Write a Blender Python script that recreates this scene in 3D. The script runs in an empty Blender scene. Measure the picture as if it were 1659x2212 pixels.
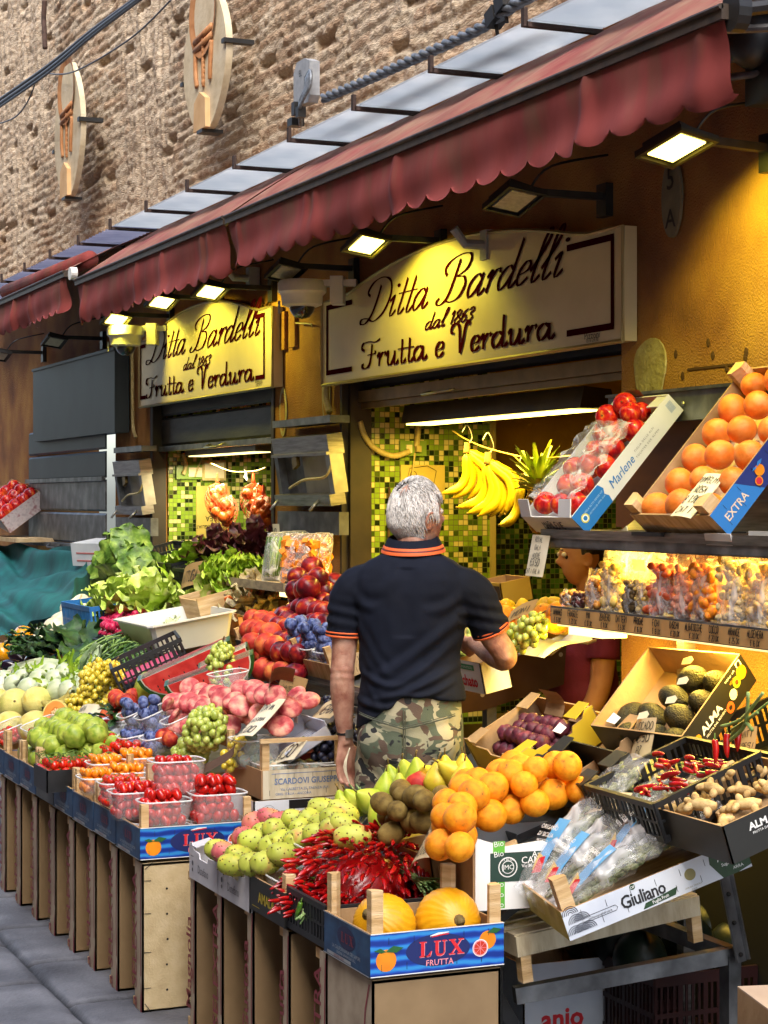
import bpy, math, random
import numpy as np
from mathutils import Matrix, Vector, noise
R=math.radians; random.seed(7)
sc=bpy.context.scene; COL=sc.collection
# ---------- camera model (street survey: pixel -> ray) ----------
FPX=4200.; HOR=1078.; CX=830.; CZ=1.72; CA,SA=math.cos(R(22.97)),math.sin(R(22.97))
def ray(px,py):
    t=(px-CX)/FPX; k=-(py-HOR)/FPX
    return Vector((-CA+t*SA, SA+t*CA, k))
def P(px,py,X=None,Y=None,Z=None,pl=None,d=None):
    r=ray(px,py); o=Vector((0,0,CZ))
    if X is not None: s=X/r.x
    elif Y is not None: s=Y/r.y
    elif Z is not None: s=(Z-CZ)/r.z
    elif d is not None: s=d
    else:
        z0,y0,m=pl   # z = z0 + m*(y-y0)
        s=(z0-m*y0-CZ)/(r.z-m*r.y)
    return o+r*s
PLA=(.62,1.9,.55); PLB=(.62,2.2,.62)
# ---------- bookkeeping ----------
def tag(o,label=None,cat=None,group=None,kind=None):
    if label: o['label']=label
    if cat: o['category']=cat
    if group: o['group']=group
    if kind: o['kind']=kind
    return o
def empty(name,M,label,cat,group=None):
    o=bpy.data.objects.new(name,None); COL.objects.link(o); o.empty_display_size=.05
    o.matrix_world=M if isinstance(M,Matrix) else Matrix.Translation(M)
    return tag(o,label,cat,group)
def copy(o,M=None,label=None,group=None,parent=None):
    c=o.copy(); COL.objects.link(c)
    if parent: c.parent=parent
    for ch in list(o.children): copy(ch,parent=c)
    if M is not None: c.matrix_world=M
    if label: c['label']=label
    if group: c['group']=group
    return c
def frame(A,B,C):
    """origin A, x towards B, y towards C, z up"""
    x=(B-A); L=x.length; x=x/L; y=(C-A); y=y-x*y.dot(x); W=y.length; y=y/W; z=x.cross(y)
    M=Matrix((x,y,z)).transposed().to_4x4(); M.translation=A
    return M,L,W
def T(x=0,y=0,z=0): return Matrix.Translation((x,y,z))
def RX(a): return Matrix.Rotation(R(a),4,'X')
def RY(a): return Matrix.Rotation(R(a),4,'Y')
def RZ(a): return Matrix.Rotation(R(a),4,'Z')
def S(x,y=None,z=None):
    y=x if y is None else y; z=x if z is None else z
    return Matrix.Diagonal((x,y,z,1))
# ---------- materials ----------
def hexc(h):
    h=h.lstrip('#'); c=[int(h[i:i+2],16)/255 for i in (0,2,4)]
    return [((v+.055)/1.055)**2.4 if v>.04045 else v/12.92 for v in c]+[1]
def col(c):
    if isinstance(c,str): return hexc(c)
    return list(c)+[1] if len(c)==3 else list(c)
MATS={}
def mat(name,cols,rough=.6,scale=8,detail=3,bump=0,bscale=None,metal=0,spec=.5,rand=0,pos=None,coord='Object',sss=0,coat=0,stretch=None,emit=0,alpha=None,wave=None,distort=0,sheen=0):
    if name in MATS: return MATS[name]
    m=bpy.data.materials.new(name); m.use_nodes=True; nt=m.node_tree; N=nt.nodes; Lk=nt.links
    b=N['Principled BSDF']; b.inputs['Roughness'].default_value=rough; b.inputs['Metallic'].default_value=metal
    b.inputs['Specular IOR Level'].default_value=spec
    if coat: b.inputs['Coat Weight'].default_value=coat; b.inputs['Coat Roughness'].default_value=.12
    if sheen: b.inputs['Sheen Weight'].default_value=sheen
    if sss: b.inputs['Subsurface Weight'].default_value=sss; b.inputs['Subsurface Radius'].default_value=(.02,.008,.004); b.inputs['Subsurface Scale'].default_value=.5
    if not isinstance(cols,list): cols=[cols]
    cols=[col(c) for c in cols]
    b.inputs['Base Color'].default_value=cols[0]
    vec=None
    if len(cols)>1 or bump:
        tc=N.new('ShaderNodeTexCoord'); vec=tc.outputs[coord]
        if stretch:
            mp=N.new('ShaderNodeMapping'); mp.inputs['Scale'].default_value=stretch; Lk.new(vec,mp.inputs[0]); vec=mp.outputs[0]
        if rand:
            oi=N.new('ShaderNodeObjectInfo'); mu=N.new('ShaderNodeMath'); mu.operation='MULTIPLY'; mu.inputs[1].default_value=37.; Lk.new(oi.outputs['Random'],mu.inputs[0])
            ad=N.new('ShaderNodeVectorMath'); ad.operation='ADD'; Lk.new(vec,ad.inputs[0]); Lk.new(mu.outputs[0],ad.inputs[1]); vec=ad.outputs[0]
    last=None
    if len(cols)>1:
        if wave:
            no=N.new('ShaderNodeTexWave'); no.bands_direction=wave; no.inputs['Scale'].default_value=scale; no.inputs['Distortion'].default_value=distort; no.inputs['Detail'].default_value=detail
        else:
            no=N.new('ShaderNodeTexNoise'); no.inputs['Scale'].default_value=scale; no.inputs['Detail'].default_value=detail; no.inputs['Distortion'].default_value=distort
        Lk.new(vec,no.inputs['Vector'])
        rp=N.new('ShaderNodeValToRGB'); e=rp.color_ramp.elements
        n=len(cols); pos=pos or [.3+.4*i/(n-1) for i in range(n)]
        e[0].position=pos[0]; e[0].color=cols[0]; e[1].position=pos[-1]; e[1].color=cols[-1]
        for i in range(1,n-1):
            q=e.new(pos[i]); q.color=cols[i]
        Lk.new(no.outputs[1 if wave else 0],rp.inputs[0]); last=rp.outputs[0]
        if rand:
            hs=N.new('ShaderNodeHueSaturation'); mr=N.new('ShaderNodeMapRange'); mr.inputs[3].default_value=1-rand; mr.inputs[4].default_value=1+rand
            Lk.new(oi.outputs['Random'],mr.inputs[0]); Lk.new(mr.outputs[0],hs.inputs['Value']); Lk.new(last,hs.inputs['Color']); last=hs.outputs[0]
        Lk.new(last,b.inputs['Base Color'])
    if bump:
        n2=N.new('ShaderNodeTexNoise'); n2.inputs['Scale'].default_value=bscale or scale*4; n2.inputs['Detail'].default_value=4; Lk.new(vec,n2.inputs['Vector'])
        bp=N.new('ShaderNodeBump'); bp.inputs['Strength'].default_value=min(1,bump); bp.inputs['Distance'].default_value=.01*max(1,bump); Lk.new(n2.outputs[0],bp.inputs['Height']); Lk.new(bp.outputs[0],b.inputs['Normal'])
    if emit: b.inputs['Emission Color'].default_value=cols[0]; b.inputs['Emission Strength'].default_value=emit
    if alpha is not None: b.inputs['Alpha'].default_value=alpha
    MATS[name]=m; return m
def clear(name,tint=(1,1,1),a=.8,rough=.08,wr=0,gl=(1,1,1)):
    """thin clear plastic / cling film / glass: transparent with a glossy skin"""
    if name in MATS: return MATS[name]
    m=bpy.data.materials.new(name); m.use_nodes=True; N=m.node_tree.nodes; Lk=m.node_tree.links
    N.remove(N['Principled BSDF']); o=N['Material Output']
    tr=N.new('ShaderNodeBsdfTransparent'); tr.inputs[0].default_value=col(tint)
    p=N.new('ShaderNodeBsdfPrincipled'); p.inputs['Base Color'].default_value=col(gl); p.inputs['Roughness'].default_value=rough; p.inputs['Specular IOR Level'].default_value=1.
    mx=N.new('ShaderNodeMixShader'); mx.inputs[0].default_value=1-a
    if wr:
        tc=N.new('ShaderNodeTexCoord'); no=N.new('ShaderNodeTexNoise'); no.inputs['Scale'].default_value=wr; no.inputs['Detail'].default_value=2; no.inputs['Distortion'].default_value=1.2
        Lk.new(tc.outputs['Object'],no.inputs['Vector']); bp=N.new('ShaderNodeBump'); bp.inputs['Strength'].default_value=.9; bp.inputs['Distance'].default_value=.03; Lk.new(no.outputs[0],bp.inputs['Height']); Lk.new(bp.outputs[0],p.inputs['Normal'])
        rp=N.new('ShaderNodeMapRange'); rp.inputs[1].default_value=.5; rp.inputs[2].default_value=.75; rp.inputs[3].default_value=(1-a)*.6; rp.inputs[4].default_value=min(1,(1-a)*2.6); Lk.new(no.outputs[0],rp.inputs[0]); Lk.new(rp.outputs[0],mx.inputs[0])
    Lk.new(tr.outputs[0],mx.inputs[1]); Lk.new(p.outputs[0],mx.inputs[2]); Lk.new(mx.outputs[0],o.inputs[0])
    MATS[name]=m; return m
# ---------- mesh builder ----------
_TXT={}
def text_geo(s,off=0.,space=1.,align='CENTER'):
    k=(s,off,space,align)
    if k not in _TXT:
        c=bpy.data.curves.new('t','FONT'); c.body=s; c.size=1; c.offset=off; c.space_character=space; c.align_x=align; c.resolution_u=2; c.fill_mode='FRONT'
        o=bpy.data.objects.new('t',c); me=bpy.data.meshes.new_from_object(o)
        _TXT[k]=([v.co.to_2d() for v in me.vertices],[tuple(p.vertices) for p in me.polygons])
        bpy.data.objects.remove(o); bpy.data.curves.remove(c); bpy.data.meshes.remove(me)
    return _TXT[k]
class MB:
    def __init__(s): s.v=[]; s.f=[]; s.m=[]; s.M=Matrix()
    def add(s,vs,fs,m=0,M=None):
        o=len(s.v); X=s.M@M if M is not None else s.M
        s.v+=[X@Vector(v) for v in vs]; s.f+=[tuple(o+i for i in f) for f in fs]; s.m+=[m]*len(fs); return s
    def box(s,x0,x1,y0,y1,z0,z1,m=0,M=None):
        return s.add([(x,y,z) for z in (z0,z1) for y in (y0,y1) for x in (x0,x1)],[(0,2,3,1),(4,5,7,6),(0,1,5,4),(2,6,7,3),(0,4,6,2),(1,3,7,5)],m,M)
    def bar(s,a,b,w,h=None,m=0):
        a=Vector(a); b=Vector(b); d=b-a; L=d.length; q=d.to_track_quat('Z','Y').to_matrix().to_4x4(); q.translation=a; h=h or w
        return s.box(-w/2,w/2,-h/2,h/2,0,L,m,q)
    def prism(s,pts,z0,z1,m=0,M=None,side=None):
        n=len(pts); vs=[(x,y,z0) for x,y in pts]+[(x,y,z1) for x,y in pts]
        s.add(vs,[tuple(range(n,2*n)),tuple(reversed(range(n)))],m,M)
        return s.add(vs,[(i,(i+1)%n,n+(i+1)%n,n+i) for i in range(n)],m if side is None else side,M)
    def poly(s,pts,m=0,M=None): return s.add([(x,y,0) for x,y in pts],[tuple(range(len(pts)))],m,M)
    def disc(s,x,y,r,m=0,M=None,n=14,ry=None):
        ry=ry or r
        return s.poly([(x+r*math.cos(2*math.pi*i/n),y+ry*math.sin(2*math.pi*i/n)) for i in range(n)],m,M)
    def tube(s,pts,r,n=8,m=0,cap=True,M=None,flat=1.,up=None):
        pts=[Vector(p) for p in pts]; k=len(pts); rs=r if isinstance(r,(list,tuple)) else [r]*k
        vs=[]; u=None
        for i,p in enumerate(pts):
            d=(pts[min(i+1,k-1)]-pts[max(i-1,0)]).normalized()
            if u is None: u=Vector(up) if up else (Vector((0,0,1)) if abs(d.z)<.9 else Vector((1,0,0)))
            u=(u-d*u.dot(d)); u=u.normalized() if u.length>1e-6 else d.orthogonal().normalized(); w=d.cross(u)
            for j in range(n):
                a=2*math.pi*j/n; vs.append(p+(w*math.cos(a)+u*math.sin(a)*flat)*rs[i])
        fs=[(i*n+j,i*n+(j+1)%n,(i+1)*n+(j+1)%n,(i+1)*n+j) for i in range(k-1) for j in range(n)]
        if cap: fs+=[tuple(reversed(range(n))),tuple((k-1)*n+j for j in range(n))]
        return s.add(vs,fs,m,M)
    def loft(s,rings,m=0,M=None,cap=True):
        n=len(rings[0]); k=len(rings); vs=[p for r in rings for p in r]
        fs=[(i*n+j,i*n+(j+1)%n,(i+1)*n+(j+1)%n,(i+1)*n+j) for i in range(k-1) for j in range(n)]
        if cap: fs+=[tuple(reversed(range(n))),tuple((k-1)*n+j for j in range(n))]
        return s.add(vs,fs,m,M)
    def lathe(s,prof,n=16,m=0,M=None,fn=None):
        rings=[]
        for r,z in prof:
            rg=[]
            for j in range(n):
                a=2*math.pi*j/n; p=(r*math.cos(a),r*math.sin(a),z); rg.append(fn(p,a) if fn else p)
            rings.append(rg)
        return s.loft(rings,m,M)
    def grid(s,fn,nu,nv,m=0,M=None):
        vs=[fn(i/nu,j/nv) for j in range(nv+1) for i in range(nu+1)]; w=nu+1
        return s.add(vs,[(j*w+i,j*w+i+1,(j+1)*w+i+1,(j+1)*w+i) for j in range(nv) for i in range(nu)],m,M)
    def ball(s,c,r,m=0,n=10,k=7,sc=(1,1,1),M=None,fn=None):
        pr=[(max(.001,math.sin(math.pi*i/k)),-math.cos(math.pi*i/k)) for i in range(k+1)]
        X=T(*c)@(M or Matrix())@S(r*sc[0],r*sc[1],r*sc[2]); return s.lathe(pr,n,m,X,fn)
    def text(s,t,x,y,size,m=0,M=None,off=0.,space=1.,align='CENTER',sx=1.,rot=0,z=0):
        vs,fs=text_geo(t,off,space,align); X=(M or Matrix())@T(x,y,z)@RZ(rot)@S(size*sx,size,1)
        return s.add([(a.x,a.y,0) for a in vs],fs,m,X)
    def stroke(s,pts,w,m=0,M=None,z=0.):
        """flat ribbon along 2-D points; w width or list"""
        k=len(pts); ws=w if isinstance(w,list) else [w]*k; vs=[]
        for i in range(k):
            a=Vector(pts[max(i-1,0)]); b=Vector(pts[min(i+1,k-1)]); d=(b-a)
            d=d.normalized() if d.length>1e-9 else Vector((1,0)); nrm=Vector((-d.y,d.x))*ws[i]/2; p=Vector(pts[i])
            vs+=[(p.x+nrm.x,p.y+nrm.y,z),(p.x-nrm.x,p.y-nrm.y,z)]
        return s.add(vs,[(2*i,2*i+1,2*i+3,2*i+2) for i in range(k-1)],m,M)
    def out(s,name,mats,parent=None,smooth=False,M=None,label=None,cat=None,group=None,kind=None,auto=None):
        me=bpy.data.meshes.new(name); me.from_pydata([tuple(v) for v in s.v],[],s.f)
        for q in (mats if isinstance(mats,list) else [mats]): me.materials.append(q)
        me.polygons.foreach_set('material_index',s.m)
        if smooth: me.polygons.foreach_set('use_smooth',[True]*len(s.f))
        if smooth and auto: me.set_sharp_from_angle(angle=R(auto))
        me.update(); o=bpy.data.objects.new(name,me); COL.objects.link(o)
        if parent: o.parent=parent
        if M is not None: o.matrix_local=M
        return tag(o,label,cat,group,kind)
def cr(pts,n=6):
    """Catmull-Rom through points"""
    pts=[Vector(p) for p in pts]; out=[]
    for i in range(len(pts)-1):
        p0=pts[max(i-1,0)]; p1=pts[i]; p2=pts[i+1]; p3=pts[min(i+2,len(pts)-1)]
        for k in range(n):
            t=k/n; out.append(.5*((2*p1)+(p2-p0)*t+(2*p0-5*p1+4*p2-p3)*t*t+(3*p1-p0-3*p2+p3)*t**3))
    return out+[pts[-1]]
# ---------- hand lettering ----------
HW={}
for ln in """A 002640 1333|B 00062635342303 032342412000|C 4536160501103041|D 00062644422000|E 46060040 0333|F 460600 0333|G 45361605011030414323|H 0600 4640 0343|I 2620|J 4641301001|K 0600 460340|L 060040|M 0006234640|N 00064046|O 160501103041453616|P 00063645443303|Q 160501103041453616 2240|R 00063645443303 2340|S 451605041333424130100 1|T 0646 2620|U 060110304146|V 062046|W 0610233046|X 0640 4600|Y 062346 2320|Z 06460040|0 160501103041453616|1 152620|2 05163645440040|3 05163645443323 334241301001|4 360242 3430|5 46060333424130 00|6 361502011030414233 1302|7 064610|8 160504133342413010010213 3344453616|9 103144453616050413 3344|€ 453626141220 3041 0333 0434|, 1100|. 1011|- 1333|/ 0046""".split('|'):
    ch,rest=ln[0],ln[2:]
    if ch=='S': rest='454616050413334241301001'
    if ch=='5': rest='4606033342413000'
    if ch=='6': rest='3615020110304142331302'
    if ch=='9': rest='103144453616050413 3344'
    if ch=='€': rest='4536261412203041 0333 0434'
    HW[ch]=[[(int(q[i])/6,int(q[i+1])/6) for i in range(0,len(q)-1,2)] for q in rest.split()]
def hand(mb,s,x,y,h,m,M=None,w=None,seed=1,sx=.8,slant=.12,z=0):
    rr=random.Random(seed); w=w or h*.13; tot=sum((1.0 if c!=' ' else .6) for c in s)*h*sx*.95; cx=x-tot/2
    for c in s.upper():
        if c==' ': cx+=h*sx*.6; continue
        j=lambda: rr.uniform(-.04,.04)*h
        dy=j()
        for st in HW.get(c,[]):
            pts=[(cx+(a*sx+b*slant)*h+j(),y+b*h+dy+j()) for a,b in st]
            mb.stroke(cr([(p[0],p[1],0) for p in pts],2) and [(q.x,q.y) for q in cr([(p[0],p[1],0) for p in pts],2)],w,m,M,z)
        cx+=h*sx*(.5 if c in 'I1,.' else .95)
# pointed-pen script for the shop signs
SG={'i':[[(0,.75),(.18,1),(.2,.85),(.2,.15),(.32,0),(.5,.25)]],
't':[[(.2,1.75),(.2,.9),(.2,.15),(.33,0),(.5,.25)],[(-.08,1.05),(.5,1.05)]],
'a':[[(.55,.82),(.33,1),(.08,.7),(.05,.3),(.2,0),(.42,.2),(.57,.6)],[(.59,1),(.59,.5),(.59,.15),(.7,0),(.88,.25)]],
'r':[[(0,.7),(.14,1),(.17,.85),(.17,.4),(.17,0)],[(.17,.5),(.33,.93),(.5,1.0),(.57,.8)]],
'u':[[(0,.75),(.14,1),(.16,.85),(.16,.2),(.3,0),(.45,.2),(.57,.6)],[(.59,1),(.59,.5),(.59,.15),(.7,0),(.88,.25)]],
'e':[[(.08,.45),(.42,.62),(.44,.9),(.25,1),(.06,.65),(.07,.2),(.25,0),(.52,.28)]],
'l':[[(0,.5),(.33,1.4),(.42,2.0),(.32,2.2),(.2,1.8),(.18,1),(.18,.2),(.3,0),(.5,.25)]],
'd':[[(.55,.82),(.33,1),(.08,.7),(.05,.3),(.2,0),(.42,.2),(.57,.6)],[(.59,2.1),(.59,1),(.59,.15),(.7,0),(.88,.25)]],
'D':[[(.62,1.75),(.62,1.0),(.52,.25),(.25,-.12),(-.05,-.05),(.0,.15),(.35,.12),(.8,-.08),(1.25,.3),(1.4,1.1),(1.15,1.85),(.6,2.15),(.1,2.0),(-.1,1.55),(.12,1.3)]],
'B':[[(.62,1.95),(.6,1.0),(.52,.25),(.25,-.05),(.0,.08),(.1,.3)],[(.15,1.3),(-.05,1.65),(.15,2.0),(.6,2.18),(1.05,2.1),(1.2,1.8),(1.1,1.4),(.7,1.15)],[(.7,1.15),(1.1,1.05),(1.28,.65),(1.15,.15),(.8,-.02),(.5,.08)]],
'F':[[(.6,1.8),(.57,.9),(.45,.2),(.15,0),(-.05,.2),(.08,.35)],[(.1,1.35),(-.12,1.6),(0,1.95),(.4,2.02),(.8,1.92),(1.15,2.1)],[(.3,1.0),(.8,1.05),(.85,1.25)]],
'V':[[(.02,1.45),(-.15,1.6),(-.1,1.95),(.12,2.1),(.3,1.85),(.36,1.1),(.42,0)],[(.42,0),(.56,.9),(.64,1.7),(.78,2.1),(.92,1.9)]],
'1':[[(0,1.2),(.2,1.6),(.2,.8),(.2,0)]],'8':[[(.3,.85),(.08,1.2),(.3,1.6),(.52,1.25),(.3,.85),(.03,.4),(.3,0),(.6,.38),(.3,.85)]],
'6':[[(.5,1.5),(.2,1.2),(.05,.5),(.25,0),(.52,.35),(.35,.85),(.1,.6)]],'3':[[(.03,1.3),(.28,1.6),(.5,1.25),(.22,.88),(.52,.42),(.25,0),(0,.28)]]}
ADV={'i':.48,'t':.48,'a':.86,'r':.6,'u':.86,'e':.55,'l':.48,'d':.86,'D':1.5,'B':1.5,'F':1.0,'V':1.0,'1':.45,'8':.7,'6':.65,'3':.65,' ':.5}
def sign_text(mb,s,x0,x1,y0,y1,xh,m,M,slant=.35,thick=.17,thin=.035,track=1.):
    """fit text between x0..x1; baseline runs y0..y1"""
    tot=sum(ADV[c]*track for c in s); kx=(x1-x0)/tot; cx=0
    for c in s:
        for st in SG.get(c,[]):
            pts=cr([(a,b,0) for a,b in st],7); q=[]; ws=[]
            for i,p in enumerate(pts):
                X=x0+(cx+p.x+slant*p.y)*kx; q.append((X,y0+(y1-y0)*(X-x0)/(x1-x0)+p.y*xh))
            for i in range(len(q)):
                a=Vector(q[max(i-1,0)]); b=Vector(q[min(i+1,len(q)-1)]); d=b-a
                dn=abs(d.y)/xh/max(1e-6,math.hypot(d.x/kx,d.y/xh)); ws.append((thin+(thick-thin)*max(0,dn-.35)/.65)*kx*1.0)
            zz=getattr(mb,'zz',0)+.00003; mb.zz=zz; mb.stroke(q,ws,m,M,zz)
        if c=='i': mb.disc(x0+(cx+.25+slant*1.5)*kx,y0+(y1-y0)*cx/tot+1.5*xh,.1*kx,m,M,10,.1*xh)
        cx+=ADV[c]*track
# ================= materials =================
YF=3.5
M_och=mat('ochre_plaster',['#6d4524','#8f6030','#a3763a','#b5883f'],rough=.9,scale=2.6,detail=12,bump=.9,bscale=130,pos=[.3,.46,.6,.75])
M_brick=mat('old_brick',['#a28c74','#baa890','#cabba4','#b09a82','#d2c6b2'],rough=.95,scale=9,detail=12,bump=1,bscale=55,pos=[.25,.42,.52,.6,.75],stretch=(.8,1,2.2))
M_stone=mat('paving_stone',['#3c3d43','#585a61','#74767d'],rough=.7,scale=3.5,detail=9,bump=.5,bscale=60)
def brickmat():
    m=M_brick; N=m.node_tree.nodes; L=m.node_tree.links; b=N['Principled BSDF']; cur=b.inputs['Base Color'].links[0].from_socket
    a=N.new('ShaderNodeAttribute'); a.attribute_name='tone'; rp=N.new('ShaderNodeValToRGB'); e=rp.color_ramp.elements; e[0].color=(.72,.60,.52,1); e[1].color=(1.12,1.08,1,1); q=e.new(.3); q.color=(.92,.80,.70,1); q=e.new(.65); q.color=(1,1,1,1); L.new(a.outputs['Fac'],rp.inputs[0])
    mu=N.new('ShaderNodeMix'); mu.data_type='RGBA'; mu.blend_type='MULTIPLY'; mu.inputs[0].default_value=1; L.new(cur,mu.inputs[6]); L.new(rp.outputs[0],mu.inputs[7])
    a2=N.new('ShaderNodeAttribute'); a2.attribute_name='mort'; mx=N.new('ShaderNodeMix'); mx.data_type='RGBA'; L.new(a2.outputs['Fac'],mx.inputs[0]); L.new(mu.outputs[2],mx.inputs[6]); mx.inputs[7].default_value=hexc('#b5a68e'); L.new(mx.outputs[2],b.inputs['Base Color'])
brickmat()
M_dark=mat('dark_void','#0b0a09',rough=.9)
M_shut=mat('shutter_steel',['#2a2c2e','#393b3d','#46484a'],rough=.55,scale=3,detail=8,metal=.35,bump=.15,bscale=12,stretch=(1,1,5))
M_slate=mat('slate_panel',['#2c3336','#3a4447'],rough=.5,scale=2,metal=.2)
M_steel=mat('brushed_steel',['#6a6862','#8b8983','#a3a19b'],rough=.32,scale=6,detail=6,metal=.85,bump=.1,bscale=40,stretch=(1,1,12))
M_steel2=mat('worn_steel',['#4c4d4e','#6c6e70','#8e9192'],rough=.45,scale=9,detail=8,metal=.7)
M_alu=mat('aluminium',['#8f8d86','#aaa8a0'],rough=.4,scale=12,metal=.8)
M_blk=mat('black_metal',['#141414','#242424'],rough=.45,scale=20)
M_sign=mat('sign_cream',['#b5a57c','#c4b68e','#cdbf99'],rough=.42,scale=2.4,detail=7,pos=[.25,.5,.7])
M_signt=mat('sign_maroon','#34060e',rough=1,spec=0)
M_white=mat('white_plastic',['#cfd0ca','#dcdcd6'],rough=.4,scale=20)
M_grey=mat('grey_plastic',['#8b9096','#a5a9ad'],rough=.5,scale=15)
M_cable=mat('cable_grey',['#3b4047','#565c64'],rough=.5,scale=60)
M_cablew=mat('cable_cream',['#a8985f','#bdae7c'],rough=.5,scale=60)
M_wood=mat('raw_wood',['#b08a56','#c9a673','#dcc094'],rough=.7,scale=6,detail=7,stretch=(1,1,9),bump=.3,bscale=40,rand=.08)
M_woodx=mat('pale_board',['#a98c62','#c4a97d','#d6c19a'],rough=.75,scale=5,detail=8,stretch=(9,2,2),bump=.25,bscale=30,rand=.08)
M_kraft=mat('kraft_card',['#8a6a45','#a08058','#af9068'],rough=.85,scale=7,detail=6,bump=.15,bscale=60)
M_chip=mat('chipboard',['#b5a078','#bfab82','#c6b38c'],rough=.8,scale=22,detail=6,bump=.2,bscale=140)
M_emy=mat('lamp_glow',(1,.76,.14),emit=2.6)
M_emw=mat('led_glow',(1,.82,.30),emit=1)
M_led=mat('led_off',['#a8a48c','#c8c4ac'],rough=.3,scale=60)
def awn_mat(n,gs,gc='#5d5138'):
    m=mat(n,['#64221f','#7d302c','#934440'],rough=.85,scale=3,detail=7,bump=.12,bscale=26,stretch=(1,1,.5),sheen=0)
    N=m.node_tree.nodes; L=m.node_tree.links; b=N['Principled BSDF']; src=b.inputs['Base Color'].links[0].from_socket
    tc=N.new('ShaderNodeTexCoord'); mp=N.new('ShaderNodeMapping'); mp.inputs['Scale'].default_value=(4,4,1.2); L.new(tc.outputs['Object'],mp.inputs[0])
    no=N.new('ShaderNodeTexNoise'); no.inputs['Scale'].default_value=1.6; no.inputs['Detail'].default_value=8; no.inputs['Distortion'].default_value=.6; L.new(mp.outputs[0],no.inputs[0])
    sx=N.new('ShaderNodeSeparateXYZ'); L.new(tc.outputs['Object'],sx.inputs[0])   # grime washes down from the roller: z of the cloth
    mr=N.new('ShaderNodeMapRange'); mr.inputs[1].default_value=-.24; mr.inputs[2].default_value=.0; mr.inputs[3].default_value=-.22; mr.inputs[4].default_value=gs; L.new(sx.outputs['Z'],mr.inputs[0])
    ad=N.new('ShaderNodeMath'); L.new(no.outputs[0],ad.inputs[0]); L.new(mr.outputs[0],ad.inputs[1])
    rp=N.new('ShaderNodeValToRGB'); rp.color_ramp.elements[0].position=.42; rp.color_ramp.elements[0].color=(0,0,0,1); rp.color_ramp.elements[1].position=.85; rp.color_ramp.elements[1].color=(.85,.85,.85,1); L.new(ad.outputs[0],rp.inputs[0])
    mx=N.new('ShaderNodeMix'); mx.data_type='RGBA'; L.new(rp.outputs[0],mx.inputs[0]); L.new(src,mx.inputs[6]); mx.inputs[7].default_value=hexc(gc); L.new(mx.outputs[2],b.inputs['Base Color'])
    return m
M_awn=awn_mat('awning_valance',.03); M_awt=awn_mat('awning_cloth',.13,'#8d7058')
def mosaic_mat(name,pal):
    m=bpy.data.materials.new(name); m.use_nodes=True; N=m.node_tree.nodes; L=m.node_tree.links; b=N['Principled BSDF']
    tc=N.new('ShaderNodeTexCoord'); sp=N.new('ShaderNodeVectorMath'); sp.operation='SCALE'; sp.inputs['Scale'].default_value=1/.0265; L.new(tc.outputs['Object'],sp.inputs[0])
    fl=N.new('ShaderNodeVectorMath'); fl.operation='FLOOR'; L.new(sp.outputs[0],fl.inputs[0]); fr=N.new('ShaderNodeVectorMath'); fr.operation='FRACTION'; L.new(sp.outputs[0],fr.inputs[0])
    sx0=N.new('ShaderNodeSeparateXYZ'); L.new(fl.outputs[0],sx0.inputs[0]); cb=N.new('ShaderNodeCombineXYZ'); L.new(sx0.outputs[1],cb.inputs[1]); L.new(sx0.outputs[2],cb.inputs[2])
    wn=N.new('ShaderNodeTexWhiteNoise'); L.new(cb.outputs[0],wn.inputs[0])
    rp=N.new('ShaderNodeValToRGB'); rp.color_ramp.interpolation='CONSTANT'; e=rp.color_ramp.elements
    e[0].position=0; e[0].color=hexc(pal[0][1]); e[1].position=pal[1][0]; e[1].color=hexc(pal[1][1])
    for p_,c_ in pal[2:]:
        q=e.new(p_); q.color=hexc(c_)
    L.new(wn.outputs['Value'],rp.inputs[0])
    sx=N.new('ShaderNodeSeparateXYZ'); L.new(fr.outputs[0],sx.inputs[0]); g=None
    for k in (1,2):
        a=N.new('ShaderNodeMath'); a.operation='SUBTRACT'; a.inputs[1].default_value=.5; L.new(sx.outputs[k],a.inputs[0])
        c=N.new('ShaderNodeMath'); c.operation='ABSOLUTE'; L.new(a.outputs[0],c.inputs[0])
        if g is None: g=c
        else:
            mxx=N.new('ShaderNodeMath'); mxx.operation='MAXIMUM'; L.new(g.outputs[0],mxx.inputs[0]); L.new(c.outputs[0],mxx.inputs[1]); g=mxx
    gt=N.new('ShaderNodeMapRange'); gt.inputs[1].default_value=.43; gt.inputs[2].default_value=.455; L.new(g.outputs[0],gt.inputs[0])
    mx=N.new('ShaderNodeMix'); mx.data_type='RGBA'; L.new(gt.outputs[0],mx.inputs[0]); L.new(rp.outputs[0],mx.inputs[6]); mx.inputs[7].default_value=hexc('#5f6636'); L.new(mx.outputs[2],b.inputs['Base Color'])
    b.inputs['Roughness'].default_value=.22
    r2=N.new('ShaderNodeMapRange'); r2.inputs[3].default_value=.2; r2.inputs[4].default_value=.8; L.new(gt.outputs[0],r2.inputs[0]); L.new(r2.outputs[0],b.inputs['Roughness'])
    bp=N.new('ShaderNodeBump'); bp.invert=True; bp.inputs['Strength'].default_value=.6; bp.inputs['Distance'].default_value=.003; L.new(gt.outputs[0],bp.inputs['Height']); L.new(bp.outputs[0],b.inputs['Normal'])
    return m
M_mos=mosaic_mat('mosaic_tiles',[(0,'#1d2a12'),(.17,'#41561c'),(.27,'#7c9a34'),(.62,'#8aa63c'),(.74,'#cfc58c')])
M_mosd=mosaic_mat('mosaic_tiles_green',[(0,'#16240f'),(.38,'#2d5419'),(.62,'#48702a'),(.82,'#8d9a5c')])
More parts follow.
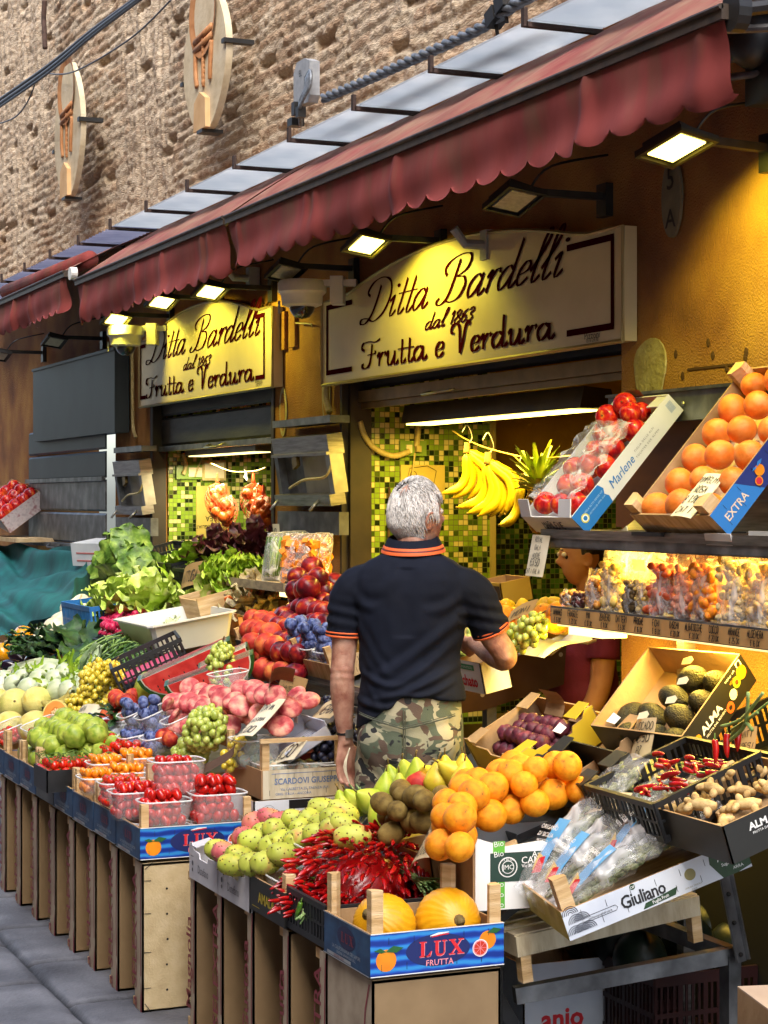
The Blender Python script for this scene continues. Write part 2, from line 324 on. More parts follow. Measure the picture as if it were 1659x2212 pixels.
def translucent(name,c,f=.6,c2=None):
    m=bpy.data.materials.new(name); m.use_nodes=True; N=m.node_tree.nodes; L=m.node_tree.links; b=N['Principled BSDF']; b.inputs['Roughness'].default_value=.4
    tc=N.new('ShaderNodeTexCoord'); no=N.new('ShaderNodeTexNoise'); no.inputs['Scale'].default_value=2.5; no.inputs['Detail'].default_value=9; L.new(tc.outputs['Object'],no.inputs[0]); rp=N.new('ShaderNodeValToRGB'); rp.color_ramp.elements[0].position=.35; rp.color_ramp.elements[1].position=.65; rp.color_ramp.elements[0].color=hexc(c); rp.color_ramp.elements[1].color=hexc(c2 or c); L.new(no.outputs[0],rp.inputs[0])
    t=N.new('ShaderNodeBsdfTranslucent'); x=N.new('ShaderNodeMixShader'); x.inputs[0].default_value=f; L.new(rp.outputs[0],b.inputs['Base Color']); L.new(rp.outputs[0],t.inputs[0]); L.new(b.outputs[0],x.inputs[1]); L.new(t.outputs[0],x.inputs[2]); L.new(x.outputs[0],N['Material Output'].inputs[0]); MATS[name]=m; return m
M_glassp=translucent('canopy_glass','#c3ccd4',.8,'#dfe4e8')
# ================= ground =================
def vnoise(x,y,seed=0):
    rs=np.random.RandomState(seed); G=rs.rand(256,256); xi=np.floor(x).astype(int); yi=np.floor(y).astype(int); fx=x-xi; fy=y-yi
    fx=fx*fx*(3-2*fx); fy=fy*fy*(3-2*fy); g=lambda a,b:G[a%256,b%256]
    return (g(xi,yi)*(1-fx)+g(xi+1,yi)*fx)*(1-fy)+(g(xi,yi+1)*(1-fx)+g(xi+1,yi+1)*fx)*fy
def fbm(x,y,o=4,seed=0):
    r=0;a=.5
    for k in range(o): r=r+a*vnoise(x*2**k,y*2**k,seed+k); a*=.5
    return r
def heightgrid(name,us,vs,pos,m,**kw):
    U,V=np.meshgrid(us,vs); Pp=pos(U,V).reshape(-1,3); nu=len(us); nv=len(vs)
    i=np.arange(nu-1)[None,:]+np.arange(nv-1)[:,None]*nu; q=np.stack([i,i+1,i+1+nu,i+nu],-1).reshape(-1,4)
    me=bpy.data.meshes.new(name); me.vertices.add(len(Pp)); me.vertices.foreach_set('co',Pp.ravel().astype(np.float32))
    me.loops.add(q.size); me.loops.foreach_set('vertex_index',q.ravel().astype(np.int32)); me.polygons.add(len(q)); me.polygons.foreach_set('loop_start',np.arange(0,q.size,4,dtype=np.int32)); 
    me.update(calc_edges=True); me.materials.append(m); me.polygons.foreach_set('use_smooth',[True]*len(q))
    o=bpy.data.objects.new(name,me); COL.objects.link(o); return tag(o,**kw)
MB().add([(-60,-40,-.03),(30,-40,-.03),(30,14,-.03),(-60,14,-.03)],[(0,1,2,3)]).out('ground',M_stone,kind='structure')
def pav(U,V):
    rw=.40; r=np.floor(V/rw); off=(r*.37)%1*.7; c=np.floor((U+off)/.62)
    fu=((U+off)/.62)%1*.62; fv=(V/rw)%1*rw; e=np.minimum(np.minimum(fu,.62-fu),np.minimum(fv,rw-fv))+ (fbm(U*30,V*30,3,5)-.5)*.02
    h=np.clip((e-.004)/.02,0,1)**.6*.022+(fbm(U*7,V*7,4,9)-.5)*.012+(np.sin(c*12.7+r*4.1)*.5)*.004
    JT['joint']=np.clip(1-e/.012,0,1)
    return np.stack([U,V,h-.024],-1)
JT={}
pv_=heightgrid('pavement',np.arange(-14,-3.5,.02),np.arange(-.4,3.4,.02),pav,M_stone,kind='structure')
at_=pv_.data.attributes.new('joint','FLOAT','POINT'); at_.data.foreach_set('value',JT['joint'].ravel().astype(np.float32))
def jm():
    N=M_stone.node_tree.nodes; L=M_stone.node_tree.links; b=N['Principled BSDF']; cur=b.inputs['Base Color'].links[0].from_socket; a=N.new('ShaderNodeAttribute'); a.attribute_name='joint'; mx=N.new('ShaderNodeMix'); mx.data_type='RGBA'; L.new(a.outputs['Fac'],mx.inputs[0]); L.new(cur,mx.inputs[6]); mx.inputs[7].default_value=hexc('#141416'); L.new(mx.outputs[2],b.inputs['Base Color'])
jm()
# ================= brick church wall =================
BW={}
def bw(U,V):
    wob=(fbm(U*.8,V*1.1,3,3)-.5)*.16+(fbm(U*6,V*3,2,4)-.5)*.018; z=V+wob; row=z/.068; f=row%1; r=np.floor(row)
    cut=np.minimum(f,1-f)*2; ux=(U+(r*.5)%1*.26)/.26+(fbm(U*3,V*9,2,8)-.5)*.5; fb=ux%1; cutx=np.minimum(fb,1-fb)*2*5
    ero=fbm(U*2.6,V*3,4,21); m=np.clip(cut*1.9,0,1)*(.88+.12*np.clip(cutx,0,1))
    plast=np.clip((fbm(U*.55+7,V*.35,3,31)-.5)*9,0,1)
    rag=np.abs(fbm(U*4.5,V*14,5,41)-.5)*2
    h=m*.030*np.clip(.2+1.4*ero,0,1.2)*(1-.7*plast)*.36-rag*.021+(fbm(U*1.6,V*1.6,3,51)-.5)*.05+(fbm(U*30,V*46,3,43)-.5)*.02-(vnoise(np.floor(ux)*3.3,r*5.1,61)>.85)*.035*m
    h=h+plast*(fbm(U*26,V*3,3,71)-.5)*.06
    BW.update(mort=np.clip(1-m*1.25,0,1)*.75*(1-plast),tone=(np.sin(np.floor(ux)*12.9898+r*78.233)*43758.5453)%1*(1-plast)+.6*plast)
    return np.stack([U,3.67-h,V],-1)
o=heightgrid('brick_wall',-4.2*(19.5/4.2)**np.linspace(1,0,1250),np.arange(3.3,8.6,.0125),bw,M_brick,label='tall rough weathered tan brick church wall rising above the shop fronts',cat='wall')
for k_ in BW:
    at_=o.data.attributes.new(k_,'FLOAT','POINT'); at_.data.foreach_set('value',BW[k_].ravel().astype(np.float32))
def X35(px,Y=YF): return P(px,1078,Y=Y).x
xA0,xA1=X35(742),X35(1343); xB0,xB1=X35(330),X35(594); xC0,xC1=X35(82),X35(250)
# ================= facade =================
w=MB(); TOP=3.42; HD=2.62
def pier(a,b,z0=0,z1=TOP): w.box(a,b,YF,YF+.5,z0,z1)
pier(xA1,-3.2); pier(xB1,xA0); pier(xC1,xB0); pier(-19,xC0)
for a,b in ((xA0,xA1),(xB0,xB1),(xC0,xC1)): pier(a,b,HD,TOP)
fac=empty('shop_facade',T(xA0,YF,0),'long ochre plastered shop front with peeling paint behind the fruit stalls','building')
def onto(o): o.parent=fac; o.matrix_parent_inverse=fac.matrix_world.inverted(); return o
bpy.context.view_layer.update()
onto(w.out('wall',M_och))
q=MB().box(-19,-3.2,3.44,YF-.002,TOP-.06,TOP+.02); onto(q.out('cornice',mat('cornice_orange',['#8d5a33','#a96f44'],rough=.9,scale=6,detail=6)))
M_plinth=mat('niche_ochre',['#a07a26','#b58c2e'],rough=.85,scale=4,detail=6,bump=.2,bscale=60)
q=MB()
q.box(-13.2,-4,6.0,6.1,0,3.2); q.box(-13.2,-4,YF+.5,6.0,2.75,2.85); q.box(-4.1,-4,YF+.5,6,0,2.8); q.box(-13.3,-13.2,4.0,6,0,2.8)
onto(q.out('interior_wall',M_plinth))
xs=xA0-.36
q=MB(); q.box(xA0+.002,xA0+.02,YF+.131,4.28,.6,2.75); onto(q.out('mosaic_panel',M_mos))
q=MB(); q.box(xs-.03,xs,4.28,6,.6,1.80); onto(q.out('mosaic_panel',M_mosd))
q=MB(); q.box(xs-.05,xs-.005,4.28,6,1.80,2.75); onto(q.out('interior_panel',M_plinth))
q=MB(); q.box(xB0+.002,xB0+.02,YF+.1,4.9,.6,2.7); onto(q.out('mosaic_panel',M_mos))
q=MB(); q.box(xs,xA0+.03,4.28,4.31,.6,2.75); onto(q.out('corner_trim',mat('trim_cream','#a89a68',rough=.5)))
# shutters
def shutter(xa,xb,zt,zb,y,step=.1,bar=True,mm=M_shut):
    q=MB(); z=zt; n=int((zt-zb)/step)
    for i in range(n):
        z1=zt-i*(zt-zb)/n; z0=z1-(zt-zb)/n
        q.prism([(0,z0+.006),(.012,z0+.02),(.012,z1-.02),(0,z1-.006)],xa,xb,0,Matrix(((0,0,1,0),(-1,0,0,y),(0,1,0,0),(0,0,0,1))))
    return q
shA=empty('roller_shutter',T(xA0,3.6,2.1),'dark steel roller shutter half raised under the large shop sign','shutter')
bpy.context.view_layer.update()
def onpar(o,p): o.parent=p; o.matrix_parent_inverse=p.matrix_world.inverted(); return o
zA=P(740,872,Y=3.6).z
onpar(shutter(xA0+.05,xA1-.0,HD,zA+.05,3.6,.22).out('curtain',M_shut),shA)
onpar(MB().box(xA0+.03,xA1,3.56,3.63,zA-.01,zA+.045).box(xA0+.03,xA1,3.575,3.6,zA-.04,zA-.012).out('bottom_bar',mat('beige_metal',['#6d5d38','#87744a'],rough=.45,scale=10,metal=.5)),shA)
onpar(MB().tube(cr([(xA0+.9,3.56,zA-.0),(xA0+.93,3.50,zA-.015),(xA0+1.1,3.49,zA-.015),(xA0+1.14,3.56,zA)]),.006,6).out('handle',M_alu,smooth=True),shA)
onpar(MB().box(xA0,xA0+.045,3.52,3.63,0,2.6).box(xA0-.012,xA0+.012,3.487,3.52,0,2.6).out('guide_rail',mat('rail_dark',['#1f1710','#33281c'],rough=.6,scale=8)),shA)
zB=P(330,968,Y=3.56).z
shB=empty('roller_shutter',T(xB0,3.56,2.0),'dark steel roller shutter half raised under the small shop sign','shutter'); bpy.context.view_layer.update()
onpar(shutter(xB0+.04,xB1,HD,zB,3.56,.17).out('curtain',M_shut),shB)
onpar(MB().box(xB0+.03,xB1,3.53,3.58,zB-.03,zB+.002).out('bottom_bar',M_steel2),shB)
onpar(MB().box(xB1-.03,xB1+.01,3.49,3.58,1.2,2.6).out('guide_rail',MATS['rail_dark']),shB)
onpar(MB().box(xB0-.02,xB0+.035,3.49,3.58,0,2.6).out('guide_rail',MATS['rail_dark']),shB)
onpar(MB().tube([(xB0+1.1,3.53,zB-.01),(xB0+1.12,3.49,zB-.03),(xB0+1.35,3.49,zB-.03),(xB0+1.37,3.53,zB-.01)],.007,6).out('handle',M_alu,smooth=True),shB)
zC=P(84,1168,Y=3.42).z
shC=empty('roller_shutter',T(xC0,3.45,1.5),'closed grey slatted shutter behind the teal sheet','shutter'); bpy.context.view_layer.update()
onpar(shutter(xC0,xC1,2.25,1.86,3.44,.13).out('curtain',M_slate),shC)
onpar(shutter(xC0,xC1,1.86,zC,3.44,.21).out('lower_curtain',M_steel2),shC)
onpar(MB().box(xC0-.03,xC1+.03,3.36,3.47,zC-.03,zC).tube(cr([(xC0+1,3.36,zC-.01),(xC0+1.05,3.33,zC-.03),(xC0+1.3,3.33,zC-.03),(xC0+1.35,3.36,zC-.01)]),.007,6).box(xC0-.01,xC1+.01,3.40,3.428,1.845,1.875).out('bottom_bar',M_steel2),shC)
a=P(72,955,Y=3.38); b=P(248,740,Y=3.38)
MB().box(a.x,b.x,3.38,3.48,a.z,b.z-.05).box(a.x-.01,b.x+.01,3.37,3.485,b.z-.05,b.z-.03).out('shutter_cover',M_slate,label='blank dark slate-coloured panel covering a closed shop sign at left',cat='panel')
# ================= signs =================
def sign(name,label,xa,xb,z0,ze,rise,y,dep,dark):
    s=empty(name,T(xa,y,z0),label,'sign'); W=xb-xa; n=24
    top=[]
    for i in range(n+1):
        u=i/n; sh=.10; v=(u-sh)/(1-2*sh); hh=ze+(rise*(1-(2*v-1)**2) if 0<v<1 else 0); top.append((u*W,hh))
    pts=[(0,0),(W,0)]+list(reversed(top))
    F=Matrix(((1,0,0,0),(0,0,-1,0),(0,1,0,0),(0,0,0,1)))
    MB().prism(pts,-dep,0,0,F,1).out('sign_box',[M_sign,M_sign],s)
    e=MB(); rim=[(x,y_) for x,y_ in pts]; e.tube([(x,-.002,z) for x,z in pts+[pts[0]]],.008,4,0,False); e.out('rim',mat('sign_rim','#8f8058',rough=.4,metal=.3),s)
    t=MB(); A=F@T(0,0,.0025)
    def px(x_): return P(x_,1078,Y=y).x-xa
    t.M=Matrix()
    c=dark
    sign_text(t,'Ditta Bardelli',px(c[0]),px(c[1]),ze*.655,ze*.685,.086*ze/.41,0,A,.36,.105,.028)
    sign_text(t,'dal 1863',px(c[2]),px(c[3]),ze*.425,ze*.435,.034*ze/.41,0,A,.3,.12,.05)
    sign_text(t,'Frutta e Verdura',px(c[4]),px(c[5]),ze*.12,ze*.12,.060*ze/.41,0,A,.05,.135,.03)
    def br(xo,xi):
        yt,yb=ze*.92,ze*.14; w_=.024
        t.poly([(xo,yb),(xo,yt)][::1]+[(xo+w_*(1 if xi>xo else -1),yt),(xo+w_*(1 if xi>xo else -1),yb)],0,A)
        for yy in (yt,yb): t.poly([(xo,yy-w_/2),(xi,yy-w_/2),(xi,yy+w_/2),(xo,yy+w_/2)],0,A@T(0,0,.0005))
    br(px(c[6]),px(c[7])); br(px(c[8]),px(c[9]))
    t.out('lettering',M_signt,s); 
    m=MB(); m.text('Pizzoni',W-.22,ze*.06,.035,0,A,sx=1.2).text('0516 24 70',W-.22,ze*.03,.02,0,A); m.out('maker_mark',mat('mark_black','#1b1713'),s)
    return s
a=P(697,828,Y=3.44); b=P(1347,742,Y=3.44)
sign('shop_sign','large cream arched shop sign with maroon script above the open doorway',a.x,b.x,(a.z+b.z)/2,.405,.125,3.44,.055,(782,1212,918,1022,785,1200,706,762,1328,1226))
a=P(302,882,Y=3.44); b=P(590,832,Y=3.44)
sign('shop_sign','smaller-looking cream arched shop sign lit by three lamps further down the street',a.x,b.x,(a.z+b.z)/2,.42,.125,3.44,.055,(318,560,396,455,318,550,304,316,573,553))
# ================= awnings =================
def awning(label,xa,xb,yb,zb,hv,seed,scal=.19,wy=3.45,wz=3.395):
    s=empty('awning',T(xa,yb,zb),label,'awning','burgundy awnings over the shop front'); W=xb-xa; rr=random.Random(seed); n=int(W/.012)
    ph=[rr.uniform(0,6.28) for _ in range(6)]; puck=[rr.uniform(.1,W-.1) for _ in range(int(W/.5))]; k=round(W/scal); sc_=W/k
    def val(u,v):
        x=u*W; f=abs(math.sin(math.pi*x/sc_)); h=hv-.034+.034*f**.6; z=-.015-min(v*(hv-.015),h-.015)
        a=v**1.2; y=a*(.012*math.sin(x*4.1+ph[0])+.006*math.sin(x*9+ph[1])+.003*math.sin(x*27+ph[2]+v*3))
        for p_ in puck: d_=(x-p_)/(.02+.05*v); y+=-.022*math.exp(-d_*d_)*v**.5*(1-.4*v)
        y+=.012*math.sin(v*7+x*2+ph[3])*v; e=min(x,W-x)/.25
        if e<1: y+=.05*(1-e)**2*v
        return (x,y-.01,z)
    q=MB(); q.grid(val,n,20); q.out('valance',M_awn,s,True)
    q=MB()
    def top(u,v):
        sag=-.012*math.sin(math.pi*v)+.006*math.sin(u*W*9+ph[4]); return (u*W,v*(wy-yb),v*(wz-zb)-sag+.012)
    q.grid(top,max(4,int(W/.06)),10); q.out('cloth',M_awt,s,True)
    q=MB(); q.box(-.01,W+.01,-.022,.012,-.03,.012).tube([(-.01,-.024,.004),(W+.01,-.024,.004)],.008,8).out('front_bar',mat('bar_brown',['#3b322b','#57493c'],rough=.5,scale=20,metal=.3),s)
    return s
a=P(497,466,Y=2.9); b=P(1570,27,Y=2.9)
awning('wide burgundy scalloped awning with grey-green stains, nearest of the three',a.x,b.x,2.9,(a.z+b.z)/2,.26,3)
b=awning('burgundy scalloped awning in the middle, between its two neighbours',X35(170,2.9),X35(490,2.9),2.9,P(490,472,Y=2.9).z,.275,5)
awning('furthest burgundy awning, partly rolled up, at the left edge',-14.6,X35(145,2.9),2.9,P(145,588,Y=2.9).z,.25,8)
s=empty('awning_roller',T(-14.6,3.1,3.28),'rolled burgundy awning cloth tube above the far left awning','roller')
a=P(195,560,Y=3.05)
MB().tube([(0,0,0),(a.x+14.6,-.05,a.z-3.28)],.055,14).out('roll',M_awn,s,True)
MB().box(-.02,.02,-.03,.2,-.03,.03).out('arm_bracket',M_alu,s)
# bar end cap and gearbox
g=P(1592,22,Y=2.92); s=empty('awning_end_cap',T(*g),'dark rounded plastic end cap at the near end of the awning bar','end cap')
MB().prism([(.045*math.cos(t_)*1.0,.06*math.sin(t_)) for t_ in [i*.3926 for i in range(16)]],-.02,.02,0,RX(90)).out('cap',M_blk,s)
MB().tube([(0,0,.0),(.02,.3,.06),(.05,.55,.1)],.02,8).out('arm',M_blk,s)
MB().tube([(-.25,.02,.0),(.3,.45,-.05)],.012,8).out('strut',M_steel2,s)
s=empty('awning_motor',T(*P(1630,80,Y=3.3)),'dark bundle of brackets and motor housing at the top right corner','motor')
MB().ball((0,0,0),.09,0,12,8,(1,1,1.1)).box(-.05,.2,.0,.15,-.2,-.02).out('housing',M_blk,s,True)
MB().tube([(-.35,-.1,-.03),(.3,.1,-.06)],.02,8).tube([(-.32,-.1,-.09),(.3,.1,-.13)],.012,8).out('pipe',M_steel2,s,True)
g=P(158,591,Y=2.88); MB().prism([(.045*math.cos(t_),.04*math.sin(t_)) for t_ in [i*.3926 for i in range(16)]],-.02,.02,0,RX(90)).out('end_cap',M_white,M=T(*g),label='pale rounded end cap between the left and middle awnings',cat='end cap')
# ================= canopy panels =================
xs0=P(1150,50,Y=3.15).x
for i in range(-2,13):
    x1=xs0-.8*i; x0=x1-.8
    old=i>6
    s=empty('canopy_panel',T(x0,3.15,3.405),('rusty-framed blue-purple corrugated canopy pane number %d beyond the plain grey panes'%0 if 0 else ('bluish ribbed canopy pane in the dark far run above the awning' if old else 'grey frosted glass canopy pane in the near run above the awning')),'canopy pane','far ribbed canopy panes' if old else 'near grey canopy panes')
    q=MB(); L_=.79
    if old: q.grid(lambda u,v:(u*L_,v*.32,.006*math.sin(u*60)+.012*v),80,1)
    else: q.box(0,L_,0,.32,0,.008)
    q.out('pane',(MATS.get('ribbed_pane') or translucent('ribbed_pane','#6d7490',.6,'#8d93ad')) if old else M_glassp,s,old)
    MB().box(L_-.018,L_+.006,-.02,.34,-.022,-.004).box(L_-.018,L_+.006,-.03,-.015,-.022,.045).out('bracket',mat('rusty_iron',['#2a201b','#41302a'],rough=.8,scale=30,bump=.2),s)
# ================= wall plaques =================
M_pl=mat('plaque_cream',['#bfae8c','#d2c3a3','#d9cdb2'],rough=.75,scale=7,detail=7,bump=.3,bscale=30)
M_plr=mat('plaque_ochre',['#8e5a34','#b07a4c','#c08d60'],rough=.8,scale=12,detail=6)
def plaque(px0,py0,px1,py1,wpx,label):
    Y=3.45; a=P(px0,py0,Y=Y); b=P(px1,py1,Y=Y); H=a.z-b.z; c=(a+b)/2
    s=empty('wall_plaque',T(c.x,Y,b.z),label,'plaque'); wd=wpx*1.35
    F=Matrix(((1,0,0,0),(0,0,-1,0),(0,1,0,0),(0,0,0,1)))
    out=[]
    for i in range(28):
        t_=i/27; z=t_*H; r_=wd*max(.24*(1-t_)+.0,math.sin(math.pi*min(1,.04+t_*.94))**.62 if 0<t_<1 else .25); out.append((r_,z))
    pts=[(r_,z) for r_,z in out]+[(-r_,z) for r_,z in reversed(out)]
    MB().prism(pts,-.04,0,0,F).out('slab',M_pl,s)
    q=MB(); k=MB()
    # relief: bowl at top, pegs, strings, keel
    def bowl(u,v):
        r_=v; a_=u*2*math.pi; return (r_*wd*.62*math.cos(a_), -.004+.0*r_-.03*math.exp(-((r_-.95)/.12)**2)+.02*(1-r_), H*.815+r_*wd*.62*math.sin(a_)*1.05)
    q.grid(bowl,24,8)
    for i,zz in enumerate((.66,.60)): q.tube([(-wd*.4,-.02,H*(zz-.02)),(wd*.42,-.02,H*(zz+.015))],.022,6)
    for dx in (-.38,0,.38):
        k_=[(wd*dx,-.012,H*(.6-.05*abs(dx))),(wd*dx*.9,-.02,H*.42),(wd*dx*.8,-.012,H*(.30+.06*abs(dx)))]; q.tube(cr(k_),.024 if dx else .018,6)
    for j in range(9): q.ball((0,-.015,H*(.33+.036*j)),.022,0,7,5)
    
    for v_ in q.v: v_.y=v_.y*.55+.002
    q.out('relief',M_plr,s,True)
    k.prism([(-wd*.28,0),(wd*.28,0),(wd*.26,H*.2),(0,H*.26),(-wd*.26,H*.2)],0,.03,0,F); 
    for mb_ in (): pass
    k.out('keel',mat('plaque_peach',['#c99f6c','#dab684'],rough=.7,scale=9),s)
    MB().box(wd*.93,wd*1.06,-.02,.16,H*.50,H*.53).box(-wd*1.1,-wd*.98,-.01,.16,H*.40,H*.425).box(-.05,.05,-.03,.1,-.02,.0).out('clamp',M_blk,s)
plaque(146,140,146,426,.30,'smaller pale boat-shaped wall plaque with a carved spoon, left of the taller one')
plaque(440,-30,443,280,.30,'taller pale boat-shaped wall plaque with a carved bowl, cut off by the top edge')
# ================= cables, junction box =================
def cable(name,pts,r,m,label,cat='cable',Y=3.3,n=8,twist=0,group=None):
    w_=[P(x,y,Y=yy) for x,y,yy in [(p+(Y,))[:3] for p in pts]]; c=cr(w_,8); q=MB()
    if twist:
        acc=0
        for k in range(twist):
            qs=[]; acc=0
            for i,p in enumerate(c):
                if i: acc+=(p-c[i-1]).length
                a_=acc*14+k*6.283/twist; d_=(c[min(i+1,len(c)-1)]-c[max(i-1,0)]).normalized(); u=d_.orthogonal().normalized(); v=d_.cross(u); qs.append(p+(u*math.cos(a_)+v*math.sin(a_))*r*.9)
            q.tube(qs,r*.75,6)
    else: q.tube(c,r,n)
    return q.out(name,m,None,True,label=label,cat=cat,group=group)
for i,(dy,r_) in enumerate(((0,.012),(9,.014),(16,.010))):
    cable('overhead_cable',[(-30,225+dy+10),(100,145+dy),(200,65+dy*.8),(310,-15+dy*.6)],r_,M_cable,['thin','thickest','lowest'][i]+' dark line of the three cables slung across the upper left brick','cable',3.2)
cable('wall_wire',[(95,158),(160,155),(280,85),(370,0)],.006,M_cable,'thin sagging wire looping above the small plaque','wire',3.4)
cable('wall_wire',[(82,165),(60,220),(30,255),(-20,272)],.006,M_cable,'thin loose wire dropping to the left edge below the cables','wire',3.4)
c_=[P(x,y,Y=3.25) for x,y in ((700,212),(770,183),(900,125),(1040,60),(1110,12),(1180,-25))]
cc=cr(c_,30); q=MB(); acc=0
for k in range(3):
    qs=[];acc=0
    for i,p in enumerate(cc):
        if i: acc+=(p-cc[i-1]).length
        a_=acc*28+k*2.094; d_=(cc[min(i+1,len(cc)-1)]-cc[max(i-1,0)]).normalized(); u=Vector((0,1,0)); u=(u-d_*u.dot(d_)).normalized(); v=d_.cross(u); qs.append(p+(u*math.cos(a_)+v*math.sin(a_))*.013)
    q.tube(qs,.012,6)
q.out('twisted_cable',mat('cable_steel',['#5a6067','#858c94'],rough=.4,scale=50,metal=.3),None,True,label='thick twisted grey power cable running up from the junction box',cat='cable')
for i,(x,y) in enumerate(((1068,42),(1088,12))):
    g=P(x,y,Y=3.25); MB().box(-.02,.05,-.03,.03,-.03,.03,0,RZ(0)@RY(-20)).tube([(0,0,.03),(.03,0,-.07)],.008,6).out('cable_clamp',M_blk,M=T(*g),label='small black clamp on the twisted cable '+('nearer the junction box' if i==0 else 'beside the top edge of the picture'),cat='clamp')
g=P(668,180,Y=3.5); s=empty('junction_box',T(*g)@S(.68),'grey electrical junction box with looping grey wires on the brick','junction box')
F=Matrix(((1,0,0,0),(0,0,-1,0),(0,1,0,0),(0,0,0,1)))
MB().prism([(-.17,-.15),(.13,-.17),(.17,-.12),(.17,.13),(.06,.17),(-.10,.17),(-.17,.10)],-.02,.06,0,F).out('box',M_grey,s)
MB().text('EL',-.02,.05,.07,0,F@T(0,0,.062)).out('raised_mark',M_steel2,s)
q=MB()
for i in range(5): q.tube(cr([(.06,-.05,-.05+.02*i),(.16+.02*i,-.08,.0+.01*i),(.20+.02*i,-.1,-.08),(.14,-.12,-.16-.01*i),(.02,-.08,-.22-.01*i),(-.08,-.04,-.22-.02*i),(-.12,0,-.28)],6),.013,6)
q.out('wires',mat('cable_steel','#777'),s,True)
MB().box(-.03,.03,-.13,-.07,-.25,-.15).box(.06,.12,-.13,-.07,-.28,-.2).box(-.2,-.1,-.1,0,-.3,-.24).out('connector',M_blk,s)
cable('rusty_chain',[(97,0,3.45),(95,40,3.45),(96,60,3.45),(98,105,3.45)],.02,mat('rust',['#3d2f2a','#5a443b'],rough=.9,scale=30),'short rusty pipe fixed to the brick near the top left corner','pipe')
EXPO=1.75
# ================= produce and container library =================
def proj(p):
    d=-CA*p.x+SA*p.y; r=SA*p.x+CA*p.y; return (CX+FPX*r/d, HOR-FPX*(p.z-CZ)/d)
def inside(x,y,poly):
    c=False; j=len(poly)-1
    for i in range(len(poly)):
        xi,yi=poly[i]; xj,yj=poly[j]
        if (yi>y)!=(yj>y) and x<(xj-xi)*(y-yi)/(yj-yi)+xi: c=not c
        j=i
    return c
MESH={}
def mesh_of(mb,name,mats,smooth=True):
    o=mb.out(name,mats,None,smooth); me=o.data; bpy.data.objects.remove(o); return me
def fm(n,cols,**k):
    k.setdefault('rough',.5); k.setdefault('spec',.32); k.setdefault('scale',1.1); k.setdefault('detail',4); k.setdefault('rand',.12); return mat(n,cols,**k)
M_stem=mat('stem_brown',['#5c4a24','#7b6a3a'],rough=.8,scale=8); M_grn=mat('stem_green',['#41601c','#5f8430'],rough=.6,scale=8)
def dent(top=.12,w=.35,groove=0,bump=0,seed=0,sq=0):
    def f(p,a):
        x,y,z=p; r=math.hypot(x,y); k=1-top*math.exp(-(r/w)**2) if z>0 else 1-top*.4*math.exp(-(r/w)**2)
        g=1-groove*math.exp(-((a-1.57)/.3)**2)*(1 if z>-.6 else .3); n=1
        if bump: n=1+bump*(noise.noise(Vector((x*2.2+seed,y*2.2,z*2.2))))
        return (x*g*n,y*g*n,z*k*n*(1-sq))
    return f
def pearf(p,a):
    x,y,z=p; t=(z+1)/2; k=1.0 if t<.35 else 1-.62*((t-.35)/.65)**1.0; return (x*k*(1+.05*math.sin(a*2)),y*k,z*1.28+.2)
